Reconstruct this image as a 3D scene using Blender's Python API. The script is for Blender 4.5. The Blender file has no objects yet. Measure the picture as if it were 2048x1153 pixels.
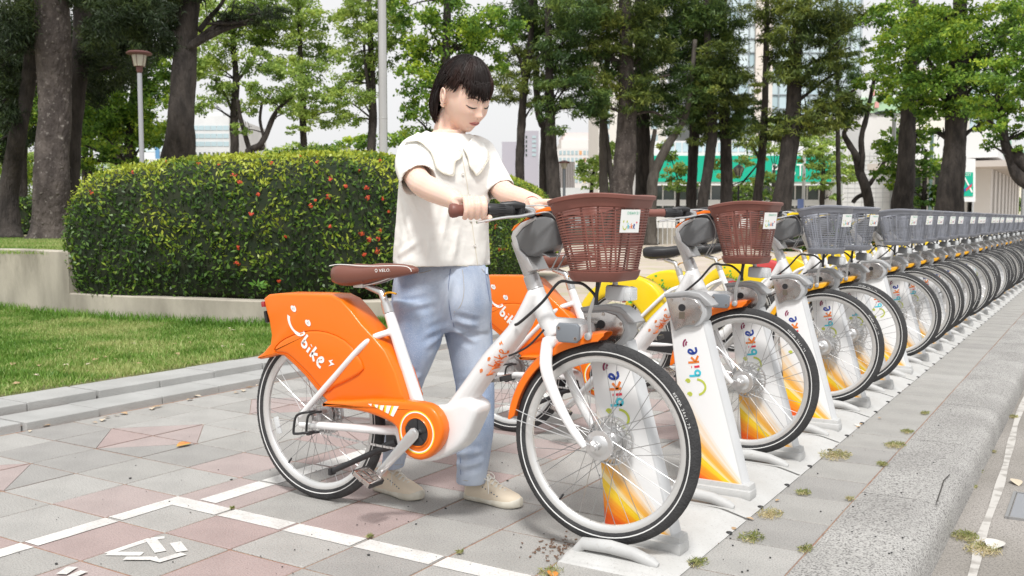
import bpy, bmesh, math, random
import numpy as np
from mathutils import Vector, Matrix, noise as mnoise
from mathutils.bvhtree import BVHTree
from mathutils.geometry import delaunay_2d_cdt, intersect_point_tri_2d

S = bpy.context.scene
C = S.collection
PI = math.pi
R = math.radians
rng = random.Random(7)

# ------------------------------------------------------------------ camera
# world frame: +Y runs along the row of docks, +X is the way the bikes point
CAM_H = 1.06
FPX = 1930.0
PITCH = math.atan((576.5 - 440.0) / FPX)
YAW = R(31.65)
cam = bpy.data.cameras.new('camera')
camo = bpy.data.objects.new('camera', cam)
C.objects.link(camo)
cam.sensor_width = 36.0
cam.lens = 36.0 * FPX / 2048.0
cam.clip_start = 0.05
cam.clip_end = 2000.0
camo.location = (0, 0, CAM_H)
camo.rotation_euler = (PI / 2 - PITCH, 0, YAW)
cam.dof.use_dof = True
cam.dof.focus_distance = 3.3
cam.dof.aperture_fstop = 8.0
S.camera = camo
_V = Vector((-math.sin(YAW), math.cos(YAW), 0)); _R = Vector((math.cos(YAW), math.sin(YAW), 0))

def ray(px, py):
    a = (px - 1024.0) / FPX; b = -(py - 576.5) / FPX
    d = _V * (math.cos(PITCH) + b * math.sin(PITCH)) + _R * a
    d.z = -math.sin(PITCH) + b * math.cos(PITCH)
    return d
def at(px, py, d=None, X=None, Y=None, Z=None):
    """a point of the place seen at photo pixel px,py: at horizontal distance d ahead, or on plane x=X, y=Y, z=Z"""
    r = ray(px, py)
    if d is not None: t = d / (r.x * _V.x + r.y * _V.y)
    elif X is not None: t = X / r.x
    elif Y is not None: t = Y / r.y
    else: t = (Z - CAM_H) / r.z
    return Vector((r.x * t, r.y * t, CAM_H + r.z * t))

# ------------------------------------------------------------------ sky and sun (bright overcast)
W = bpy.data.worlds.new('World'); S.world = W; W.use_nodes = True
nt = W.node_tree; bg = nt.nodes['Background']
SUN_EL, SUN_AZ = R(58), R(150)
sky = nt.nodes.new('ShaderNodeTexSky'); sky.sky_type = 'NISHITA'; sky.sun_disc = False
sky.sun_elevation = SUN_EL; sky.sun_rotation = SUN_AZ; sky.air_density = 1.0; sky.dust_density = 4.0; sky.ozone_density = 1.0
hsv = nt.nodes.new('ShaderNodeHueSaturation'); hsv.inputs['Saturation'].default_value = 0.10
flat = nt.nodes.new('ShaderNodeMix'); flat.data_type = 'RGBA'; flat.inputs[0].default_value = 0.72
nt.links.new(sky.outputs[0], hsv.inputs['Color']); nt.links.new(hsv.outputs[0], flat.inputs[6])
flat.inputs[7].default_value = (9.5, 9.5, 9.55, 1)      # the even veil of cloud
nt.links.new(flat.outputs[2], bg.inputs[0]); bg.inputs[1].default_value = 0.093
sun = bpy.data.lights.new('sun', 'SUN'); sun.energy = 2.7; sun.angle = R(10); sun.color = (1.0, 0.98, 0.95)
suno = bpy.data.objects.new('sun', sun); C.objects.link(suno)
_sd = Vector((math.sin(SUN_AZ) * math.cos(SUN_EL), math.cos(SUN_AZ) * math.cos(SUN_EL), math.sin(SUN_EL)))
suno.rotation_euler = _sd.to_track_quat('Z', 'Y').to_euler()
S.view_settings.view_transform = 'Standard'; S.view_settings.look = 'None'
S.view_settings.exposure = 0.32; S.view_settings.gamma = 1.0; S.view_settings.use_curve_mapping = False
S.render.engine = 'CYCLES'
S.cycles.max_bounces = 8; S.cycles.transparent_max_bounces = 12

# ------------------------------------------------------------------ materials
MATS = {}
def M(name, col, rough=0.5, metal=0.0, col2=None, nscale=8.0, ndetail=4.0, lo=0.35, hi=0.65, bump=0.0, bscale=60.0,
      coat=0.0, sub=0.0, spec=0.5, speck=None, speck_s=300.0, speck_t=0.62, stretch=None, trans=0.0, emit=None, bdist=0.01):
    if name in MATS: return MATS[name]
    m = bpy.data.materials.new(name); m.use_nodes = True; t = m.node_tree; n = t.nodes; L = t.links
    b = n['Principled BSDF']
    b.inputs['Roughness'].default_value = rough; b.inputs['Metallic'].default_value = metal
    b.inputs['Coat Weight'].default_value = coat; b.inputs['Coat Roughness'].default_value = 0.08
    b.inputs['Specular IOR Level'].default_value = spec
    b.inputs['Transmission Weight'].default_value = trans
    if sub:
        b.inputs['Subsurface Weight'].default_value = sub; b.inputs['Subsurface Radius'].default_value = (0.6, 0.25, 0.12)
        b.inputs['Subsurface Scale'].default_value = 0.012
    c4 = tuple(col) + (1,)
    b.inputs['Base Color'].default_value = c4
    tc = n.new('ShaderNodeTexCoord'); vec = tc.outputs['Object']
    if stretch:
        mp = n.new('ShaderNodeMapping'); mp.inputs['Scale'].default_value = stretch
        L.new(vec, mp.inputs[0]); vec = mp.outputs[0]
    out = None
    if col2 is not None:
        nz = n.new('ShaderNodeTexNoise'); nz.inputs['Scale'].default_value = nscale; nz.inputs['Detail'].default_value = ndetail
        L.new(vec, nz.inputs['Vector'])
        rp = n.new('ShaderNodeValToRGB'); rp.color_ramp.elements[0].position = lo; rp.color_ramp.elements[1].position = hi
        rp.color_ramp.elements[0].color = c4; rp.color_ramp.elements[1].color = tuple(col2) + (1,)
        L.new(nz.outputs['Fac'], rp.inputs[0]); out = rp.outputs[0]
    if speck is not None:
        nz = n.new('ShaderNodeTexNoise'); nz.inputs['Scale'].default_value = speck_s; nz.inputs['Detail'].default_value = 2
        L.new(tc.outputs['Object'], nz.inputs['Vector'])
        rp = n.new('ShaderNodeValToRGB'); rp.color_ramp.elements[0].position = speck_t - 0.12; rp.color_ramp.elements[1].position = speck_t + 0.12
        L.new(nz.outputs['Fac'], rp.inputs[0])
        mx = n.new('ShaderNodeMix'); mx.data_type = 'RGBA'; L.new(rp.outputs[0], mx.inputs[0])
        if out: L.new(out, mx.inputs[6])
        else: mx.inputs[6].default_value = c4
        mx.inputs[7].default_value = tuple(speck) + (1,); out = mx.outputs[2]
    if out: L.new(out, b.inputs['Base Color'])
    if bump:
        nz = n.new('ShaderNodeTexNoise'); nz.inputs['Scale'].default_value = bscale; nz.inputs['Detail'].default_value = 5
        L.new(vec, nz.inputs['Vector'])
        bp = n.new('ShaderNodeBump'); bp.inputs['Strength'].default_value = bump; bp.inputs['Distance'].default_value = bdist
        L.new(nz.outputs['Fac'], bp.inputs['Height']); L.new(bp.outputs[0], b.inputs['Normal'])
    if emit: b.inputs['Emission Color'].default_value = tuple(emit) + (1,); b.inputs['Emission Strength'].default_value = 1
    MATS[name] = m
    return m

def leaf_mat(name, dark, mid, light, trans=0.35, clump=0.9, rough=0.5):
    """leaves: each its own shade, shades drifting in clumps, some light let through"""
    if name in MATS: return MATS[name]
    m = bpy.data.materials.new(name); m.use_nodes = True; t = m.node_tree; n = t.nodes; L = t.links
    b = n['Principled BSDF']; b.inputs['Roughness'].default_value = rough; b.inputs['Specular IOR Level'].default_value = 0.35
    at_ = n.new('ShaderNodeAttribute'); at_.attribute_name = 'shade'
    tc = n.new('ShaderNodeTexCoord'); nz = n.new('ShaderNodeTexNoise'); nz.inputs['Scale'].default_value = clump; nz.inputs['Detail'].default_value = 2
    L.new(tc.outputs['Object'], nz.inputs['Vector'])
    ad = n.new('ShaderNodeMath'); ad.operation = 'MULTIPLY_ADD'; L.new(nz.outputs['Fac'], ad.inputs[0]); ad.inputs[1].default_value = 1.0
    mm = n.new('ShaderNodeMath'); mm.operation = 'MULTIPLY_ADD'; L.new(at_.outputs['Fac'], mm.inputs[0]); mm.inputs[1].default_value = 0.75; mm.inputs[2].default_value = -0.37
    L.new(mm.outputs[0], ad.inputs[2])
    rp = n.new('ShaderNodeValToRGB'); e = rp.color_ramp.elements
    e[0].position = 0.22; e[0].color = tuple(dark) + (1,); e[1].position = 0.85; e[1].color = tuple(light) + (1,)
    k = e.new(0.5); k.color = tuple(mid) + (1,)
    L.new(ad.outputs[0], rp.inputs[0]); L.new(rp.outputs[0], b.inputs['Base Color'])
    tr = n.new('ShaderNodeBsdfTranslucent'); br = n.new('ShaderNodeHueSaturation'); br.inputs['Value'].default_value = 1.3; br.inputs['Hue'].default_value = 0.485
    L.new(rp.outputs[0], br.inputs['Color']); L.new(br.outputs[0], tr.inputs[0])
    ms = n.new('ShaderNodeMixShader'); ms.inputs[0].default_value = trans
    L.new(b.outputs[0], ms.inputs[1]); L.new(tr.outputs[0], ms.inputs[2]); L.new(ms.outputs[0], n['Material Output'].inputs[0])
    MATS[name] = m
    return m

# ------------------------------------------------------------------ mesh building
def frame_of(d, up=Vector((0, 0, 1))):
    d = d.normalized()
    if abs(d.dot(up)) > 0.98: up = Vector((1, 0, 0))
    a = d.cross(up).normalized(); b = a.cross(d).normalized()
    return a, b
class MB:
    """collects shapes; build() links them as ONE mesh object"""
    def __init__(s): s.v = []; s.f = []; s.mi = []; s.m = 0
    def add(s, vs, fs, m=None):
        o = len(s.v); s.v.extend([tuple(x) for x in vs]); s.f.extend([tuple(i + o for i in f) for f in fs])
        s.mi.extend([s.m if m is None else m] * len(fs)); return s
    def box(s, c, size, rot=None, bev=0.0, m=None, seg=1):
        x, y, z = [k / 2.0 for k in size]
        if bev <= 0:
            vs = [Vector((a, b, d)) for a in (-x, x) for b in (-y, y) for d in (-z, z)]
            fs = [(0, 1, 3, 2), (4, 6, 7, 5), (0, 4, 5, 1), (2, 3, 7, 6), (0, 2, 6, 4), (1, 5, 7, 3)]
        else:
            bm = bmesh.new(); bmesh.ops.create_cube(bm, size=1.0)
            bmesh.ops.scale(bm, vec=(2 * x, 2 * y, 2 * z), verts=bm.verts)
            bmesh.ops.bevel(bm, geom=bm.edges[:], offset=bev, segments=seg + 1, profile=0.6, affect='EDGES')
            bm.verts.index_update(); vs = [v.co.copy() for v in bm.verts]; fs = [tuple(v.index for v in f.verts) for f in bm.faces]; bm.free()
        if rot is not None: vs = [rot @ v for v in vs]
        c = Vector(c); return s.add([v + c for v in vs], fs, m)
    def tube(s, pts, rad, n=8, cap=True, m=None, flat=1.0, up=None, close=False):
        pts = [Vector(p) for p in pts]; k = len(pts)
        if not hasattr(rad, '__len__'): rad = [rad] * k
        if not hasattr(flat, '__len__'): flat = [flat] * k
        vs = []; fs = []; a = None
        for i, p in enumerate(pts):
            if close: d = pts[(i + 1) % k] - pts[i - 1]
            else: d = pts[min(i + 1, k - 1)] - pts[max(i - 1, 0)]
            if d.length < 1e-9: d = Vector((0, 0, 1))
            d.normalize()
            if up is not None:
                u = Vector(up); a = d.cross(u)
                a = a.normalized() if a.length > 1e-4 else frame_of(d)[0]; b = a.cross(d).normalized()
            else:
                if a is None: a, b = frame_of(d)
                else:
                    a = a - d * a.dot(d)
                    a = a.normalized() if a.length > 1e-5 else frame_of(d)[0]
                    b = a.cross(d).normalized()
            for j in range(n):
                t = 2 * PI * j / n
                vs.append(p + a * (math.cos(t) * rad[i]) + b * (math.sin(t) * rad[i] * flat[i]))
        for i in range(k if close else k - 1):
            for j in range(n):
                i2 = (i + 1) % k
                fs.append((i * n + j, i * n + (j + 1) % n, i2 * n + (j + 1) % n, i2 * n + j))
        if cap and not close:
            fs.append(tuple(range(n - 1, -1, -1))); fs.append(tuple((k - 1) * n + j for j in range(n)))
        return s.add(vs, fs, m)
    def lathe(s, c, axis, prof, n=24, m=None, close=False):
        """prof: (distance along axis, radius)"""
        c = Vector(c); ax = Vector(axis).normalized(); a, b = frame_of(ax)
        vs = []; fs = []; k = len(prof)
        for h, r in prof:
            for j in range(n):
                t = 2 * PI * j / n; vs.append(c + ax * h + (a * math.cos(t) + b * math.sin(t)) * r)
        for i in range(k if close else k - 1):
            i2 = (i + 1) % k
            for j in range(n): fs.append((i * n + j, i * n + (j + 1) % n, i2 * n + (j + 1) % n, i2 * n + j))
        if not close:
            if prof[0][1] > 1e-5: fs.append(tuple(range(n - 1, -1, -1)))
            if prof[-1][1] > 1e-5: fs.append(tuple((k - 1) * n + j for j in range(n)))
        return s.add(vs, fs, m)
    def loft(s, rings, cap=True, m=None, closed=True):
        n = len(rings[0]); vs = [p for r in rings for p in r]; fs = []
        for i in range(len(rings) - 1):
            for j in range(n if closed else n - 1): fs.append((i * n + j, i * n + (j + 1) % n, (i + 1) * n + (j + 1) % n, (i + 1) * n + j))
        if cap and closed: fs.append(tuple(range(n - 1, -1, -1))); fs.append(tuple((len(rings) - 1) * n + j for j in range(n)))
        return s.add(vs, fs, m)
    def prism(s, poly, a, b, m=None):
        """poly: list of points; a, b: offset vectors of the two faces"""
        n = len(poly); a = Vector(a); b = Vector(b)
        vs = [Vector(p) + a for p in poly] + [Vector(p) + b for p in poly]
        fs = [tuple(range(n)), tuple(range(2 * n - 1, n - 1, -1))] + [(j, j + n, (j + 1) % n + n, (j + 1) % n) for j in range(n)]
        return s.add(vs, fs, m)
    def ball(s, c, r, n=12, k=8, m=None, rot=None):
        c = Vector(c); r = Vector(r) if hasattr(r, '__len__') else Vector((r, r, r)); vs = []; fs = []
        for i in range(1, k):
            ph = PI * i / k
            for j in range(n):
                t = 2 * PI * j / n; q = Vector((math.sin(ph) * math.cos(t) * r.x, math.sin(ph) * math.sin(t) * r.y, math.cos(ph) * r.z))
                vs.append(c + (rot @ q if rot is not None else q))
        T = Vector((0, 0, r.z)); B = Vector((0, 0, -r.z))
        if rot is not None: T = rot @ T; B = rot @ B
        vs += [c + T, c + B]; q = len(vs)
        for i in range(k - 2):
            for j in range(n): fs.append((i * n + j, (i + 1) * n + j, (i + 1) * n + (j + 1) % n, i * n + (j + 1) % n))
        for j in range(n): fs.append((q - 2, j, (j + 1) % n)); fs.append((q - 1, (k - 2) * n + (j + 1) % n, (k - 2) * n + j))
        return s.add(vs, fs, m)
    def quad(s, a, b, c, d, m=None): return s.add([a, b, c, d], [(0, 1, 2, 3)], m)
    def mesh(s, name, mats, smooth=None, fix=True):
        me = bpy.data.meshes.new(name); me.from_pydata([tuple(v) for v in s.v], [], s.f)
        if not isinstance(mats, (list, tuple)): mats = [mats]
        for m in mats: me.materials.append(m)
        if len(mats) > 1: me.polygons.foreach_set('material_index', s.mi)
        if fix:
            bm = bmesh.new(); bm.from_mesh(me); bmesh.ops.recalc_face_normals(bm, faces=bm.faces); bm.to_mesh(me); bm.free()
        if smooth: me.polygons.foreach_set('use_smooth', [True] * len(me.polygons)); 
        if smooth and smooth is not True: me.set_sharp_from_angle(angle=R(smooth))
        me.update(); return me
    def build(s, name, mats, parent=None, smooth=35, loc=None, fix=True):
        return link(name, s.mesh(name, mats, smooth, fix), parent, loc)

def link(name, me, parent=None, loc=None):
    o = bpy.data.objects.new(name, me); C.objects.link(o)
    if parent is not None: o.parent = parent
    if loc is not None: o.location = loc
    return o
def tag(o, label=None, cat=None, group=None, kind=None):
    if label: o['label'] = label
    if cat: o['category'] = cat
    if group: o['group'] = group
    if kind: o['kind'] = kind
    return o
def thing(name, label, cat, loc=(0, 0, 0), rz=0, group=None):
    o = bpy.data.objects.new(name, None); C.objects.link(o); o.empty_display_size = 0.1
    o.location = loc; o.rotation_euler = (0, 0, rz); return tag(o, label, cat, group)
def holder(name, parent, loc=(0, 0, 0)):
    o = bpy.data.objects.new(name, None); C.objects.link(o); o.parent = parent; o.location = loc; o.empty_display_size = 0.05; return o
KIDS = {}
def copy_tree(root, loc, rz=0.0):
    """a copy of a thing with its parts and their sub-parts"""
    def rec(o, par):
        c = o.copy(); C.objects.link(c)
        if par is not None: c.parent = par
        for k in o.children: rec(k, c)
        return c
    r = rec(root, None); r.location = loc; r.rotation_euler.z = rz
    return r
def evaluated(o, name, mats):
    """the shape an object's modifiers give, as plain mesh data; the helper object is removed"""
    dg = bpy.context.evaluated_depsgraph_get(); me = bpy.data.meshes.new_from_object(o.evaluated_get(dg)); me.name = name
    old = o.data; bpy.data.objects.remove(o); bpy.data.meshes.remove(old)
    me.materials.clear()
    for m in (mats if isinstance(mats, (list, tuple)) else [mats]): me.materials.append(m)
    me.polygons.foreach_set('use_smooth', [True] * len(me.polygons))
    return me
def melt(mb, name, mats, voxel=0.004, smooth=4, factor=0.5):
    """fuse overlapping closed shapes into one continuous skin"""
    o = mb.build('tmp', mats, None, None)
    r = o.modifiers.new('r', 'REMESH'); r.mode = 'VOXEL'; r.voxel_size = voxel; r.use_smooth_shade = True
    if smooth: k = o.modifiers.new('s', 'SMOOTH'); k.iterations = smooth; k.factor = factor
    return evaluated(o, name, mats)
def subsurf(mb, name, mats, levels=2):
    o = mb.build('tmp', mats, None, None)
    bm = bmesh.new(); bm.from_mesh(o.data); bmesh.ops.remove_doubles(bm, verts=bm.verts, dist=1e-5); bm.to_mesh(o.data); bm.free()
    k = o.modifiers.new('s', 'SUBSURF'); k.levels = levels; k.render_levels = levels
    return evaluated(o, name, mats)
def bvh_of(me): return BVHTree.FromPolygons([v.co.copy() for v in me.vertices], [tuple(p.vertices) for p in me.polygons])
def spline(pts, n=8):
    """Catmull-Rom through pts"""
    P = [Vector(p) for p in pts]; out = []
    for i in range(len(P) - 1):
        a = P[max(i - 1, 0)]; b = P[i]; c = P[i + 1]; d = P[min(i + 2, len(P) - 1)]
        for j in range(n):
            t = j / n; out.append(0.5 * ((2 * b) + (c - a) * t + (2 * a - 5 * b + 4 * c - d) * t * t + (3 * b - a - 3 * c + d) * t ** 3))
    out.append(P[-1]); return out
def lerp(a, b, t): return a + (b - a) * t
def patch(outline, step):
    """triangulated sheet inside a 2-D outline, dense enough to be draped"""
    P = [Vector((p[0], p[1])) for p in outline]; b = []
    for i in range(len(P)):
        a, c = P[i], P[(i + 1) % len(P)]; n = max(1, int((c - a).length / step))
        b += [a.lerp(c, j / n) for j in range(n)]
    xs = [p.x for p in P]; ys = [p.y for p in P]; g = []
    def inside(x, y):
        r = False; n = len(P)
        for i in range(n):
            a, c = P[i], P[(i + 1) % n]
            if (a.y > y) != (c.y > y) and x < (c.x - a.x) * (y - a.y) / (c.y - a.y) + a.x: r = not r
        return r
    nx = int((max(xs) - min(xs)) / step) + 1; ny = int((max(ys) - min(ys)) / step) + 1
    for i in range(nx):
        for j in range(ny):
            x = min(xs) + (i + 0.5) * step; y = min(ys) + (j + 0.5) * step
            if inside(x, y) and min((Vector((x, y)) - q).length for q in b) > step * 0.55: g.append(Vector((x, y)))
    n = len(b); vs, es, fs, *_ = delaunay_2d_cdt(b + g, [(i, (i + 1) % n) for i in range(n)], [list(range(n))], 1, 1e-6)
    return vs, fs
def stroke2d(pts, w):
    """a ribbon of width w along 2-D points -> quads"""
    P = [Vector((p[0], p[1])) for p in pts]; L = []; 
    for i, p in enumerate(P):
        d = (P[min(i + 1, len(P) - 1)] - P[max(i - 1, 0)]); d = d.normalized() if d.length else Vector((1, 0)); q = Vector((-d.y, d.x)) * w / 2
        L.append((p + q, p - q))
    vs = [a for ab in L for a in ab]; fs = [(2 * i, 2 * i + 1, 2 * i + 3, 2 * i + 2) for i in range(len(P) - 1)]
    return vs, fs

def arc2(cx, cy, rx, ry, a0, a1, n=10): return [(cx + rx * math.cos(R(a0 + (a1 - a0) * i / n)), cy + ry * math.sin(R(a0 + (a1 - a0) * i / n))) for i in range(n + 1)]
def spiral(cx, cy, r): return [(cx + r * (1 - i / 16) * math.cos(R(90 - 40 * i)), cy + 1.15 * r * (1 - i / 16) * math.sin(R(90 - 40 * i))) for i in range(15)]
# the smiling handwritten word mark: strokes in a 1-high box, each with its colour key
LOGO = [('smile', arc2(0.42, 0.62, 0.40, 0.50, 190, 345, 14)), ('eye', spiral(0.10, 1.00, 0.11)), ('eye', spiral(0.78, 0.98, 0.11)),
        ('b', [(1.02, 0.86), (1.00, 0.60), (1.00, 0.32)] ), ('b', arc2(1.12, 0.40, 0.13, 0.13, 150, -190, 12)),
        ('i', [(1.45, 0.52), (1.44, 0.38), (1.45, 0.24)]), ('i', [(1.46, 0.68), (1.45, 0.64)]),
        ('k', [(1.70, 0.80), (1.68, 0.50), (1.68, 0.22)]), ('k', [(1.95, 0.60), (1.82, 0.50), (1.70, 0.42), (1.80, 0.34), (1.98, 0.22)]),
        ('e', [(2.12, 0.42), (2.28, 0.50), (2.34, 0.62), (2.24, 0.70), (2.14, 0.58), (2.12, 0.40), (2.22, 0.26), (2.42, 0.28)])]
BOLT = [(0.0, 0.30), (0.16, 0.52), (0.14, 0.36), (0.34, 0.42), (0.14, 0.10), (0.18, 0.28)]
def logo(mb, place, w=0.085, mats=None, place2=None, bolt=True, wifi=False):
    """place(u, v) -> point on a surface; mats: colour key -> slot"""
    mats = mats or {}
    for key, pts in LOGO:
        sm = [(p.x, p.y) for p in spline([(a, b, 0) for a, b in pts], 2)]
        vs, fs = stroke2d(sm, w * (0.7 if key == 'eye' else 1.0))
        mb.add([(place2 if place2 and key in 'bike' else place)(v.x, v.y) for v in vs], fs, mats.get(key, 0))
    if bolt:
        vs = [(place2 or place)(2.55 + x, 0.55 + y) for x, y in BOLT]
        mb.add(vs, [(0, 1, 2, 5), (2, 3, 4, 5)], mats.get('bolt', 0))
    if wifi:
        for r in (0.14, 0.27):
            vs, fs = stroke2d(arc2(2.62, 0.62, r, r, 20, 110, 8), w * 0.8)
            mb.add([place(v.x, v.y) for v in vs], fs, mats.get('wifi', 0))
FONTC = {}
def text_mesh(txt, size=1.0):
    """flat letters as plain vertices and faces"""
    if (txt, size) in FONTC: return FONTC[(txt, size)]
    cu = bpy.data.curves.new('t', 'FONT'); cu.body = txt; cu.size = size; cu.resolution_u = 2
    o = bpy.data.objects.new('t', cu); C.objects.link(o); dg = bpy.context.evaluated_depsgraph_get()
    me = bpy.data.meshes.new_from_object(o.evaluated_get(dg)); r = ([v.co.copy() for v in me.vertices], [tuple(p.vertices) for p in me.polygons])
    bpy.data.objects.remove(o); bpy.data.curves.remove(cu); bpy.data.meshes.remove(me); FONTC[(txt, size)] = r
    return r
# ------------------------------------------------------------------ ground, tiles, kerb, road, lawn
m_dirt = M('plaza_dirt', (0.40, 0.33, 0.26), 0.95, col2=(0.50, 0.43, 0.36), nscale=0.7, ndetail=8, bump=0.4, bscale=20, speck=(0.33, 0.34, 0.14), speck_s=2.2, speck_t=0.66)
m_joint = M('joint_soil', (0.27, 0.145, 0.105), 0.95, col2=(0.34, 0.23, 0.16), nscale=30, bump=0.5, bscale=90)
m_tgrey = [M('tile_grey%s' % k, c, 0.85, col2=tuple(x * 0.80 for x in c), nscale=5, ndetail=9, lo=.42, hi=.78, speck=tuple(x * 0.62 for x in c), speck_s=190, speck_t=0.585, bump=0.5, bscale=170)
           for k, c in zip('abc', [(0.385, 0.375, 0.355), (0.42, 0.41, 0.39), (0.345, 0.335, 0.32)])]
m_tpink = [M('tile_pink%s' % k, c, 0.85, col2=tuple(x * 0.80 for x in c), nscale=5, ndetail=9, lo=.42, hi=.78, speck=tuple(x * 0.70 for x in c), speck_s=190, speck_t=0.585, bump=0.5, bscale=170)
           for k, c in zip('ab', [(0.40, 0.315, 0.30), (0.42, 0.35, 0.335)])]
m_curbstone = M('step_stone', (0.42, 0.42, 0.41), 0.9, col2=(0.35, 0.35, 0.34), nscale=4, bump=0.3, bscale=120, speck=(0.27, 0.27, 0.26), speck_s=300)
m_paint = M('white_road_paint', (0.72, 0.715, 0.69), 0.7, col2=(0.56, 0.55, 0.53), nscale=9, ndetail=9, bump=0.15, bscale=200, speck=(0.44, 0.43, 0.41), speck_s=150, speck_t=0.62)
m_agg = M('washed_aggregate', (0.48, 0.47, 0.45), 0.9, col2=(0.36, 0.35, 0.335), nscale=2.2, ndetail=8, speck=(0.13, 0.125, 0.12), speck_s=150, speck_t=0.565, bump=0.8, bscale=150)
m_road = M('road_surface', (0.27, 0.25, 0.225), 0.92, col2=(0.36, 0.335, 0.31), nscale=1.6, ndetail=8, speck=(0.14, 0.13, 0.12), speck_s=160, speck_t=0.6, bump=0.5, bscale=160)
m_conc = M('old_concrete', (0.47, 0.43, 0.36), 0.92, col2=(0.26, 0.235, 0.195), nscale=2.6, ndetail=9, lo=0.42, hi=0.72, stretch=(1, 1, 0.35), bump=0.35, bscale=40)
m_soil = M('bed_soil', (0.10, 0.065, 0.045), 1.0, col2=(0.19, 0.12, 0.08), nscale=12, bump=0.8, bscale=50)
m_turf = M('turf_soil', (0.12, 0.15, 0.05), 1.0, col2=(0.30, 0.25, 0.15), nscale=1.5, ndetail=8, bump=0.6, bscale=60)

g = MB(); g.quad((-700, -300, -0.06), (-5.18, -300, -0.06), (-5.18, 900, -0.06), (-700, 900, -0.06))
g.quad((-5.18, 14, -0.06), (-0.47, 14, -0.06), (-0.47, 900, -0.06), (-5.18, 900, -0.06)); g.quad((-5.18, -300, -0.06), (-0.47, -300, -0.06), (-0.47, -6, -0.06), (-5.18, -6, -0.06))
ground = g.build('ground', m_dirt, None, None); tag(ground, kind='structure')
# plaza beyond the steps: packed sandy paving
g = MB(); g.quad((-120, 9.2, -0.012), (-4.35, 9.2, -0.012), (-4.35, 120, -0.012), (-120, 120, -0.012))
tag(g.build('plaza', M('plaza_paving', (0.47, 0.40, 0.335), 0.95, col2=(0.55, 0.475, 0.42), nscale=0.45, ndetail=9, bump=0.3, bscale=14, speck=(0.40, 0.39, 0.20), speck_s=1.3, speck_t=0.63), None, None), kind='structure')
U0, V0, TU, TV = -2.054, 2.115, 0.318, 0.315
g = MB(); g.quad((-4.62, -6, -0.0035), (-0.775, -6, -0.0035), (-0.775, 46, -0.0035), (-4.62, 46, -0.0035))
pavement = g.build('pavement', m_joint, None, None); tag(pavement, kind='structure')

def tile_pink(u, v):
    h = (u * 73 + v * 151) % 11
    if 0 <= u <= 3: return (u + v) % 2 == 1
    if u == -1: return v >= 3 and h in (2, 5, 9)
    return False
DIAM = [(6, 3), (6, 0), (6, 6), (3, 6), (3, 9)]
GAP = 0.0042
_tm = {}
def tile_mesh(kind, m, sx=TU, sy=TV):
    key = (kind, m.name)
    if key in _tm: return _tm[key]
    b = MB(); x = sx / 2 - GAP; y = sy / 2 - GAP; t = 0.0; k = 0.0022
    if kind == 'full':
        b.v = [(-x, -y, -.012), (x, -y, -.012), (x, y, -.012), (-x, y, -.012), (-x, -y, -k), (x, -y, -k), (x, y, -k), (-x, y, -k),
               (-x + k, -y + k, 0), (x - k, -y + k, 0), (x - k, y - k, 0), (-x + k, y - k, 0)]
        b.f = [(0, 1, 5, 4), (1, 2, 6, 5), (2, 3, 7, 6), (3, 0, 4, 7), (4, 5, 9, 8), (5, 6, 10, 9), (6, 7, 11, 10), (7, 4, 8, 11), (8, 9, 10, 11)]
    else:  # half tiles cut on a diagonal: kind names the corner they keep
        cs = {'a': [(-1, -1), (1, -1), (-1, 1)], 'b': [(1, 1), (-1, 1), (1, -1)], 'c': [(-1, -1), (1, -1), (1, 1)], 'd': [(1, 1), (-1, 1), (-1, -1)]}[kind]
        cx = sum(c[0] for c in cs) / 3; cy = sum(c[1] for c in cs) / 3
        lo = [Vector(((c[0] - (c[0] - cx) * 0.02) * x, (c[1] - (c[1] - cy) * 0.02) * y, -.012)) for c in cs]
        hi = [Vector((p.x, p.y, 0)) for p in lo]
        b.v = [tuple(p) for p in lo + hi]; b.f = [(0, 1, 4, 3), (1, 2, 5, 4), (2, 0, 3, 5), (3, 4, 5)]
    b.mi = [0] * len(b.f); _tm[key] = b.mesh('tile', m, None); return _tm[key]
cells = []
for u in range(-4, 8):
    for v in range(-8, 140):
        cx = U0 - (u + 0.5) * TU; cy = V0 + (v + 0.5) * TV
        f = cx * _V.x + cy * _V.y
        cells.append((math.hypot(cx, cy) if f > 0.5 and abs((cx * _R.x + cy * _R.y) / max(f, .1)) < 0.62 and cy > 1.2 else 99 + abs(v), u, v, cx, cy))
cells.sort()
one = MB(); one_p = MB(); nt_ = 0
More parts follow.
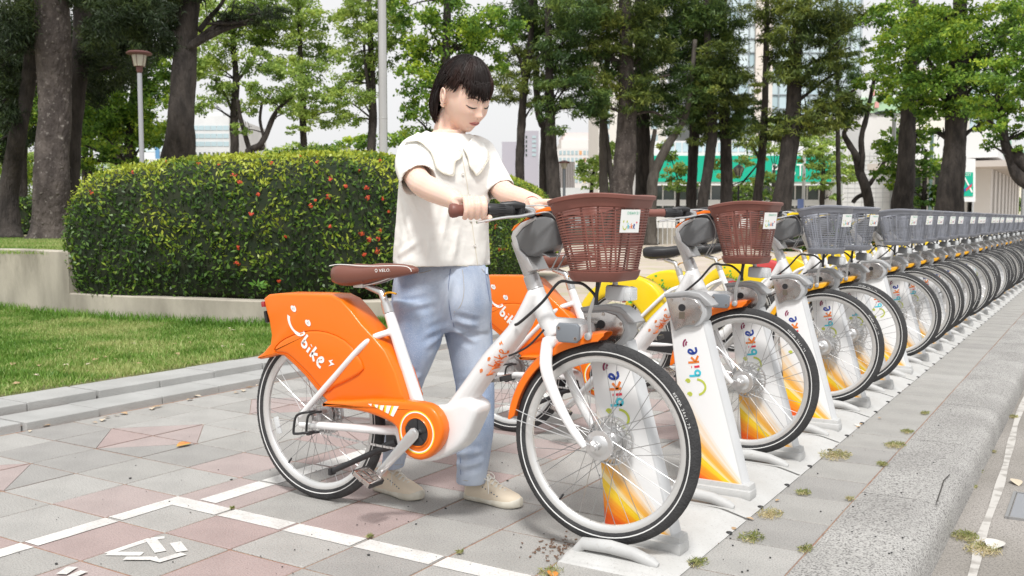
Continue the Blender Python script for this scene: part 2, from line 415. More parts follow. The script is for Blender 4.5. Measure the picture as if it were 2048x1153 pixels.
for k, (dist, u, v, cx, cy) in enumerate(cells):
    r2 = random.Random(u * 1000 + v); z = r2.uniform(-0.0006, 0.0006)
    kinds = [('full', tile_pink(u, v))]
    for (du, dv) in DIAM:   # tilted squares of pink tile
        if (u, v) in [(du, dv - 1), (du, dv), (du - 1, dv - 1), (du - 1, dv)]:
            # x runs against u
            if (u, v) == (du, dv): kinds = [('c', True), ('d', False)]
            elif (u, v) == (du, dv - 1): kinds = [('b', True), ('a', False)]
            elif (u, v) == (du - 1, dv): kinds = [('a', True), ('b', False)]
            else: kinds = [('d', True), ('c', False)]
    if dist < 90 and nt_ < 292:
        for kd, pk in kinds:
            mt = r2.choice(m_tpink if pk else m_tgrey)
            o = link('tile', tile_mesh(kd, mt), pavement, (cx, cy, z)); o.rotation_euler = (r2.uniform(-.003, .003), r2.uniform(-.003, .003), r2.uniform(-.002, .002)); nt_ += 1
    elif not (cy < -3):
        x = TU / 2 - GAP; y = TV / 2 - GAP; b = one_p if kinds[0][1] else one
        b.add([(cx - x, cy - y, -.007), (cx + x, cy - y, -.007), (cx + x, cy + y, -.007), (cx - x, cy + y, -.007), (cx - x, cy - y, z), (cx + x, cy - y, z), (cx + x, cy + y, z), (cx - x, cy + y, z)],
              [(4, 5, 6, 7), (0, 1, 5, 4), (1, 2, 6, 5), (2, 3, 7, 6), (3, 0, 4, 7)])
one.m = 0
n0 = len(one.f); one.add(one_p.v, one_p.f, 1)
tag(one.build('far_tiles', [m_tgrey[0], m_tpink[1]], pavement, None), kind='stuff')

# white painted lines, broken at the joints between the tiles
def painted(name, rects, label=None, polys=()):
    b = MB()
    for (x0, x1, y0, y1) in rects:
        u = math.floor((U0 - x1) / TU); u1 = math.floor((U0 - x0) / TU)
        for uu in range(u, u1 + 1):
            for vv in range(math.floor((y0 - V0) / TV), math.floor((y1 - V0) / TV) + 1):
                a0 = max(x0, U0 - (uu + 1) * TU + GAP + .003); a1 = min(x1, U0 - uu * TU - GAP - .003)
                c0 = max(y0, V0 + vv * TV + GAP + .003); c1 = min(y1, V0 + (vv + 1) * TV - GAP - .003)
                if a1 - a0 > .004 and c1 - c0 > .004:
                    n = 6; vs = []
                    for i in range(n + 1):
                        t = i / n; j = lambda: rng.uniform(-.0012, .0012)
                        if x1 - x0 > y1 - y0: vs += [(lerp(a0, a1, t), c0 + j(), .0021), (lerp(a0, a1, t), c1 + j(), .0021)]
                        else: vs += [(a0 + j(), lerp(c0, c1, t), .0021), (a1 + j(), lerp(c0, c1, t), .0021)]
                    b.add(vs, [(2 * i, 2 * i + 1, 2 * i + 3, 2 * i + 2) for i in range(n)])
    for i, p in enumerate(polys): b.add([(q.x, q.y, .0020 + .0005 * i) for q in p], [tuple(range(len(p)))])
    o = b.build(name, m_paint, None, None); return tag(o, kind='structure')
painted('painted_line', [(-3.012, -1.40, 2.337, 2.430), (-3.012, -2.925, 0.4, 2.337), (-2.895, -2.805, 2.437, 5.9)])
G = lambda X, Y: at(X / 3.266, 800 + Y / 3.266, Z=0.0)
def brush(pts, w):   # a hand-painted stroke on the ground
    P = [G(*p) for p in pts]; L_ = []; r_ = []
    for i, p in enumerate(P):
        d = (P[min(i + 1, len(P) - 1)] - P[max(i - 1, 0)]).normalized(); q = Vector((-d.y, d.x, 0)) * w / 2
        L_.append(p + q); r_.append(p - q)
    return L_ + r_[::-1]
painted('painted_character', [], polys=[brush([(700, 1008), (985, 912)], .030), brush([(985, 912), (1075, 903)], .026), brush([(700, 1010), (930, 1012)], .034), brush([(985, 915), (1050, 1000)], .036),
        brush([(1145, 938), (1190, 998)], .036), brush([(1200, 1012), (1040, 1060), (990, 1040)], .034), brush([(815, 1045), (990, 1045)], .030),
        brush([(475, 1102), (400, 1150)], .034), brush([(550, 1130), (440, 1178)], .030)])

# two low steps up to the lawn
steps = MB(); steps.quad((-5.17, -1, 0.02), (-4.64, -1, 0.02), (-4.64, 9.0, 0.02), (-5.17, 9.0, 0.02)); steps = steps.build('lawn_steps', m_joint, None, None); tag(steps, kind='structure')
y = 0.7
while y < 9.0:
    l = 0.42
    for (x0, x1, zt, off) in ((-4.90, -4.625, 0.040, 0.0), (-5.18, -4.895, 0.082, 0.2)):
        b = MB(); b.box(((x0 + x1) / 2, y + off + l / 2, zt / 2 - .01), (x1 - x0 - .004, l - .006, zt + .02), bev=.004)
        o = b.build('step_stone', m_curbstone, steps, None)
        sh = .02 if abs(y - 2.8) < .22 and zt < .05 else 0
        o.location = (sh, 0, rng.uniform(-.002, .002)); o.rotation_euler.z = rng.uniform(-.0015, .0015)
    y += l
# kerb of washed aggregate, rounded edge, down to the gutter
ks = MB(); ks.quad((-0.79, -6, -0.02), (-0.5, -6, -0.02), (-0.5, 60, -0.02), (-0.79, 60, -0.02)); kerb = ks.build('kerb', m_joint, None, None); tag(kerb, kind='structure')
prof = [(-.7815, -.02), (-.7815, -.003), (-.778, .001), (-.70, .003), (-.58, .003), (-.535, -.001), (-.505, -.010), (-.485, -.024), (-.473, -.045), (-.466, -.075), (-.460, -.16), (-.62, -.17)]
for k in range(-3, 44):
    y0 = 1.72 + k * 1.07 if False else 3.86 - 1.07 * 2 + k * 1.07; b = MB(); rings = []
    for j in range(9):
        yy = y0 + .003 + (1.064) * j / 8
        rings.append([Vector((px_ + (mnoise.noise((px_ * 9, yy * 2.3, 0)) * .004), yy, pz_ + mnoise.noise((px_ * 9, yy * 3, 5)) * .003)) for px_, pz_ in prof])
    b.loft(rings); b.build('kerb_stone', m_agg, kerb, 40)
# crack in the kerb
cr = MB(); pc = [at(1400 + x / 2.933, 760 + y / 2.933, Z=0.004) for x, y in ((1465, 555), (1430, 590), (1418, 630), (1405, 670), (1388, 720))]
for i in range(len(pc) - 1):
    d = Vector((.0025, .001, 0)); cr.quad(pc[i] - d, pc[i] + d, pc[i + 1] + d, pc[i + 1] - d)
tag(cr.build('kerb_crack', M('crack_dark', (.06, .055, .05), 1), None, None), kind='structure')
g = MB(); g.quad((-0.47, -40, -0.13), (60, -40, -0.13), (60, 900, -0.13), (-0.47, 900, -0.13)); tag(g.build('road', m_road, None, None), kind='structure')
# worn white line down the gutter
sp = [Vector(q + (-.126,)) for q in ((-.33, 0.5), (-.34, 3.25), (-.36, 3.87), (-.366, 4.54), (-.379, 5.14), (-.40, 5.8), (-.42, 6.5), (-.425, 7.5), (-.41, 9), (-.42, 14), (-.42, 40))]
sp = spline(sp, 6); b = MB(); vs = []
for i, p in enumerate(sp): w = .016 + .003 * math.sin(i * .7); vs += [(p.x - w, p.y, -.126), (p.x + w, p.y, -.126)]
b.add(vs, [(2 * i, 2 * i + 1, 2 * i + 3, 2 * i + 2) for i in range(len(sp) - 1)])
tag(b.build('gutter_line', M('worn_paint', (.50, .48, .45), .8, col2=(.33, .31, .285), nscale=14, ndetail=8, lo=.5, hi=.62), None, None), kind='structure')
# drain cover
t = thing('drain_cover', 'grey metal drain cover set in the road beside the kerb', 'drain cover', at(2046, 1015, Z=-0.13))
b = MB()
for (dx, dy, sx, sy) in ((-.045, 0, .012, .42), (.255, 0, .012, .42), (.105, -.204, .29, .012), (.105, .204, .29, .012)): b.box((dx, dy, .004), (sx, sy, .012))
b.build('frame', M('galvanised', (.36, .36, .36), .5, .6), t, None)
b = MB(); b.box((.105, 0, .003), (.28, .39, .010), bev=.002)
for i in range(5): b.box((.105, -.14 + i * .07, .0095), (.18, .012, .004))
b.build('lid', M('lid_grey', (.30, .31, .33), .6, .3), t, None)

# lawn and planter walls
LZ = 0.08
wall_pts = [at(-420, 598, Z=LZ), at(0, 620, Z=LZ), at(140, 635, Z=LZ)]
low_px = [(140, 635, None), (330, 647, None), (540, 656, None), (700, 657, None), (780, 654, None), (860, 640, None), (940, 618, None), (1010, 590, None)]
low_pts = [at(a, b_, Z=LZ) for a, b_, _ in low_px]
g = MB(); vs = [(-5.17, -2, LZ - .012), (-5.17, 8.6, LZ - .012)]
poly = [Vector((-5.17, -2, LZ - .012)), Vector((-5.17, 8.6, LZ - .012))] + [p + Vector((0, .05, -.012)) for p in reversed(low_pts)] + [p + Vector((0, .05, -.012)) for p in reversed(wall_pts)] + [Vector((-30, -2, LZ - .012))]
g.add(poly, [tuple(range(len(poly)))]); lawn = g.build('lawn', m_turf, None, None); tag(lawn, kind='structure')
def wall(name, pts, z0, z1, th, label, mat=m_conc, n=10, kind=None):
    sp = spline(pts, n); b = MB(); rings = []
    for i, p in enumerate(sp):
        d = (sp[min(i + 1, len(sp) - 1)] - sp[max(i - 1, 0)]).normalized(); q = Vector((-d.y, d.x, 0)) * th; w = mnoise.noise(p * 1.3) * .006
        rings.append([Vector((p.x, p.y, z0 - .1)), Vector((p.x, p.y, z1 - .012 + w)), p + q * .08 + Vector((0, 0, z1 + w - p.z)), p + q * .92 + Vector((0, 0, z1 + w - p.z)), Vector((p.x + q.x, p.y + q.y, z0 - .1))])
    b.loft(rings); o = b.build(name, mat, None, 30); tag(o, label, 'wall'); return o
wall('planter_wall', wall_pts, LZ, 0.745, .16, 'tall weathered concrete planter wall at the left, holding the raised tree lawn')
wall('low_planter_wall', low_pts, LZ, 0.325, .16, 'low weathered concrete border wall under the clipped flowering hedge')
# soil bed under the hedge and the raised lawn behind the tall wall
g = MB(); bed = [p + Vector((-.0, .1, .30 - p.z)) for p in low_pts]; back = [p + Vector((-1.6, 3.2, .30 - p.z)) for p in low_pts]
for i in range(len(bed) - 1): g.quad(bed[i], bed[i + 1], back[i + 1], back[i])
tag(g.build('hedge_bed', m_soil, None, None), kind='structure')
RZ = 0.70
g = MB(); a = wall_pts
pl = [a[0] + Vector((0, .1, 0)), a[1] + Vector((0, .1, 0)), a[2] + Vector((0, .1, 0)), at(150, 480, d=13.0), at(330, 480, d=16), at(420, 480, d=30), at(300, 470, d=60), at(-900, 470, d=60), at(-900, 500, d=10)]
pl = [Vector((p.x, p.y, RZ)) for p in pl]; g.add(pl, [tuple(range(len(pl)))])
g.v = g.v + [(p.x, p.y, -.1) for p in pl]; n = len(pl); g.f += [(i, (i + 1) % n, (i + 1) % n + n, i + n) for i in range(n)]; g.mi += [0] * n
tag(g.build('raised_lawn', m_turf, None, None), kind='structure')
# low wall across the plaza
wall('plaza_wall', [at(1060, 487, d=44), at(1290, 487, d=43), at(1560, 487, d=42), at(1900, 487, d=40)], 0, 0.70, .3, 'long low concrete wall across the plaza in front of the tree trunks', n=4)

# ------------------------------------------------------------------ leaves as real geometry
def leaf_mesh(name, c, ax, nr, ln, wd, shade, mat, droop=0.0):
    """c centres, ax long axes, nr normals (N x 3 arrays): a kite-shaped leaf each"""
    n = len(c); ax = ax / np.linalg.norm(ax, axis=1, keepdims=True); sd = np.cross(ax, nr); sd /= (np.linalg.norm(sd, axis=1, keepdims=True) + 1e-9)
    nn = np.cross(sd, ax)
    ln = np.broadcast_to(np.asarray(ln, float), (n,))[:, None]; wd = np.broadcast_to(np.asarray(wd, float), (n,))[:, None]
    a = c - ax * ln * .5; b = c + sd * wd * .5 + nn * wd * .12; d = c + ax * ln * .5 - nn * ln * .08; e = c - sd * wd * .5 + nn * wd * .12
    v = np.stack([a, b, d, e], 1).reshape(-1, 3).astype(np.float32)
    me = bpy.data.meshes.new(name); me.vertices.add(4 * n); me.loops.add(4 * n); me.polygons.add(n)
    me.vertices.foreach_set('co', v.ravel()); me.loops.foreach_set('vertex_index', np.arange(4 * n, dtype=np.int32))
    me.polygons.foreach_set('loop_start', np.arange(0, 4 * n, 4, dtype=np.int32)); me.polygons.foreach_set('loop_total', np.full(n, 4, np.int32))
    at_ = me.attributes.new('shade', 'FLOAT', 'FACE'); at_.data.foreach_set('value', np.asarray(shade, np.float32))
    me.materials.append(mat); me.update(); return me
NR = np.random.default_rng(11)
def unit(n): v = NR.normal(size=(n, 3)); return v / np.linalg.norm(v, axis=1, keepdims=True)

# grass blades on the lawn near the steps and along the wall
m_grass = leaf_mat('grass_blades', (0.07, 0.17, 0.02), (0.17, 0.33, 0.05), (0.46, 0.50, 0.20), trans=.3, clump=2.2)
def in_poly(x, y, P):
    r = np.zeros(len(x), bool); n = len(P)
    for i in range(n):
        a, c = P[i], P[(i + 1) % n]; k = ((a.y > y) != (c.y > y)) & (x < (c.x - a.x) * (y - a.y) / (c.y - a.y + 1e-12) + a.x); r ^= k
    return r
def grass(name, poly, z, dens, h, lab=None, near=None, n_max=90000):
    xs = [p.x for p in poly]; ys = [p.y for p in poly]; A = (max(xs) - min(xs)) * (max(ys) - min(ys)); n = min(int(A * dens), 600000)
    x = NR.uniform(min(xs), max(xs), n); y = NR.uniform(min(ys), max(ys), n); k = in_poly(x, y, poly)
    f = x * _V.x + y * _V.y; a = (x * _R.x + y * _R.y) / np.maximum(f, .1); k &= (f > 1) & (np.abs(a) < np.where(NR.uniform(0, 1, len(a)) < .35, 1.1, .58)); x, y, f = x[k], y[k], f[k]
    if len(x) > n_max: x, y, f = x[:n_max], y[:n_max], f[:n_max]
    n = len(x); hh = h * NR.uniform(.5, 1.3, n); ax = unit(n) * .75; ax[:, 2] = 1.0
    tone = NR.uniform(0, 1, n) * .6 + .25 + .35 * (np.sin(x * 2.1 + y) * np.sin(y * 1.7 - x * .6) > .1) * NR.uniform(0, 1, n)
    c = np.stack([x, y, z + hh * .35], 1)
    return link(name, leaf_mesh(name, c, ax, unit(n), hh, .006 * NR.uniform(.7, 1.4, n), tone, m_grass))
lp = [Vector((-5.19, 1.0, 0)), Vector((-5.19, 8.4, 0))] + [p for p in reversed(low_pts)] + [p for p in reversed(wall_pts[1:])] + [Vector((-13, 5.2, 0)), Vector((-9, 1, 0))]
tag(grass('lawn_grass', lp, LZ, 9500, .048, n_max=150000), kind='stuff')
wp = wall_pts[1:] + low_pts[1:6]; sp = spline(wp, 12); P = np.array([tuple(p) for p in sp]); n = 5000
i = NR.integers(0, len(P) - 1, n); t_ = NR.uniform(0, 1, (n, 1)); c = P[i] * (1 - t_) + P[i + 1] * t_; c[:, 1] -= np.abs(NR.normal(0, .09, n)) + .02
hh = NR.uniform(.05, .15, n); c[:, 2] = LZ + hh * .35; ax = unit(n) * .5; ax[:, 2] = 1
tag(link('wall_foot_grass', leaf_mesh('wall_foot_grass', c, ax, unit(n), hh, .008, NR.uniform(.2, .6, n), m_grass)), kind='stuff')
rp = [at(-200, 500, d=10.2), at(142, 500, d=9.9), at(160, 490, d=12), at(160, 480, d=19), at(-300, 480, d=19)]
tag(grass('bank_grass', rp, RZ, 2500, .05, n_max=25000), kind='stuff')
# weeds in the joints by the kerb and at the gutter: each tuft a plant
m_weed = leaf_mat('weed_leaves', (0.12, 0.15, 0.04), (0.28, 0.32, 0.10), (0.58, 0.50, 0.30), trans=.3, clump=6)
def tuft(px, py, z, size, n, label, dry=.4, name='weed_tuft'):
    p = at(px, py, Z=z); c = np.zeros((n, 3)); r = NR.uniform(0, size, n); a = NR.uniform(0, 6.28, n)
    c[:, 0] = r * np.cos(a) * .8; c[:, 1] = r * np.sin(a) * 1.2; hh = NR.uniform(.008, .026, n) * (1 + size * 3); c[:, 2] = hh * .3
    ax = unit(n) * .9; ax[:, 2] = np.abs(ax[:, 2]) * .6 + .12
    o = link(name, leaf_mesh(name, c, ax, unit(n), hh, .0035, NR.uniform(.25, .75, n) + dry * NR.uniform(.2, 1, n), m_weed), None, (p.x, p.y, z)); tag(o, label, 'weed', 'weeds in the joints by the kerb')
for a in [(1540, 1030, .003, .055, 260, 'dry yellow weed patch beside the edge of the dock plate', .7), (1503, 1078, .003, .05, 200, 'green grass tuft in the tile joint near the dock plate corner', 0),
          (1607, 987, .003, .035, 150, 'small bright green tuft in the strip of tiles by the dock plate', 0), (1670, 912, .003, .09, 420, 'straggly dry weeds spreading from the dock plate across the tile strip', .5),
          (1765, 930, .003, .03, 120, 'green weed at the kerb where a tile joint meets it', .1), (1790, 892, .003, .06, 300, 'leafy pale weeds growing along the joint between tiles and kerb', .3),
          (1815, 865, .003, .04, 160, 'thin weed trail along the kerb joint, above the leafy weeds', .2), (1850, 828, .003, .03, 120, 'farthest green weed along the kerb joint', .1),
          (1610, 1100, .003, .03, 100, 'small green weed where tiles meet the kerb near the bottom', .1), (1700, 1000, .003, .02, 70, 'tiny dry weed in the tile corner by the kerb', .5),
          (1930, 1075, -.128, .06, 380, 'bushy weed growing in the gutter at the foot of the kerb', .2), (1965, 1100, -.128, .08, 420, 'dry leafy weed patch in the gutter beside white litter', .6),
          (1945, 975, -.128, .025, 90, 'small weed at the kerb foot below the green pair', .3), (1955, 945, -.128, .03, 140, 'green weed at the kerb foot halfway along the gutter', .1),
          (1985, 905, -.128, .02, 80, 'little yellow weed at the kerb foot further along', .4), (2025, 835, -.128, .04, 160, 'weed at the kerb foot near the right edge', .3),
          (1100, 1146, .003, .045, 130, 'thin grass tuft beside the front corner of the dock plate', .2), (1395, 1128, .003, .04, 160, 'low dark green weed against the dock plate edge at the front', .0),
          (740, 1075, .003, .012, 60, 'tiny green sprout at the end of the painted line tile', .1), (920, 1107, .003, .012, 50, 'tiny sprout in a joint below the painted line', .2), (465, 1018, .003, .008, 40, 'tiny sprout at the bend of the painted lines', 0)]: tuft(*a)
# fallen leaves and bits of litter, each one a thing
leafm = [M('dry_leaf', (.34, .22, .12), .8, col2=(.50, .36, .22), nscale=40), M('pale_leaf', (.55, .47, .36), .8), M('red_leaf', (.55, .16, .07), .7, col2=(.45, .45, .08), nscale=14)]
def fallen(px, py, z, s, m, label, name='fallen_leaf', cat='leaf', grp='dry leaves fallen on the ground'):
    b = MB(); vs = []; n = 5
    for i in range(n + 1):
        t = i / n; w = math.sin(PI * min(1, t * 1.02)) * .28 + .01; c = .10 * math.sin(t * 3)
        vs += [(s * (t - .5), -w * s, c * s), (s * (t - .5), 0, c * s * .4), (s * (t - .5), w * s, c * s * 1.3)]
    fs = [];
    for i in range(n): fs += [(3 * i, 3 * i + 1, 3 * i + 4, 3 * i + 3), (3 * i + 1, 3 * i + 2, 3 * i + 5, 3 * i + 4)]
    b.add(vs, fs); o = b.build(name, m, None, None); p = at(px, py, Z=z); o.location = (p.x, p.y, z + .004); o.rotation_euler = (rng.uniform(-.1, .1), rng.uniform(-.1, .1), rng.uniform(0, 6.28)); tag(o, label, cat, grp)
fallen(368, 892, .002, .085, leafm[2], 'red and yellow fallen leaf lying alone on the grey tiles', grp=None)
fallen(1105, 1152, .002, .06, M('orange_leaf', (.55, .22, .04), .7), 'orange brown leaf beside the front corner of the dock plate', grp=None)
lf = [(100, 849), (60, 860), (195, 843), (205, 838), (215, 833), (232, 829), (245, 825), (300, 815), (310, 812), (322, 810), (378, 797), (392, 790), (470, 783), (490, 779), (500, 772), (520, 768), (545, 765)]
for i, (x, y) in enumerate(lf): fallen(x + rng.uniform(-6, 6), y + 4, .002, rng.uniform(.03, .065), leafm[i % 2], 'curled dry leaf lying on the tiles along the foot of the lawn steps')
for i in range(24):
    x = rng.uniform(10, 500); y = lerp(790, 700, x / 500) - rng.uniform(8, 75) * (1 if x < 300 else .7)
    fallen(x, y, LZ + .02, rng.uniform(.035, .07), leafm[rng.random() > .6], 'dry leaf lying on the grass of the lawn', grp='dry leaves on the lawn')
fallen(1990, 1093, -.128, .12, M('litter_white', (.60, .58, .54), .7), 'crumpled white litter lying in the gutter', 'litter', 'litter', None)
fallen(2032, 967, -.128, .09, leafm[1], 'pale dry leaf on the road above the drain cover', grp=None)
for a in [(1716, 856, .002, .035), (1722, 850, .002, .03), (1555, 1003, .002, .025), (1500, 1040, .002, .03), (1468, 1060, .002, .03), (1760, 838, .002, .03)]:
    fallen(*a, leafm[0], 'small dry leaf caught along the edge of the dock plate')
fallen(1711, 853, .003, .055, MATS['litter_white'], 'small white paper scrap against the edge of the dock plate', 'litter', 'litter', None)
# dark droppings and grit on the tiles
gm = M('grit_dark', (.05, .05, .05), .9); b = MB(); 
for i in range(130):
    x = rng.uniform(30, 1350); y = rng.uniform(870, 1150); p = at(x, y, Z=0.004); s = rng.choice([.0012, .0016, .0022, .003] if i % 9 else [.004, .006]); b.ball((p.x, p.y, .004), (s, s * rng.uniform(.6, 1.4), s * .5), 6, 4)
for i in range(120):
    p = at(rng.uniform(1380, 1990), rng.uniform(800, 1150), Z=0.004)
    if -1.06 < p.x < -.5: s = rng.choice([.0015, .002, .004]); b.ball((p.x, p.y, .004), (s, s, s * .6), 6, 4)
tag(b.build('grit', gm, None, None), kind='stuff')
# rusty debris beside the plate
b = MB()
for i in range(150):
    q = Vector((-1.46 + rng.gauss(0, .05), 2.66 + rng.gauss(0, .07), .004)) if i % 3 else Vector((-1.06 + rng.gauss(0, .012), rng.uniform(2.7, 9), .004)); s = rng.uniform(.002, .006); b.box(q, (s * 2, s, .002), Matrix.Rotation(rng.uniform(0, 3), 3, 'Z'))
tag(b.build('leaf_debris', M('rusty_debris', (.17, .10, .065), .9), None, None), kind='stuff')
# ------------------------------------------------------------------ bicycles and docks
m_white = M('white_paint', (0.80, 0.80, 0.80), 0.28, coat=0.5, col2=(0.74, 0.74, 0.74), nscale=5)
m_orange = M('orange_plastic', (0.86, 0.165, 0.003), 0.34, spec=.35, coat=0.22, col2=(0.80, 0.17, 0.008), nscale=3)
m_yellow = M('yellow_plastic', (0.84, 0.60, 0.006), 0.34, spec=.35, coat=0.22, col2=(0.78, 0.55, 0.012), nscale=3)
m_redp = M('red_plastic', (0.55, 0.05, 0.05), 0.3, coat=0.4)
m_fy = M('amber_fender', (0.85, 0.42, 0.01), 0.3, coat=0.5)
m_rubber = M('tyre_rubber', (0.028, 0.028, 0.03), 0.75, col2=(0.045, 0.045, 0.046), nscale=14, bump=0.5, bscale=160)
m_stripe = M('reflective_stripe', (0.75, 0.75, 0.74), 0.4)
m_spoke = M('spoke_wire', (0.42, 0.42, 0.42), 0.35, 0.9)
m_alu = M('aluminium', (0.66, 0.66, 0.66), 0.32, 0.85, bump=0.05, bscale=200)
m_rim = M('rim_silver', (0.70, 0.70, 0.69), 0.35, 0.6)
m_steel = M('stainless', (0.60, 0.57, 0.55), 0.22, 0.95, col2=(0.48, 0.45, 0.43), nscale=9, bump=0.08, bscale=30)
m_sil = M('silver_paint', (0.55, 0.55, 0.55), 0.38, 0.55)
m_grey = M('grey_plastic', (0.17, 0.175, 0.18), 0.45, col2=(0.145, 0.15, 0.155), nscale=6)
m_lgrey = M('light_grey_plastic', (0.47, 0.48, 0.49), 0.5, col2=(0.42, 0.43, 0.44), nscale=6)
m_capg = M('slate_plastic', (0.19, 0.21, 0.235), 0.5)
m_blk = M('black_plastic', (0.022, 0.022, 0.024), 0.42)
m_brown = M('brown_plastic', (0.215, 0.080, 0.062), 0.45, col2=(0.19, 0.072, 0.055), nscale=7)
m_saddleb = M('brown_vinyl', (0.175, 0.065, 0.045), 0.42, bump=0.1, bscale=300)
m_saddlek = M('black_vinyl', (0.02, 0.02, 0.022), 0.4)
m_bgrey = M('grey_basket', (0.24, 0.25, 0.285), 0.5)
m_lens = M('lamp_lens', (0.62, 0.64, 0.65), 0.12, coat=1.0, bump=0.3, bscale=220)
m_redl = M('tail_red', (0.35, 0.02, 0.03), 0.2, coat=0.8)
m_gold = M('gold_lever', (0.70, 0.36, 0.02), 0.35, 0.2)
m_cable = M('cable_grey', (0.42, 0.42, 0.42), 0.4, 0.3)
m_plate = M('plate_white', (0.80, 0.81, 0.80), 0.4)
m_prw = M('print_white', (0.84, 0.84, 0.82), 0.5); m_pro = M('print_orange', (0.80, 0.21, 0.03), 0.5); m_pry = M('print_yellow', (0.85, 0.68, 0.03), 0.5)
m_prg = M('print_green', (0.07, 0.42, 0.06), 0.5); m_prol = M('print_olive', (0.52, 0.58, 0.08), 0.5); m_prc = M('print_cyan', (0.06, 0.55, 0.68), 0.5)
m_prr = M('print_red', (0.72, 0.03, 0.07), 0.5); m_prb = M('print_blue', (0.015, 0.05, 0.30), 0.5); m_prm = M('print_maroon', (0.26, 0.03, 0.10), 0.5); m_prt = M('print_teal', (0.03, 0.42, 0.24), 0.5)
m_prk = M('print_brown', (0.22, 0.12, 0.10), .5)

AX_R = Vector((0, 0, .32)); AX_F = Vector((1.20, 0, .36)); RW = .32
OFFB = Vector((-2.52, 2.69, 0))
def Bp(px, py, y=0.0): return at(px, py, Y=2.69 + y) - OFFB
def slab(mb, outline, yf, yn, r=.012, m=None, n=None, cap=True):
    """outline: (x,z) points; a plate from y=yf (far) to y=yn (near, -y) with rounded rims on both faces"""
    P = [Vector((p[0], 0, p[1] if len(p) == 2 else p[2])) for p in outline]
    if n:
        Q = P + P[:3]; sp = []
        for i in range(len(P)):
            a, b, c, d = P[i - 1], P[i], P[(i + 1) % len(P)], P[(i + 2) % len(P)]
            for j in range(n):
                t = j / n; sp.append(0.5 * ((2 * b) + (c - a) * t + (2 * a - 5 * b + 4 * c - d) * t * t + (3 * b - a - 3 * c + d) * t ** 3))
        P = sp
    k = len(P); A = sum(P[i].x * P[(i + 1) % k].z - P[(i + 1) % k].x * P[i].z for i in range(k)); sg = 1 if A > 0 else -1
    N = []
    for i in range(k):
        d = P[(i + 1) % k] - P[i - 1]; q = Vector((d.z, 0, -d.x)) * sg; N.append(q.normalized() if q.length > 1e-6 else Vector((0, 0, 0)))
    rings = []
    s = 1 if yf > yn else -1
    for (t, ins) in ((0, r), (.15, r * .45), (.5, .12 * r), (1, 0)): rings.append([Vector((p.x - q.x * ins, yf - s * r * t, p.z - q.z * ins)) for p, q in zip(P, N)])
    for (t, ins) in ((1, 0), (.5, .12 * r), (.15, r * .45), (0, r)): rings.append([Vector((p.x - q.x * ins, yn + s * r * t, p.z - q.z * ins)) for p, q in zip(P, N)])
    mb.loft(rings, cap, m)
def sym(mb, pts, rad, n=8, **k):
    mb.tube(pts, rad, n, **k); mb.tube([Vector((p[0], -p[1], p[2])) for p in pts], rad, n, **k)

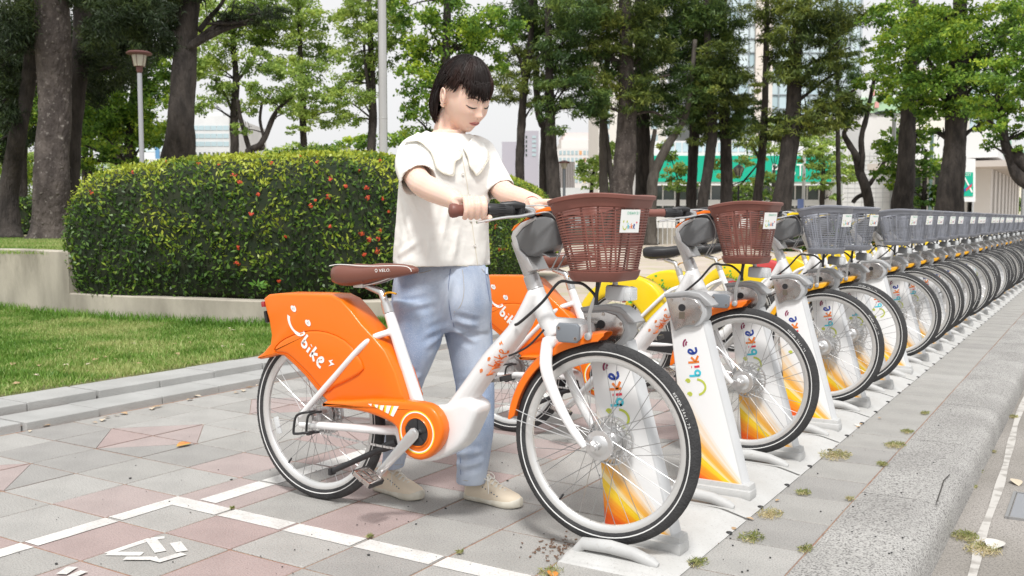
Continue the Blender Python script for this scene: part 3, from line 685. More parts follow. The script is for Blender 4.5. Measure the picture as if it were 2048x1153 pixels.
# ---- shared shapes of one wheel (centre at the origin, axle along y)
def wheel_meshes():
    d = {}
    b = MB(); w = .0200; pr = []
    for i in range(13):
        a = PI * (i / 12.0) ; pr.append((-w * math.cos(a) , .287 + .033 * math.sin(a) ** .8))
    pr = [(-.016, .279)] + pr + [(.016, .279)]
    b.lathe((0, 0, 0), (0, 1, 0), pr, 72, close=True); d['tyre'] = b.mesh('tyre', m_rubber, 40)
    b = MB()
    for i in range(84):
        a = 2 * PI * i / 84
        for s in (-1, 1):
            r = Matrix.Rotation(-a, 3, 'Y') @ Matrix.Rotation(s * .6, 3, 'X')
            b.box(Vector((math.cos(a) * .3110, s * .0070, math.sin(a) * .3110)), (.0080, .0115, .0060), Matrix.Rotation(-a, 3, 'Y') @ Matrix.Rotation(s * .55, 3, 'X'))
    d['tread'] = b.mesh('tread', m_rubber, None)
    b = MB()
    for s in (-1, 1): b.lathe((0, 0, 0), (0, s, 0), [(.0190, .2895), (.0202, .2905), (.0207, .2935), (.0190, .2940)], 72, close=True)
    d['stripe'] = b.mesh('sidewall_stripe', m_stripe, 40)
    b = MB(); b.lathe((0, 0, 0), (0, 1, 0), [(-.013, .2795), (-.0135, .272), (-.011, .262), (-.005, .2565), (.005, .2565), (.011, .262), (.0135, .272), (.013, .2795), (.009, .276), (-.009, .276)], 72, close=True)
    d['rim'] = b.mesh('rim', m_rim, 40)
    b = MB()
    for i in range(36):
        a = 2 * PI * i / 36; s = 1 if i % 2 else -1; off = (.85 if (i // 2) % 2 else -.85)
        h = Vector((math.cos(a + off) * .042, s * .028, math.sin(a + off) * .042)); e = Vector((math.cos(a) * .260, s * .004, math.sin(a) * .260)); b.tube([h, e], .00115, 4, cap=False)
    d['spokes'] = b.mesh('spokes', m_spoke, None)
    b = MB(); b.lathe((0, 0, 0), (0, 1, 0), [(-.050, .006), (-.050, .010), (-.044, .012), (-.040, .030), (-.037, .033), (-.036, .047), (-.030, .048), (-.028, .034), (-.010, .031), (.010, .031), (.028, .034), (.030, .048), (.036, .047), (.04, .03), (.05, .01)], 36)
    for i in range(14): a = 2 * PI * i / 14; b.lathe((math.cos(a) * .041, -.0365, math.sin(a) * .041), (0, -1, 0), [(-.001, .0022), (.0012, .0022)], 6)
    d['hubf'] = b.mesh('hub', m_alu, 35)
    b = MB(); b.lathe((0, 0, 0), (0, 1, 0), [(-.062, .006), (-.062, .012), (-.052, .016), (-.05, .028), (-.036, .03), (-.035, .041), (-.030, .041), (-.028, .026), (.028, .026), (.03, .044), (.035, .044), (.04, .02), (.055, .01)], 32)
    d['hubr'] = b.mesh('hub', m_alu, 35)
    b = MB(); b.lathe((0, 0, 0), (0, 1, 0), [(.040, .035), (.040, .058), (.046, .060), (.058, .058), (.062, .035)], 36)
    for i in range(30):
        a = 2 * PI * i / 30; b.box((math.cos(a) * .066, .050, math.sin(a) * .066), (.022, .014, .003), Matrix.Rotation(-a, 3, 'Y') @ Matrix.Rotation(.5, 3, 'Y'))
    b.lathe((0, 0, 0), (0, 1, 0), [(.044, .074), (.044, .079), (.056, .079), (.056, .074)], 40, close=True)
    d['brake'] = b.mesh('brake_drum', m_alu, 30)
    b = MB(); a = R(232); b.tube([(math.cos(a) * .262, 0, math.sin(a) * .262), (math.cos(a) * .232, 0, math.sin(a) * .232)], .0035, 6); d['valve'] = b.mesh('valve', m_blk, None)
    b = MB(); a = R(196); rr = Matrix.Rotation(-a, 3, 'Y'); b.box(Vector((math.cos(a) * .215, -.006, math.sin(a) * .215)), (.026, .006, .068), rr, .0028); d['refl'] = b.mesh('spoke_reflector', m_lens, 40)
    b = MB(); cur = 0
    for ch in 'KENDA  26x1.75':
        if ch != ' ':
            vs, fs = text_mesh(ch, .0135)
            a0 = R(38) - cur
            b.add([Vector((math.cos(a0 - v.x / .303) * (.2985 + v.y * .78), -.0202 + .0 * v.y, math.sin(a0 - v.x / .303) * (.2985 + v.y * .78))) for v in vs], fs)
        cur += .030 if ch != ' ' else .014
    for k, v in enumerate(b.v):
        rr_ = math.hypot(v[0], v[2]); q = (rr_ - .287) / .033; b.v[k] = (v[0], -(.0200 * math.sqrt(max(.05, 1 - min(1, q ** 2.4 if q > 0 else 0)))) - .0012, v[2])
    d['letters'] = b.mesh('lettering', m_stripe, None)
    return d
WM = wheel_meshes()
def wheel(parent, c, front, letters=False):
    w = holder('wheel', parent, c)
    for k in ('tyre', 'tread', 'stripe', 'rim', 'spokes'): link(WM[k].name.split('.')[0], WM[k], w)
    link('hub', WM['hubf' if front else 'hubr'], w); link('brake_drum', WM['brake'], w); link('valve', WM['valve'], w); 
    if not front: link('spoke_reflector', WM['refl'], w)
    if letters: link('lettering', WM['letters'], w)
    return w
def on_surface(bvh, x, z, off=.0012, y0=-1.0, fall=-.06):
    h = bvh.ray_cast(Vector((x, y0, z)), Vector((0, 1, 0)))
    return (h[0] + Vector((0, -off, 0))) if h[0] is not None else Vector((x, fall, z))
def decal(name, parent, mats, bvh, o, eu, ev, keys=None, w=.085, off=.0012, bolt=True, wifi=False, fall=-.06, tf2=None):
    b = MB()
    def pl(u, v): q = Vector((o[0] + eu[0] * u + ev[0] * v, 0, o[1] + eu[1] * u + ev[1] * v)); return on_surface(bvh, q.x, q.z, off, fall=fall)
    def pl2(u, v): o2, a2, b2 = tf2; return on_surface(bvh, o2[0] + a2[0] * u + b2[0] * v, o2[1] + a2[1] * u + b2[1] * v, off, fall=fall)
    logo(b, pl, w, keys, pl2 if tf2 else None, bolt=bolt, wifi=wifi); return b.build(name, mats, parent, None, fix=False)
def px_tf(p0, u0, v0, eu, ev, y=-.06):
    """surface frame: photo pixel p0 is (u0, v0); eu, ev are one unit in pixels"""
    a = Bp(p0[0], p0[1], y); b = Bp(p0[0] + eu[0], p0[1] + eu[1], y) - a; c = Bp(p0[0] + ev[0], p0[1] + ev[1], y) - a
    return (a.x - b.x * u0 - c.x * v0, a.z - b.z * u0 - c.z * v0), (b.x, b.z), (c.x, c.z)

def build_bike(kind, label, group):
    E_ = kind == 'orange'
    body = m_orange if E_ else m_yellow; trim = m_brown if E_ else m_bgrey; grip_m = m_brown if E_ else m_blk
    root = thing('bicycle', label, 'bicycle', (0, 0, 0), 0, group)
    # --- frame: tubes fused into one skin
    b = MB()
    V_ = lambda px, py, y=0: Bp(px, py, y)
    dw = 1.0 if E_ else .72
    b.tube(spline([V_(1074, 585), V_(1040, 655), V_(985, 722), V_(940, 785), V_(900, 838)], 5), [lerp(.034, .046, min(1, t / 10)) * dw for t in range(21)], 16, flat=.82)
    b.tube([V_(1071, 577), V_(1088, 625), V_(1108, 672)], [.0265, .031, .028], 16)
    if E_: slab(b, [(V_(x, y).x, V_(x, y).z) for x, y in [(822, 814), (850, 808), (900, 806), (942, 792), (970, 812), (960, 845), (940, 884), (912, 906), (872, 920), (838, 914), (808, 885), (806, 840)]], .052, -.052, .024, n=3)
    else: b.tube([V_(905, 830), V_(832, 868)], [.03, .03], 12); b.lathe(V_(832, 868), (0, 1, 0), [(-.045, .024), (.045, .024)], 16)
    b.tube([V_(838, 815), V_(800, 695), V_(778, 626)], [.025, .022, .0195], 14)
    st = [V_(624, 828), V_(690, 752), V_(752, 682), V_(783, 664)]
    st[0].y = -.064; st[1].y = -.062; st[2].y = -.052; st[3].y = -.012
    sym(b, spline(st, 5), .0125, 10)
    cs = [V_(624, 843), V_(700, 848), V_(790, 856), V_(830, 858)]; cs[0].y = -.062; cs[1].y = -.060; cs[2].y = -.048; cs[3].y = -.03
    sym(b, cs, [.014, .0155, .018, .016], 10)
    for s in (-1, 1):
        q = V_(622, 836); b.ball((q.x, s * .060, q.z), (.022, .007, .024), 12, 8)
    b.box(V_(1140, 650) + Vector((-.01, .015, 0)), (.12, .045, .040), bev=.015)
    me = melt(b, 'frame', m_white, .0045 if E_ else .006, 3); fr = link('frame', me, root); fb = bvh_of(me)
    # --- wheels
    wheel(root, AX_R, False); wheel(root, AX_F, True, letters=True)
    # --- fork
    b = MB(); fk = [V_(1104, 684), V_(1112, 735), V_(1136, 800), V_(1165, 855), V_(1188, 888)]
    ys = [-.050, -.062, -.064, -.062, -.060]
    for q, y in zip(fk, ys): q.y = y
    fk[0].y = -.030; sym(b, spline(fk, 5), [lerp(.021, .0105, min(1, max(0, (t - 4) / 16))) for t in range(21)], 12, flat=.8)
    b.box(V_(1108, 682), (.05, .09, .034), bev=.014); b.tube([V_(1108, 682), V_(1088, 625)], .02, 10)
    sym(b, [Vector((AX_F.x - .012, -.061, AX_F.z + .018)), Vector((AX_F.x, -.060, AX_F.z))], [.013, .015], 10, flat=.45)
    link('fork', melt(b, 'fork', m_white, .004, 3), root)
    b = MB(); b.lathe((AX_F.x, 0, AX_F.z), (0, 1, 0), [(-.079, .004), (-.079, .009), (-.070, .010), (-.069, .014), (-.066, .014), (-.064, .006), (.064, .006), (.066, .013), (.078, .009)], 14); b.build('front_axle_nut', m_alu, root)
    # --- front fender: a U-shaped strip around the wheel with two wire stays
    def fender(a0, a1, rr, hw, cen, mat, name, lip=.014, flare=0.0, n=26):
        b = MB(); rings = []
        for i in range(n + 1):
            t = i / n; a = R(lerp(a0, a1, t)); fl = flare * max(0, 1 - t * 5) ; o_ = []
            prof_ = [(-hw, -lip), (-hw * .97, -.004), (-hw * .6, .004), (0, .007), (hw * .6, .004), (hw * .97, -.004), (hw, -lip)]
            inner = [(y * .93, r_ - .0022) for y, r_ in prof_[::-1]]
            end = .35 if i in (0, n) else 1
            for y, r_ in prof_ + inner: q = rr + fl + r_ * end; o_.append(Vector((cen.x + math.cos(a) * q, y * (1 - .1 * (i in (0, n))), cen.z + math.sin(a) * q)))
            rings.append(o_)
        b.loft(rings); return b.build(name, mat, root, 50)
    fender(88, 172, .341, .034, AX_F, body if E_ else m_fy, 'front_fender', lip=.024, flare=.012)
    b = MB()
    for s in (-1, 1):
        for da in (0, 6):
            a = R(171 - da); b.tube([(AX_F.x + math.cos(a) * .337, s * .028, AX_F.z + math.sin(a) * .337), (AX_F.x - .01, s * .062, AX_F.z + .005)], .0017, 5)
    b.build('fender_stay', m_alu, root, None)
    # --- head: silver riser, collar, bar
    b = MB(); b.tube([V_(1072, 580), V_(1062, 552), V_(1061, 550), V_(1036, 482)], [.0265, .0262, .0225, .0235], 18); b.lathe(V_(1072, 579), V_(1036, 482) - V_(1072, 579), [(.0, .027), (.0015, .0275), (.003, .027)], 18)
    b.build('stem', m_sil, root)
    bar = spline([Vector((.97, 0, 1.070)), Vector((.966, -.09, 1.080)), Vector((.942, -.165, 1.089)), Vector((.897, -.235, 1.090)), Vector((.838, -.298, 1.088))], 4)
    hb = holder('handlebar', root)
    b = MB(); sym(b, bar, .0115, 10); b.build('bar', m_blk if E_ else m_alu, hb)
    for s in (-1, 1):
        f = lambda p: Vector((p.x, -s * p.y if s > 0 else p.y, p.z))
        f = (lambda p: p) if s < 0 else (lambda p: Vector((p.x, -p.y, p.z)))
        g0, g1 = f(Vector((.908, -.222, 1.0895))), f(Vector((.832, -.304, 1.0875)))
        b = MB(); pp = [g0.lerp(g1, t) for t in (0, .06, .3, .6, .78, .84, .95, 1.02, 1.05)]
        b.tube(pp, [.017, .0175, .016, .0165, .018, .021, .0225, .019, .010], 16); b.build('grip', grip_m, hb, 60)
        t0, t1 = f(Vector((.955, -.150, 1.089))), f(Vector((.908, -.222, 1.0895)))
        b = MB(); b.tube([t0.lerp(t1, t) for t in (0, .08, .12, .5, .9, 1)], [.019, .021, .018, .0185, .021, .018], 18)
        for i in range(18):
            a, c_ = frame_of(t1 - t0); q = t0.lerp(t1, .55) + (a * math.cos(i * PI / 9) + c_ * math.sin(i * PI / 9)) * .0185
            b.tube([q + (t1 - t0).normalized() * -.018, q + (t1 - t0).normalized() * .018], .0016, 4)
        b.build('shifter', m_blk, hb, 40)
        cp = f(Vector((.955, -.135, 1.104))); b = MB(); b.tube([f(Vector((.925, -.170, 1.104))), f(Vector((.965, -.15, 1.106))), f(Vector((.985, -.125, 1.103)))], [.011, .013, .008], 10); b.box(f(Vector((.968, -.125, 1.083))), (.035, .03, .034), bev=.008); b.build('lever_mount', m_blk, hb, 50)
        b = MB(); lv = spline([f(Vector((1.000, -.105, 1.078))), f(Vector((.985, -.15, 1.071))), f(Vector((.953, -.205, 1.066))), f(Vector((.905, -.272, 1.052)))], 4)
        b.tube(lv, [.013, .012, .011, .010, .0095, .009, .0085, .008, .0075, .007, .007, .007, .0075], 8, flat=.55); b.tube([f(Vector((.962, -.118, 1.100))), f(Vector((1.0, -.10, 1.088))), f(Vector((1.004, -.098, 1.076)))], [.012, .013, .010], 8, flat=.7); b.build('brake_lever', m_alu if s < 0 else m_alu, hb, 50)
        b = MB(); b.tube(spline([f(Vector((.985, -.125, 1.103))), f(Vector((1.04, -.10, 1.103))), f(Vector((1.075, -.05, 1.09))), f(Vector((1.06, -.012, 1.02)))], 5), .0026, 6)
        b.tube(spline([f(Vector((1.004, -.098, 1.078))), f(Vector((1.05, -.07, 1.078))), f(Vector((1.07, -.03, 1.0))), f(Vector((1.02, -.02, .90)))], 5), .0026, 6); b.build('cable', m_cable, hb, 60)
    # --- display unit on the stem
    y = .052
    o2 = lambda pts: [(Bp(px, py, -y).x, Bp(px, py, -y).z) for px, py in pts]
    dis = holder('display_unit', root)
    b = MB(); slab(b, o2([(1028, 474), (1042, 458), (1068, 436), (1100, 428), (1112, 446), (1116, 490), (1092, 502), (1066, 514), (1052, 513), (1038, 500)]), y, -y, .012); b.build('housing', m_grey, dis, 40)
    b = MB(); slab(b, o2([(1022, 474), (1026, 462), (1042, 446), (1070, 434), (1072, 440), (1046, 456), (1032, 474), (1040, 500), (1056, 516), (1068, 540), (1056, 545), (1040, 520), (1026, 492)]), y - .004, -y - .0025, .005); b.build('bracket', m_sil, dis, 40)
    b = MB(); slab(b, o2([(1021, 462), (1027, 452), (1042, 443), (1072, 421), (1098, 412), (1118, 414), (1118, 424), (1096, 424), (1070, 431), (1043, 446), (1026, 462)]), y - .006, -y + .002, .004); b.build('top_cover', body, dis, 40)
    b = MB(); slab(b, o2([(1080, 429), (1100, 422), (1120, 421), (1120, 434), (1098, 436)]), y - .003, -y - .001, .004); b.build('screen_visor', m_blk, dis, 40)
    b = MB(); b.box(Bp(1085, 498, -.0) + Vector((0, 0, -.006)), (.10, .07, .004), Matrix.Rotation(R(22), 3, 'Y'), .001); b.build('lower_panel', m_lgrey, dis, 40)
    # --- basket
    bk = holder('basket', root)
    def ring_pts(z, off=0.0, arch=0.0, n=11):
        t = (z - .880) / (1.105 - .880); x0 = lerp(1.130, 1.080, t) - off; x1 = lerp(1.276, 1.318, t) + off; hw = lerp(.108, .149, t) + off
        r0 = .035 + off; r1 = lerp(.055, .085, t) + off; P = []
        for (cx, cy, r, a0) in ((x1 - r1, hw - r1, r1, 0), (x0 + r0, hw - r0, r0, 90), (x0 + r0, -hw + r0, r0, 180), (x1 - r1, -hw + r1, r1, 270)):
            for j in range(n):
                a = R(a0 + 90 * j / (n - 1)); P.append(Vector((cx + r * math.cos(a), cy + r * math.sin(a), z)))
        # denser along the long sides so that the rim can arch
        Q = []
        for i, p in enumerate(P):
            nx = P[(i + 1) % len(P)]; k = 5 if (nx - p).length > .03 else 1
            for j in range(k): Q.append(p.lerp(nx, j / k))
        if arch:
            xm = (x0 + x1) / 2
            Q = [Vector((p.x, p.y, p.z + arch * max(0, 1 - ((p.x - xm - .045) / ((x1 - x0) * .70)) ** 2))) for p in Q]
        return Q
    def band(name, levels, mat, arch=(0, 0)):
        b = MB(); outer = []; 
        for (z, off, ar) in levels: outer.append(ring_pts(z, off, ar))
        n = len(outer[0]); vs = [p for r_ in outer for p in r_]; k = len(outer); fs = []
        for i in range(k):
            for j in range(n): fs.append((i * n + j, i * n + (j + 1) % n, ((i + 1) % k) * n + (j + 1) % n, ((i + 1) % k) * n + j))
        b.add(vs, fs); return b.build(name, mat, bk, 40)
    AR = .026
    band('basket_rim', [(1.072, .001, AR), (1.075, .006, AR), (1.098, .008, AR), (1.100, .014, AR), (1.110, .014, AR), (1.113, .008, AR), (1.110, .000, AR), (1.075, -.004, AR)], trim)
    b = MB(); rr_ = [ring_pts(.905, .004), ring_pts(.903, .009), ring_pts(.882, .007), ring_pts(.874, .002)]; b.loft([rr_[0], rr_[1], rr_[2], rr_[3]]); b.build('basket_base', trim, bk, 40)
    ns_ = 24 if E_ else 19; zs = [.909 + i * (1.072 + .012 - .909) / ns_ for i in range(ns_ + 1)]
    allb = MB()
    for i, z in enumerate(zs):
        ar = AR * (i / ns_) ** 1.6; b = MB() if E_ else allb
        o1 = ring_pts(z, .0015, ar); i1 = ring_pts(z, -.0015, ar); n = len(o1); h = Vector((0, 0, .0017 if E_ else .0014))
        vs = [p - h for p in o1] + [p + h for p in o1] + [p + h for p in i1] + [p - h for p in i1]
        fs = [(a * n + j, a * n + (j + 1) % n, ((a + 1) % 4) * n + (j + 1) % n, ((a + 1) % 4) * n + j) for a in range(4) for j in range(n)]
        b.add(vs, fs)
        if E_: b.build('slat', trim, bk, 60)
    if not E_: o = allb.build('slats', trim, bk, 60)
    N_ = len(ring_pts(1.0)); idx = [int(N_ * k / 18) for k in range(18)]
    b = MB()
    for k in idx:
        lo = ring_pts(.90, -.003)[k]; mi_ = ring_pts(.99, -.003, AR * .25)[k]; hi = ring_pts(1.078, -.003, AR)[k]; b.tube([lo, mi_, hi], .0034, 6)
    b.build('ribs', trim, bk, 40)
    # number plate on the basket's rounded front corner
    tt = holder('number_plate', root)
    pa = Bp(1245, 413, -.150); 
    c0 = Vector((1.268, -.128, 1.045)); un = Vector((.56, .83, 0)).normalized(); 
    c0 = Vector((1.318, -.090, 1.056)); nrm = Vector((un.y, -un.x, 0)); slope = Vector((nrm.x * -.16, nrm.y * -.16, -1)).normalized()
    hw, hh = .032, .034; base = c0 + nrm * .010
    P = lambda a, c_, o_=0: base + un * a - slope * c_ + nrm * o_
    b = MB(); vs = [P(-hw, -hh, 0), P(hw, -hh, 0), P(hw, hh, 0), P(-hw, hh, 0)]; b.prism(vs, nrm * 0, nrm * .002); b.build('plate', m_plate, tt, None)
    b = MB(); keys = {'smile': 0, 'eye': 0, 'b': 1, 'i': 2, 'k': 3, 'e': 4, 'bolt': 2}
    logo(b, lambda u, v: P(-.024 + u * .0172, -.028 + v * .027, .0028), .11, keys)
    vs, fs = text_mesh('DE60121', .0112); b.add([P(-.012 + v.x, .020 + v.y, .0028) for v in vs], fs, 5)
    b.build('plate_lettering', [m_prol, m_prc, m_prr, m_pro, m_prb, m_prt], tt, None, fix=False)
    # --- lamp, bracket, latch that plugs into the dock
    b = MB(); l0 = Bp(1182, 588, -.02); b.box(Vector((1.247, -.005, .836)), (.066, .052, .046), Matrix.Rotation(R(4), 3, 'Y'), .009); b.build('front_lamp', m_lgrey if E_ else m_grey, root, 40)
    b = MB(); b.box(Vector((1.288, -.005, .835)), (.026, .048, .044), Matrix.Rotation(R(4), 3, 'Y'), .010)
    for i in range(6): b.box(Vector((1.3015, -.022 + i * .0068, .834)), (.003, .0022, .036))
    b.build('lamp_lens', m_lens, root, 40)
    b = MB(); b.tube(spline([Vector((1.195, -.02, .884)), Vector((1.19, -.04, .83)), Vector((1.170, -.045, .77)), Vector((1.165, -.03, .70))], 5), .0075, 8, flat=.5); b.tube([Vector((1.235, .0, .882)), Vector((1.235, 0, .855))], .009, 8)
    b.lathe(Vector((1.162, -.03, .700)), (0, -1, 0), [(-.01, .012), (.012, .012), (.014, .008)], 12); b.build('lamp_bracket', m_sil, root, 50)
    b = MB(); b.tube([Vector((1.199, -.047, .876)), Vector((1.196, -.053, .80))], .006, 8); b.tube(spline([Vector((1.20, -.05, .80)), Vector((1.19, -.05, .83)), Vector((1.15, -.05, .862)), Vector((1.11, -.055, .866)), Vector((1.07, -.06, .865)), Vector((1.01, -.06, .80)), Vector((.93, -.055, .735)), Vector((.905, -.050, .722))], 5), .0048, 8); b.build('cable_sleeve', m_blk, root, 50)
    b = MB(); b.tube(spline([Bp(1088, 660, -.05), Bp(1060, 690, -.055), Bp(1035, 705, -.05), Bp(1018, 712, -.045)], 5), .0035, 7); b.build('lower_cable', m_blk, root, 50)
    b = MB(); b.box(Vector((1.110, -.005, .712)), (.062, .125, .048), bev=.016); b.build('latch_body', m_white, root, 45)
    b = MB(); slab(b, [(1.110 + dx, .711 + dz) for dx, dz in ((-.040, -.018), (-.030, -.030), (.030, -.030), (.040, -.020), (.040, .020), (.030, .030), (-.030, .030), (-.040, .018))], -.063, -.079, .004)
    b.build('latch_cap', m_capg, root, 35)
    b = MB()
    for dx, dz in ((-.029, .014), (.029, -.016)): b.lathe((1.110 + dx, -.079, .711 + dz), (0, -1, 0), [(0, .0055), (.0015, .0055), (.0015, .003), (-.0002, .003)], 10)
    b.build('cap_screw', m_steel, root, None)
    b = MB(); b.lathe((1.115, 0, .712), (0, 1, 0), [(.055, .026), (.075, .027), (.078, .031), (.086, .031), (.1, .029)], 24); b.build('lock_pin', m_steel, root, 40)
    # --- rear shell
    if E_:
        ol = [(530, 597), (540, 589), (560, 587), (620, 588), (664, 590), (684, 600), (704, 622), (724, 648), (750, 676), (772, 702), (793, 745), (806, 785), (810, 801), (765, 802), (700, 804), (658, 804), (640, 786), (612, 752), (590, 730), (570, 712), (556, 710), (540, 715), (522, 719), (517, 714), (530, 704), (543, 688), (545, 670), (540, 640), (533, 615)]
        b = MB(); ol2 = [(Bp(x, y_, -.05).x, Bp(x, y_, -.05).z) for x, y_ in ol]; slab(b, ol2, .058, -.058, .009)
        o = b.build('rear_shell', m_orange, root, 50); sb = bvh_of(o.data)
        b = MB(); a_ol = [(548, 700), (560, 684), (585, 670), (620, 661), (655, 664), (690, 680), (712, 705), (728, 738), (700, 760), (668, 775), (650, 786), (620, 752), (596, 728), (574, 709), (556, 707)]
        slab(b, [(Bp(x, y_, -.06).x, Bp(x, y_, -.06).z) for x, y_ in a_ol], -.05, -.0635, .012, n=2); o2_ = b.build('wheel_arch', m_orange, root, 60); ab = bvh_of(o2_.data)
        class Both:
            def ray_cast(s, p, d):
                h1 = sb.ray_cast(p, d); h2 = ab.ray_cast(p, d)
                if h1[0] is None: return h2
                if h2[0] is None: return h1
                return h1 if h1[0].y < h2[0].y else h2
        t1 = px_tf((586, 617), .10, 1.0, (43, 41), (12, -38)); t2 = px_tf((606, 688), 1.02, .32, (27, 33), (21, -33))
        decal('shell_lettering', root, m_prw, Both(), *t1, w=.12, off=.0016, tf2=t2)
        b = MB(); q = Bp(534, 608, -.03); b.box((q.x + .003, -.0, q.z), (.018, .112, .022), Matrix.Rotation(R(-8), 3, 'Y'), .004); b.build('tail_light', m_redl, root, 40)
        b = MB(); q = Bp(535, 634, -.03); b.box((q.x - .004, 0, q.z), (.014, .075, .046), Matrix.Rotation(R(-10), 3, 'Y'), .004); b.build('rear_reflector', m_blk, root, 40)
    else:
        ol = [(R(x), r) for x, r in ((168, .345), (150, .362), (130, .378), (110, .392), (90, .402), (70, .402), (55, .385), (42, .350))]
        P = [(math.cos(a) * r, .32 + math.sin(a) * r) for a, r in ol] + [(.235, .475), (.200, .400), (.155, .415), (.12, .47), (.07, .535), (0, .58), (-.10, .595), (-.20, .545), (-.29, .44), (-.335, .37)]
        b = MB(); slab(b, P, .052, -.052, .020, n=2); o = b.build('rear_shell', body, root, 50); sb = bvh_of(o.data)
        decal('shell_lettering', root, m_prg, sb, (-.125, .632), (.070, -.040), (.030, .052), w=.10, off=.0016, bolt=False)
        b = MB(); b.box((-.345, 0, .50), (.014, .05, .035), bev=.004); b.build('tail_light', m_redl, root, 40)
    # print on the down tube
    t1 = px_tf((964, 742), .10, 1.0, (22, -35), (-18, -13), -.04); t2 = px_tf((990, 737), 1.02, .32, (15, -25), (-23, -14), -.04)
    decal('frame_lettering', root, m_pro, fb, *t1, w=.078, off=.0015, tf2=t2)
    # --- chain cover and ring
    if E_:
        ol = [(650, 803), (690, 803), (737, 800), (790, 802), (835, 806), (862, 816), (878, 838), (884, 864), (876, 893), (858, 914), (838, 922), (815, 914), (799, 893), (794, 868), (789, 854), (771, 842), (735, 828), (689, 819), (644, 814)]
        b = MB(); yy = -.098; ol2 = [(Bp(x, y_, yy).x, Bp(x, y_, yy).z) for x, y_ in ol]; slab(b, ol2, -.045, yy, .014, n=2); b.build('chain_cover', m_orange, root, 50)
        cc = Bp(834, 865, yy)
        b = MB(); b.lathe((cc.x, yy, cc.z), (0, -1, 0), [(-.002, .0), (-.0012, .0)], 3); b = MB()
        b.lathe((cc.x, yy + .004, cc.z), (0, -1, 0), [(0, .0535), (.006, .0535), (.009, .050), (.006, .046), (0, .045)], 40, close=True); b.build('cover_rim', m_orange, root, 50)
        b = MB(); b.lathe((cc.x, yy, cc.z), (0, -1, 0), [(0, .050), (.0025, .050), (.004, .04), (.004, 0)], 36)
        for i in range(5): a = R(72 * i + 20); b.box((cc.x + math.cos(a) * .026, yy - .005, cc.z + math.sin(a) * .026), (.04, .006, .014), Matrix.Rotation(-a, 3, 'Y'), .002)
        b.build('chainring_hub', m_blk, root, 40)
        b = MB(); b.lathe((cc.x, yy, cc.z), (0, -1, 0), [(.0006, .0665), (.0012, .0665), (.0012, .0705), (.0006, .0705)], 56, close=True, m=0); b.lathe((cc.x, yy, cc.z), (0, -1, 0), [(.0006, .071), (.0012, .071), (.0012, .0745), (.0006, .0745)], 56, close=True, m=1)
        sl = [((736, 808), (744, 808), (743, 813)), ((747, 809), (757, 810), (755, 817), (750, 814)), ((758, 811), (769, 811), (765, 822), (758, 818)), ((770, 811), (783, 812), (777, 828), (769, 824)), ((784, 812), (798, 813), (787, 834), (779, 830))]
        for s_ in sl:
            P_ = [Bp(x, y_, yy) + Vector((0, -.0012, 0)) for x, y_ in s_]; b.add(P_, [tuple(range(len(P_)))], 0)
            if len(P_) == 4: b.add([P_[0], P_[0].lerp(P_[1], .3), P_[3].lerp(P_[2], .0) + (P_[2] - P_[3]) * .3, P_[3]], [(0, 1, 2, 3)], 1)
            b.v[-4:] = [(v[0], v[1] - .0004, v[2]) for v in b.v[-4:]] if len(P_) == 4 else b.v[-4:]
        b.build('cover_stripes', [m_prw, m_pry], root, None, fix=False)
    else:
        cc = Bp(834, 865, -.07); b = MB(); b.lathe((cc.x, -.06, cc.z), (0, -1, 0), [(0, .085), (.004, .085), (.004, .0)], 40); slab(b, [(cc.x, cc.z + .085), (.0, .365), (.0, .28), (cc.x, cc.z - .085)], -.045, -.066, .006); b.build('chain_cover', m_blk, root, 40)
    # --- crank, pedals, chain, stand, guards
    ca = Bp(831, 868, -.115); ce = Bp(756, 950, -.125); k = (ce - ca); k.y = 0
    for s in (-1, 1):
        b = MB(); dirn = k * (1 if s < 0 else -1); yb = -.112 if s < 0 else .100
        P_ = [Vector((cc.x, yb, cc.z)) + dirn * t for t in (-.06, 0, .12, .5, .88, 1.0, 1.06)]
        b.tube(P_, [.012, .021, .0215, .0175, .0145, .0145, .009], 12, flat=.38, up=(0, 1, 0))
        b.lathe((cc.x, yb, cc.z), (0, s, 0), [(-.03, .012), (.006, .012), (.007, .010), (.0075, .004)], 14)
        ck = b.build('crank', m_alu, root, 50)
        e = Vector((cc.x, yb, cc.z)) + dirn; pc = e + Vector((0, s * .058, 0)); rot = Matrix.Rotation(R(28 if s < 0 else -10), 3, 'Y')
        b = MB(); b.tube([e, e + Vector((0, s * .1, 0))], .007, 8)
        for dx in (-.034, .034): b.box(pc + rot @ Vector((dx, 0, 0)), (.010, .078, .020), rot, .003)
        for dy in (-.034, 0, .034): b.box(pc + rot @ Vector((0, dy, 0)), (.066, .009, .016), rot, .003)
        b.build('pedal', m_steel, ck, 40)
        b = MB()
        for dx in (-.041, .041): b.box(pc + rot @ Vector((dx, 0, 0)), (.006, .072, .018), rot, .002)
        b.build('pedal_pad', m_blk, ck, 40)
    b = MB(); c0_, c1_ = Vector((.0, -.070, .32 - .036)), Vector((cc.x - .03, -.070, cc.z - .078)); nl = 34
    for i in range(nl):
        p = c0_.lerp(c1_, i / nl) + Vector((0, 0, -.006 * math.sin(PI * i / nl))); b.box(p, (.0125, .0028 if i % 2 else .006, .0075), Matrix.Rotation(math.atan2(c0_.z - c1_.z, c1_.x - c0_.x), 3, 'Y'))
    for i in range(20): a = R(90 + i * 9.5); b.box((math.cos(a) * .036, -.070, .32 + math.sin(a) * .036), (.006, .004, .009), Matrix.Rotation(-a, 3, 'Y'))
    b.lathe((0, -.070, .32), (0, 1, 0), [(-.001, .034), (.001, .034)], 24); b.build('chain', m_alu, root, None)
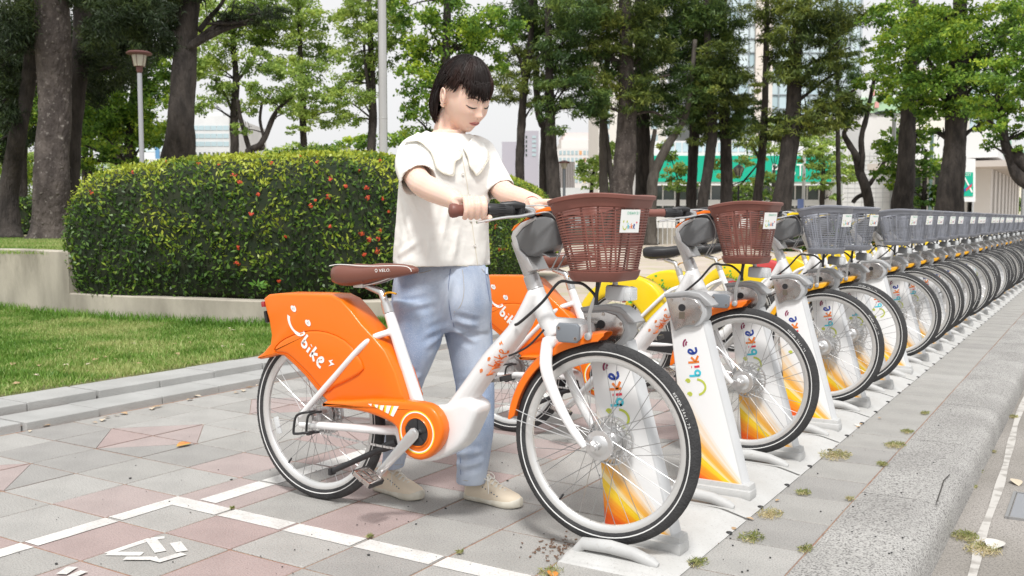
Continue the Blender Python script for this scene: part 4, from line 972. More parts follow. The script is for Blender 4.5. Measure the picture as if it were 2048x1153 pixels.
    if E_:
        b = MB(); s0 = Bp(795, 884, -.03); s1 = Bp(664, 943, -.075); b.tube([s0, s0.lerp(s1, .2), s0.lerp(s1, .25), s1], [.021, .016, .0115, .0105], 10); b.box(s1, (.014, .03, .026), bev=.003); b.box(Bp(798, 876, 0), (.055, .09, .075), bev=.01); b.build('kickstand', m_blk, root, 40)
        b = MB()
        for y_, pts in ((-.092, [(627, 826), (617, 832), (614, 845), (613, 866), (618, 869), (626, 866)]), (-.125, [(614, 825), (600, 828), (591, 836), (587, 864), (592, 868), (612, 866)])):
            P_ = [Bp(x, z_, y_) for x, z_ in pts]; b.tube(spline([P_[0] + Vector((.01, .03, 0))] + P_ + [P_[-1] + Vector((.012, .03, 0))], 4), .0048, 8)
        b.build('hub_guard', m_blk, root, 50)
    # --- saddle
    sd = holder('saddle', root); sm = m_saddleb if E_ else m_saddlek
    b = MB(); rings = []; dz = .004
    for (x, hw, zt, zb) in ((.116, .016, .880, .866), (.122, .048, .892, .838), (.138, .074, .899, .822), (.172, .086, .904, .816), (.212, .082, .903, .818), (.258, .066, .901, .826), (.305, .049, .901, .836), (.355, .035, .902, .847), (.405, .027, .901, .856), (.445, .023, .897, .864), (.468, .016, .891, .869), (.476, .006, .884, .874)):
        o_ = []
        for j in range(20):
            t = 2 * PI * j / 20; c_, s_ = math.cos(t), math.sin(t); yy_ = hw * math.copysign(abs(c_) ** .75, c_); zz = (zt + zb) / 2 + (zt - zb) / 2 * math.copysign(abs(s_) ** (.8 if s_ > 0 else .5), s_)
            if s_ > 0: zz -= .010 * (1 - abs(c_)) * (x > .11) * (x < .30)
            o_.append(Vector((x, yy_, zz + dz)))
        rings.append(o_)
    b.loft(rings); me = b.mesh('seat_cover', sm, True); sc_ = link('seat_cover', me, sd); svb = bvh_of(me)
    if E_:
        b = MB(); line = [on_surface(svb, x, z, .0010, fall=-.06) for x, z in ((.12, .893), (.16, .899), (.21, .899), (.26, .897), (.31, .896), (.36, .898), (.40, .899), (.44, .897), (.458, .889), (.462, .880))]
        b.tube(spline(line, 4), .0016, 5); b.build('piping', m_prw, sd, None)
        b = MB(); vs, fs = text_mesh('VELO.', .017)
        b.add([on_surface(svb, .335 + v.x, .876 + v.y * .9 + v.x * .06, .0012, fall=-.04) for v in vs], fs); b.lathe(on_surface(svb, .325, .881, .001, fall=-.05), (0, -1, 0), [(0, .0062), (.0004, .0062), (.0004, .0042), (0, .0042)], 16, close=True)
        b.build('saddle_lettering', m_prw, sd, None, fix=False)
    b = MB(); b.box((.20, 0, .846), (.15, .11, .012), bev=.005); b.build('saddle_base', m_blk, sd, 40)
    b = MB()
    for s in (-1, 1): b.tube(spline([Vector((.13, s * .035, .842)), Vector((.17, s * .024, .828)), Vector((.24, s * .021, .825)), Vector((.31, s * .02, .838)), Vector((.38, s * .012, .862))], 4), .0035, 6)
    b.box((.225, 0, .826), (.045, .055, .022), bev=.004); b.build('saddle_rail', m_alu, sd, 40)
    tp = V_(778, 626); b = MB(); b.tube([V_(786, 650), V_(774, 614), V_(763, 585), Vector((.245, 0, .822))], [.0135, .0135, .0135, .0125], 14); b.tube([tp, tp + (V_(770, 598) - tp) * .75], [.020, .0195], 16); b.build('seat_post', m_alu, root, 40)
    b = MB(); q = V_(778, 588); b.tube(spline([q + Vector((-.01, -.015, -.008)), q + Vector((.01, -.03, .004)), q + Vector((.035, -.034, .008)), q + Vector((.058, -.032, .004))], 4), .0055, 8, flat=.6); b.build('seat_clamp', m_gold, root, 50)
    return root

# ------------------------------------------------------------------ docks
DX = -1.23
def dock_point(px, py, y=0.0): return at(px, py, Y=3.475 + y) - Vector((DX, 3.475, 0))
def panel_mat():
    """the printed sweep of colour at the foot of the dock post: bands fanning out from the lower right corner"""
    m = bpy.data.materials.new('dock_print'); m.use_nodes = True; t = m.node_tree; n = t.nodes; L = t.links; b = n['Principled BSDF']
    b.inputs['Roughness'].default_value = .35; b.inputs['Coat Weight'].default_value = .25
    tc = n.new('ShaderNodeTexCoord'); sp = n.new('ShaderNodeSeparateXYZ'); L.new(tc.outputs['Object'], sp.inputs[0])
    def math_(op, a, c, v=None):
        k = n.new('ShaderNodeMath'); k.operation = op
        for i, q in enumerate((a, c)):
            if q is None: continue
            if isinstance(q, float): k.inputs[i].default_value = q
            else: L.new(q, k.inputs[i])
        return k.outputs[0]
    dx = math_('SUBTRACT', .19, sp.outputs['X']); dz = math_('SUBTRACT', sp.outputs['Z'], -.015); ang = math_('ARCTAN2', dz, dx)
    bend = math_('MULTIPLY', dx, -.35); ang = math_('ADD', ang, bend)
    cm = n.new('ShaderNodeCombineXYZ'); L.new(math_('MULTIPLY', ang, 26.0), cm.inputs[0]); L.new(math_('MULTIPLY', dx, 1.2), cm.inputs[1])
    nz = n.new('ShaderNodeTexNoise'); nz.inputs['Scale'].default_value = 1.0; nz.inputs['Detail'].default_value = 3; L.new(cm.outputs[0], nz.inputs['Vector'])
    a2 = math_('ADD', ang, math_('MULTIPLY', math_('SUBTRACT', nz.outputs['Fac'], .5), .22))
    rp = n.new('ShaderNodeValToRGB'); e = rp.color_ramp.elements; e[0].position = .17; e[0].color = (.70, .075, .015, 1); e[1].position = .80; e[1].color = (.79, .79, .79, 1)
    for p, c in ((.27, (.78, .13, .015)), (.35, (.84, .26, .015)), (.43, (.86, .46, .015)), (.49, (.87, .60, .02)), (.525, (.86, .72, .40)), (.56, (.85, .42, .04)), (.63, (.80, .42, .10)), (.70, (.80, .60, .38))):
        k = e.new(p); k.color = c + (1,)
    L.new(a2, rp.inputs[0]); L.new(rp.outputs[0], b.inputs['Base Color']); return m
m_panel = panel_mat()
m_sidew = M('dock_side_grey', (0.60, 0.61, 0.62), .4, coat=.3, col2=(.54, .55, .56), nscale=6)
m_platew = M('dock_plate_white', (0.53, 0.53, 0.52), .6, col2=(0.45, 0.445, 0.43), nscale=5, ndetail=9, speck=(.34, .33, .31), speck_s=130, speck_t=.70, bump=.15, bscale=90)
m_ridge = M('dock_moulding', (0.52, 0.525, 0.52), .55, col2=(0.44, 0.44, 0.435), nscale=7, speck=(.40, .39, .37), speck_s=90, speck_t=.72)
def build_dock(label, first=False):
    root = thing('bicycle_dock', label, 'bicycle dock', (DX, 3.475, 0), 0, 'docks of the bicycle station')
    b = MB(); y0, y1 = -.205, .483
    if first: y0 = -.215
    P = lambda x, y, z: Vector((x - DX, y, z))
    xs = [(-1.425, .004), (-1.412, .020), (-1.395, .026), (-1.135, .026), (-1.122, .024), (-1.052, .006), (-1.046, .004)]
    rings = [[P(x + (.0 if yy > y0 else (.012 if x < -1.3 else -.03)), yy + (.03 * (x + 1.42) / .37 if yy <= y0 else 0), z if yy > y0 or not first else min(z, .012)) for x, z in xs] + [P(-1.05, yy, -.003), P(-1.42, yy, -.003)] for yy in ((y0, y0 + .02, y1) if not first else (y0, y0 + .05, y1))]
    b.loft(rings); b.build('base_plate', m_platew, root, 40)
    for k in range(2):
        b = MB(); q = P(-1.050, -.03 + .345 * k, .007); b.ball(q, (.012, .012, .0045), 10, 6); b.build('drain_slot', m_blk, root, 60)
    b = MB(); b.tube([P(-1.385, -.150, .022), P(-1.36, -.150, .050), P(-1.27, -.150, .055), P(-1.19, -.150, .048), P(-1.13, -.150, .030), P(-1.11, -.150, .024)], [.016, .020, .021, .020, .019, .010], 12, up=(0, 0, 1)); 
    b.build('wheel_ridge', m_ridge, root, 60)
    b = MB(); b.box(P(-1.238, .032, .045), (.285, .085, .06), bev=.022); b.box(P(-1.245, .02, .034), (.31, .085, .04), bev=.015); b.build('post_foot', m_ridge, root, 50)
    # post: leaning slab with a soft right flank
    zs = [.058, .20, .34, .48, .60, .675]
    xl = [-1.362, -1.372, -1.385, -1.402, -1.418, -1.428]; xr = [-1.122, -1.160, -1.199, -1.238, -1.270, -1.290]
    b = MB(); rings = []
    for z, a, c in zip(zs, xl, xr):
        rings.append([P(a, .004, z), P(a + .004, 0, z), P(c - .006, 0, z), P(c, .003, z), P(c + .009, .020, z), P(c + .010, .050, z), P(c + .004, .058, z), P(a + .008, .058, z), P(a, .052, z)])
    b.loft(rings)
    o = b.build('post', [m_panel, m_sidew], root, 35)
    for p in o.data.polygons:
        if p.normal.x > .3: p.material_index = 1
    bv = bvh_of(o.data)
    b = MB(); keys = {'smile': 0, 'eye': 0, 'b': 1, 'i': 2, 'k': 3, 'e': 4, 'wifi': 5}
    e0 = dock_point(1407, 790); e1 = dock_point(1388, 682); d = Vector((e1.x - e0.x, 0, e1.z - e0.z)); sc = d.length / 2.75; d.normalize(); q = Vector((-d.z, 0, d.x)); o0 = e0 - q * sc * .3
    logo(b, lambda u, v: on_surface(bv, o0.x + d.x * sc * u + q.x * sc * v, o0.z + d.z * sc * u + q.z * sc * v, .0012, fall=-.0012), .11, keys, bolt=False, wifi=True)
    b.build('post_lettering', [m_prol, m_prc, m_prr, m_pro, m_prb, m_prm], root, None, fix=False)
    # head: hood, stainless plate, socket
    hd = holder('lock_head', root); D = lambda x, y: (dock_point(x, y, -.03).x, dock_point(x, y, -.03).z)
    b = MB(); slab(b, [D(x, y) for x, y in ((1326, 590), (1370, 585), (1392, 588), (1406, 600), (1410, 612), (1410, 634), (1400, 650), (1388, 656), (1362, 656), (1346, 664), (1338, 640))], .048, -.014, .006); b.build('hood', m_lgrey, hd, 40)
    b = MB(); slab(b, [D(x, y) for x, y in ((1325, 588), (1372, 583), (1396, 587), (1412, 600), (1422, 612), (1420, 615), (1408, 614), (1396, 598), (1372, 593), (1328, 596))], .056, -.019, .004); b.build('hood_top', M('hood_grey', (.38, .385, .39), .4, .2), hd, 40)
    b = MB(); slab(b, [D(x, y) for x, y in ((1330, 597), (1370, 595), (1388, 600), (1399, 612), (1402, 626), (1397, 640), (1386, 650), (1368, 652), (1347, 662), (1341, 640), (1336, 622))], -.010, -.020, .003); b.build('face_plate', m_steel, hd, 40)
    c = dock_point(1358, 617, -.05); b = MB(); b.lathe((c.x, -.0195, c.z), (0, -1, 0), [(0, .014), (.003, .014), (.003, 0)], 24); b.build('socket', m_blk, hd, 40)
    b = MB(); b.box((c.x, -.0205, c.z - .030), (.022, .002, .026)); b.build('socket_slot', M('slot_bronze', (.22, .19, .15), .4, .7), hd, None)
    b = MB()
    for x, y in ((1337, 601), (1362, 600), (1393, 616), (1381, 645), (1352, 652)): q = dock_point(x, y, -.05); b.lathe((q.x, -.020, q.z), (0, -1, 0), [(0, .0055), (.002, .0055), (.002, .003), (.0005, .003)], 10)
    b.build('screw', m_steel, hd, None)
    return root
def spin(t):
    for ch in t.children:
        if ch.name.startswith('wheel') and ch.type == 'EMPTY': ch.rotation_euler.y = rng.uniform(0, 6.28)
dockA = build_dock('bicycle dock holding the nearest bicycle, front one of the row', True)
dockA.location = (DX, 2.785, 0)
dock0 = build_dock('white bicycle dock with no bicycle, its whole printed post in view, second of the row'); dock0.location = (DX, 3.475, 0)
DY = lambda k: 2.785 + .69 * k
occ = [0, 2, 4, 5] + list(range(7, 47))
ordn = ['', '', 'third', 'fourth', 'fifth', 'sixth', 'seventh', 'eighth', 'ninth', 'tenth']
for k in range(2, 47):
    d = copy_tree(dock0, (DX, DY(k), 0))
    if k == 2: d['label'] = 'bicycle dock between two empty-socket docks, holding the second orange bicycle'
    elif k == 3: d['label'] = 'empty bicycle dock with bare steel socket, right behind the second orange bicycle'
    elif k == 6: d['label'] = 'empty bicycle dock with bare steel socket among the yellow bicycles, farthest of the bare ones'
    elif k < 10: d['label'] = '%s bicycle dock from the front, holding a yellow bicycle with grey basket' % ordn[k]
    else: d['label'] = 'white dock far along the row, one of many behind the tenth'
bikeA = build_bike('orange', 'white and orange bicycle with brown basket held by the woman, nearest of all', 'orange and white hire bicycles')
bikeA.location = (OFFB.x, 2.69, 0)
b2 = copy_tree(bikeA, (OFFB.x, DY(2) - .095, 0)); b2['label'] = 'second orange and white bicycle, parked behind the woman, brown basket in front of her hands'
spin(b2); b2['label'] = 'orange and white bicycle parked beside the empty dock, the farther one with a brown basket'
by = build_bike('yellow', 'yellow and white bicycle with grey basket, first of the grey baskets', 'yellow and white hire bicycles')
by.location = (OFFB.x, DY(4) - .095, 0); nb = 1
for k in occ:
    if k in (0, 2, 4): continue
    c = copy_tree(by, (OFFB.x + rng.uniform(-.02, .02), DY(k) - .095, 0), rng.uniform(-.012, .012)); nb += 1
    c['label'] = ('%s yellow and white bicycle with grey basket, counted from the front' % ['', '', 'second', 'third', 'fourth', 'fifth', 'sixth'][nb]) if nb < 7 else 'yellow and white bicycle far along the row, one of many overlapping grey baskets'
    spin(c)
    if nb == 4:
        for ch in c.children:
            if ch.name.startswith('rear_shell'):
                ch.data = ch.data.copy(); ch.data.materials[0] = m_redp; ch['label'] = 'red rear shell'
        c['label'] = 'white bicycle with a red rear shell and grey basket among the yellow ones'
# ------------------------------------------------------------------ buildings
m_bwhite = M('facade_white', (0.66, 0.67, 0.67), .7, col2=(.60, .61, .61), nscale=.6); m_bpale = M('facade_pale', (0.72, 0.70, 0.68), .7); m_bgreyv = M('facade_violet_grey', (0.42, 0.41, 0.47), .7)
m_bpink = M('facade_pink', (0.72, 0.62, 0.60), .7); m_bbeige = M('facade_beige', (0.66, 0.62, 0.55), .8); m_roofg = M('roof_grey', (.42, .43, .46), .7)
m_glassp = M('pale_glass', (0.46, 0.58, 0.62), .12, spec=.8, col2=(.62, .70, .72), nscale=.12); m_glassd = M('dark_glass', (0.035, 0.05, 0.05), .08, spec=.8, col2=(.07, .09, .085), nscale=.5); m_glassb = M('band_glass', (0.42, 0.54, 0.58), .2, spec=.7)
m_postg = M('post_green', (0.0, 0.42, 0.27), .5); m_mull = M('mullion', (.30, .34, .36), .5); m_tilew = M('wall_tile_white', (0.68, 0.68, 0.67), .6, col2=(.63, .63, .62), nscale=2)
m_conp = M('light_pole_grey', (.50, .51, .52), .5, .4)
def wpoint(px, py, d): return at(px, py, d=d)
def facing_block(parent, x0, x1, ytop, d, deep, mat, name='wall', zb=0.0, yb=None):
    """a building block facing the camera side, between photo columns x0..x1"""
    a = at(x0, 440, d=d); c = at(x1, 440, d=d); zt = at((x0 + x1) / 2, ytop, d=d).z; z0 = zb if yb is None else at((x0 + x1) / 2, yb, d=d).z
    b = MB(); q = _V * deep
    P = [Vector((a.x, a.y, z0)), Vector((c.x, c.y, z0)), Vector((c.x, c.y, z0)) + q, Vector((a.x, a.y, z0)) + q]
    b.prism(P, (0, 0, 0), (0, 0, zt - z0)); b.build(name, mat, parent, None); return a, c, z0, zt
def win(parent, x0, x1, y0, y1, d, mat, name='window', th=.12, proud=.06):
    a = at(x0, 440, d=d - proud); c = at(x1, 440, d=d - proud); zt = at(x0, y0, d=d).z; zb = at(x0, y1, d=d).z
    b = MB(); b.prism([Vector((a.x, a.y, zb)), Vector((c.x, c.y, zb)), Vector((c.x, c.y, zt)), Vector((a.x, a.y, zt))], _V * th, (0, 0, 0)); return b.build(name, mat, parent, None)

t = thing('office_building', 'white office block with blue glass bands behind the left trees', 'building')
facing_block(t, 388, 462, 232, 120, 18, m_bwhite); facing_block(t, 412, 450, 224, 121, 10, m_bwhite, 'roof_plant')
for i, y in enumerate((252, 268, 284)):
    for j in range(6): win(t, 389 + j * 12.2, 400 + j * 12.2, y, y + 9, 120, m_glassb)
for j in range(8): win(t, 392 + j * 9, 396 + j * 9, 305, 317, 120, m_glassd)
t = thing('glass_building', 'teal glass building between the lamp post and the dark trunk', 'building')
facing_block(t, 262, 330, 245, 110, 14, m_bwhite); 
for j in range(7): win(t, 268 + j * 9, 276 + j * 9, 250, 304, 110, m_glassp)
win(t, 314, 322, 250, 322, 109.9, M('blue_panel', (.10, .24, .40), .4), 'blue_panel')
t = thing('low_building', 'long low white building seen between the left trunks', 'building')
facing_block(t, 150, 345, 318, 100, 12, m_bwhite)
for j in range(8): win(t, 160 + j * 22, 172 + j * 22, 326, 338, 100, m_glassb)
t = thing('house', 'beige house with grey pyramid roof behind the hedge', 'house')
a, c, z0, zt = facing_block(t, 646, 690, 292, 105, 3.0, m_bbeige)
b = MB(); e = .4; q = _V * 3.0; A_ = Vector((a.x, a.y, zt)) - _R * e - _V * e; B_ = Vector((c.x, c.y, zt)) + _R * e - _V * e; C_ = B_ + q + _V * 2 * e; D_ = A_ + q + _V * 2 * e; T_ = (A_ + B_ + C_ + D_) / 4 + Vector((0, 0, .75)); b.add([A_, B_, C_, D_, T_], [(0, 1, 4), (1, 2, 4), (2, 3, 4), (3, 0, 4), (0, 3, 2, 1)]); b.build('roof', m_roofg, t, None)
win(t, 661, 667, 297, 305, 105, m_glassd)
facing_block(t, 676, 712, 302, 104, 3.0, m_bbeige, 'wing'); facing_block(t, 674, 714, 299, 103.8, 3.4, m_roofg, 'wing_roof', yb=302)
t = thing('house', 'small beige house half hidden by a shrub, left of the pyramid roof', 'house')
facing_block(t, 566, 604, 300, 108, 4, m_bbeige); facing_block(t, 564, 606, 296, 107.8, 4.4, m_roofg, 'roof', yb=300)
t = thing('apartment_building', 'violet grey apartment block between two dark trunks', 'building')
facing_block(t, 1043, 1077, 262, 130, 12, m_bgreyv); facing_block(t, 1004, 1043, 284, 131, 10, m_bgreyv, 'wing')
for y in (272, 281, 290, 299, 308): win(t, 1051, 1054, y, y + 5, 130, m_glassd); win(t, 1064, 1072, y, y + 5, 130, m_glassb)
t = thing('apartment_building', 'pale pink apartment tower with white gridded lower block', 'building')
facing_block(t, 1126, 1182, 266, 170, 16, m_bpink); facing_block(t, 1122, 1186, 280, 169, 16, m_bpale, 'upper_storeys'); facing_block(t, 1114, 1200, 298, 150, 14, m_bpale, 'lower_storeys')
r3 = random.Random(3); colp = [M('panel_' + n_, c_, .6) for n_, c_ in (('orange', (.72, .38, .18)), ('teal', (.25, .52, .50)), ('yellow', (.75, .62, .25)), ('rose', (.70, .35, .33)))]
for i in range(5):
    for j in range(10):
        x = 1118 + j * 8; y = 302 + i * 14; win(t, x, x + 5, y, y + 8, 150, colp[r3.randrange(4)] if r3.random() < .16 else m_glassb)
# post office: long green fascia, dark ground floor, white upper band with windows
t = thing('post_office', 'post office with long green POST fascia behind the tree trunks', 'building')
facing_block(t, 1296, 1700, 282, 72, 20, m_tilew); facing_block(t, 1290, 1712, 306, 70.6, 3, M('fascia_white', (.74, .75, .75), .5), 'fascia_frame', yb=371)
facing_block(t, 1293, 1706, 312, 70.5, 2, m_postg, 'green_fascia', yb=364)
facing_block(t, 1298, 1698, 372, 71.8, 2, m_glassd, 'shop_front', yb=418)
for j in range(17): win(t, 1300 + j * 24, 1302.5 + j * 24, 372, 416, 71.8, m_bwhite, 'mullion', th=.1)
facing_block(t, 1296, 1700, 400, 71.6, .3, m_bwhite, 'sill_band', yb=412)
for j in range(14): win(t, 1322 + j * 14, 1333 + j * 14, 286, 304, 72, m_glassb)
vs, fs = text_mesh('POST', 1.45); p0 = at(1542, 352, d=70.4)
b = MB(); b.add([Vector((p0.x, p0.y, p0.z)) + _R * v.x * .70 + Vector((0, 0, v.y * .86)) for v in vs], fs); b.build('lettering', M('sign_white', (.80, .82, .80), .5), t, None, fix=False)
t = thing('side_building', 'white tiled building wall at the right end of the green fascia', 'building')
facing_block(t, 1684, 1800, 300, 68, 14, m_tilew); facing_block(t, 1716, 1830, 214, 78, 10, m_bpale, 'upper_wall')
facing_block(t, 1716, 1830, 196, 77.8, .4, M('mural_green', (.42, .62, .40), .6), 'mural', yb=226)
for (x, y, m_) in ((1735, 180, colp[3]), (1752, 186, colp[0]), (1765, 176, m_bgreyv), (1744, 204, colp[3])): win(t, x, x + 8, y, y + 12, 77.6, m_, 'mural_patch')
facing_block(t, 1716, 1830, 168, 78.1, 2, m_bwhite, 'parapet', yb=196)
for i in range(11): win(t, 1686, 1799, 312 + i * 9.2, 312.6 + i * 9.2, 68, M('tile_joint', (.45, .46, .46), .8), 'tile_course', th=.05, proud=.02)
for j in range(8): win(t, 1694 + j * 14, 1694.5 + j * 14, 304, 416, 68, MATS['tile_joint'], 'tile_joint', th=.05, proud=.03)
# glass tower
t = thing('glass_tower', 'tall pale glass office tower rising above the post office', 'building')
facing_block(t, 1412, 1716, -420, 98, 24, M('tower_core', (.50, .55, .57), .5))
for j in range(15):
    for i in range(12):
        x = 1414 + j * 20; y = -60 + i * 28
        if y < 292: win(t, x, x + 18.6, y, y + 26, 98, m_glassp if (i * 5 + j * 3) % 7 else m_glassb, 'glass_pane', proud=.12)
for j in range(16): win(t, 1411.6 + j * 20, 1413.2 + j * 20, -410, 296, 98, m_mull, 'mullion', proud=.3)
for i in range(12): win(t, 1412, 1716, -62.5 + i * 28, -60.8 + i * 28, 98, m_mull, 'transom', proud=.26)
facing_block(t, 1506, 1540, -420, 97.2, .5, M('tower_pier', (.66, .60, .54), .6), 'pier')
t = thing('apartment_building', 'pale beige tower seen in gaps left of the thick trunks', 'building')
facing_block(t, 1196, 1330, -80, 105, 14, M('beige_tower', (.70, .67, .62), .7))
for i in range(12):
    for j in range(4): win(t, 1204 + j * 32, 1218 + j * 32, -60 + i * 30, -42 + i * 30, 105, m_glassb)
# corner post office wing: white canopy band with green panels over tall pillars, running down the street
def along(px, X): r = ray(px, 440); return r.y / r.x * X
c0 = at(1948, 440, d=58); X0 = c0.x; Y0 = c0.y; Y1 = along(2012, X0)
t = thing('corner_building', 'street corner building with white canopy band and tall white pillars', 'building')
zz = lambda px, py: at(px, py, X=X0).z
b = MB(); b.box((X0 - 2.6, (Y0 + Y1) / 2, 3.0), (4.4, Y1 - Y0, 6.0)); b.build('wall', m_tilew, t, None)
zt, zb = zz(1948, 262), zz(1948, 345)
b = MB(); b.box((X0 - 1.9, (Y0 + Y1) / 2 - 1, (zz(1948, 262) + zz(1948, 318)) / 2), (6.5, Y1 - Y0 + 2, zz(1948, 262) - zz(1948, 318))); b.build('canopy', M('canopy_white', (.76, .77, .77), .5), t, None)
b = MB(); b.box((X0 - 1.4, (Y0 + Y1) / 2 - .5, zz(1948, 332)), (8.4, Y1 - Y0 + 5, .35)); b.build('eaves', M('eaves_tan', (.55, .50, .46), .8), t, None)
h1, h0 = zz(1948, 268), zz(1948, 308)
for k in range(3):
    ya = lerp(Y0, Y1, .03 + k * .33); b = MB(); b.box((X0 + 1.38, ya + (Y1 - Y0) * .12, (h1 + h0) / 2), (.12, (Y1 - Y0) * (.20 if k != 1 else .12), h1 - h0)); b.build('fascia_panel', M('panel_green', (.30, .58, .42), .5) if k != 1 else m_bwhite, t, None)
for k in range(9):
    ya = lerp(Y0, Y1, k / 8.5); b = MB(); b.box((X0 + .45, ya, zz(1948, 336) / 2), (.9, 1.2, zz(1948, 336))); b.build('pillar', m_bpale, t, None)
    if k < 8: b = MB(); b.box((X0 + .03, ya + (Y1 - Y0) / 17, zz(1948, 345) / 2), (.2, 2.0, zz(1948, 345) - .6)); b.build('window', m_glassd, t, None)
for k in range(2): b = MB(); b.box((X0 - 1.6 - k * 2.0, Y0 - .1, 2.3), (1.2, .3, 3.6)); b.build('window', m_glassd, t, None)
b = MB(); b.box((X0 - 2.9, (Y0 + Y1) / 2 + 4, 8.4), (3.8, Y1 - Y0, 5.0)); b.build('upper_storey', m_bbeige, t, None)
for k in range(8): b = MB(); b.box((X0 - .95, lerp(Y0 + 6, Y1, k / 7.5), 8.6), (.2, 1.6, 4.4)); b.build('window', m_glassb, t, None)
# hanging banner sign at the corner
t = thing('street_sign', 'vertical green and white post banner sign beside the thick right trunk', 'sign', at(1936, 440, d=46) * 1.0)
p = t.location.copy(); p.z = 0; t.location = p
Q = lambda px, py, o=0: (at(px, py, d=46 - o) - p)
b = MB(); b.prism([Q(1921, 316), Q(1951, 318), Q(1951, 404), Q(1921, 404)], _V * .2, (0, 0, 0)); b.build('board', M('sign_board', (.78, .79, .79), .5), t, None)
b = MB(); b.prism([Q(1922, 345, .02), Q(1946, 345, .02), Q(1946, 393, .02), Q(1922, 393, .02)], (0, 0, 0), _V * -.012); b.build('green_panel', m_postg, t, None)
b = MB(); b.quad(Q(1922, 391, .05), Q(1922, 384, .05), Q(1944, 366, .05), Q(1944, 371, .05), 0); b.quad(Q(1926, 352, .05), Q(1929, 352, .05), Q(1946, 384, .05), Q(1943, 386, .05), 1); b.quad(Q(1932, 378, .055), Q(1932, 383, .055), Q(1944, 373, .055), Q(1944, 368, .055), 2)
vs, fs = text_mesh('POST', .24); q0 = Q(1925, 352, .05); b.add([q0 + _R * v.x * .72 + Vector((0, 0, v.y * .8)) for v in vs], fs, 1); b.build('emblem', [M('emblem_blue', (.03, .12, .42), .5), M('emblem_white', (.80, .82, .80), .5), M('emblem_red', (.65, .06, .07), .5)], t, None, fix=False)
b = MB(); b.tube([Q(1926, 404), (Q(1926, 404).x, Q(1926, 404).y, 0)], .05, 6); b.tube([Q(1946, 404), (Q(1946, 404).x, Q(1946, 404).y, 0)], .05, 6); b.build('post', m_conp, t, None)
# far pale blocks to the right
t = thing('distant_building', 'pale distant apartment block at the end of the street', 'building')
facing_block(t, 1996, 2110, 296, 190, 14, m_bpale)
for i in range(7):
    for j in range(6): win(t, 2002 + j * 15, 2010 + j * 15, 302 + i * 12, 308 + i * 12, 190, m_glassb)
t = thing('distant_building', 'low cream building under the pale distant block, far right', 'building')
facing_block(t, 2006, 2090, 352, 150, 10, M('cream', (.72, .68, .58), .8))
for j in range(4): win(t, 2016 + j * 16, 2026 + j * 16, 366, 374, 150, m_glassd)
t = thing('louvred_cabin', 'brown grey louvred cabin beyond the plaza between two trees', 'cabin')
facing_block(t, 1118, 1149, 324, 58, 3, M('cabin_brown', (.20, .175, .16), .7), yb=None)
for j in range(9): win(t, 1119 + j * 3.3, 1120.4 + j * 3.3, 326, 378, 58, M('louvre_grey', (.34, .31, .30), .6), 'louvre', proud=.08)
facing_block(t, 1112, 1180, 376, 56, 2.4, m_bwhite, 'white_annex')
t = thing('parked_van', 'white van roof showing between the plaza trees', 'van')
a = at(1176, 440, d=52); 
b = MB(); b.box((a.x, a.y, 1.45), (2.0, 4.4, 1.5), bev=.22); b.box((a.x, a.y, .65), (2.05, 4.6, .8), bev=.1); b.build('body', m_bwhite, t, 40); b = MB(); b.box((a.x, a.y, 1.7), (2.04, 3.4, .55), bev=.08); b.build('window', m_glassd, t, 40)

# ------------------------------------------------------------------ poles and lamps
def pole(name, label, cat, px, d, ytop, w, z0=0.0, mat=None, bottom=None, group=None):
    p = at(px, 440, d=d); t = thing(name, label, cat, (p.x, p.y, z0), 0, group); zt = at(px, ytop, d=d).z - z0; r_ = w / 2 / FPX * d
    b = MB(); b.tube([(0, 0, 0), (0, 0, zt)], [r_ * 1.0, r_ * .97], 14); b.build('post', mat or m_conp, t, 40); return t, zt, r_
m_pole = M('flagpole_steel', (0.62, 0.61, 0.59), .30, .85, col2=(.52, .51, .49), nscale=2, stretch=(1, 1, .4))
t, zt, r_ = pole('flagpole', 'tall brushed steel flagpole behind the hedge, left of the woman', 'flagpole', 768, 15, -600, 17, .25, m_pole)
b = MB(); b.lathe((0, 0, at(768, 237, d=15).z - .25), (0, 0, 1), [(-.012, r_ + .001), (-.010, r_ + .003), (.010, r_ + .003), (.012, r_ + .001)], 20); b.build('collar', m_pole, t, 40); b = MB(); b.ball((0, 0, zt + .08), .1); b.build('finial', m_pole, t, 40)
m_lampr = M('lamp_red_paint', (0.13, 0.055, 0.05), .5); m_lampglass = M('lamp_glass', (0.50, 0.47, 0.38), .25, spec=.7, col2=(.40, .37, .28), nscale=5)
t, zt, r_ = pole('garden_lamp', 'grey garden lamp post with red capped lantern above the hedge', 'lamp post', 287, 16, 147, 9.5, RZ, M('lamp_post_grey', (.36, .37, .40), .5))
z = lambda py: at(286, py, d=16).z - RZ
b = MB(); b.lathe((0, 0, 0), (0, 0, 1), [(z(146), .036), (z(142), .05), (z(135), .05), (z(133), .075), (z(131), .07)], 20); b.build('lantern_base', m_lampr, t, 40)
b = MB(); b.lathe((0, 0, 0), (0, 0, 1), [(z(133), .085), (z(112), .118), (z(109), .11)], 20); b.build('lantern_glass', m_lampglass, t, 40)
b = MB(); b.lathe((0, 0, 0), (0, 0, 1), [(z(111), .12), (z(109), .20), (z(107), .205), (z(104), .17), (z(102), .05), (z(101), .0)], 24); b.build('lantern_cap', m_lampr, t, 40)
b = MB()
for i in range(6): a = i * PI / 3; b.tube([(math.cos(a) * .087, math.sin(a) * .087, z(133)), (math.cos(a) * .120, math.sin(a) * .120, z(111))], .005, 5)
b.build('lantern_rib', m_lampr, t, None)
t, zt, r_ = pole('street_lamp', 'slim grey street lamp standing in front of the corner building trees', 'street lamp', 1783, 36, 232, 8, 0, m_conp)
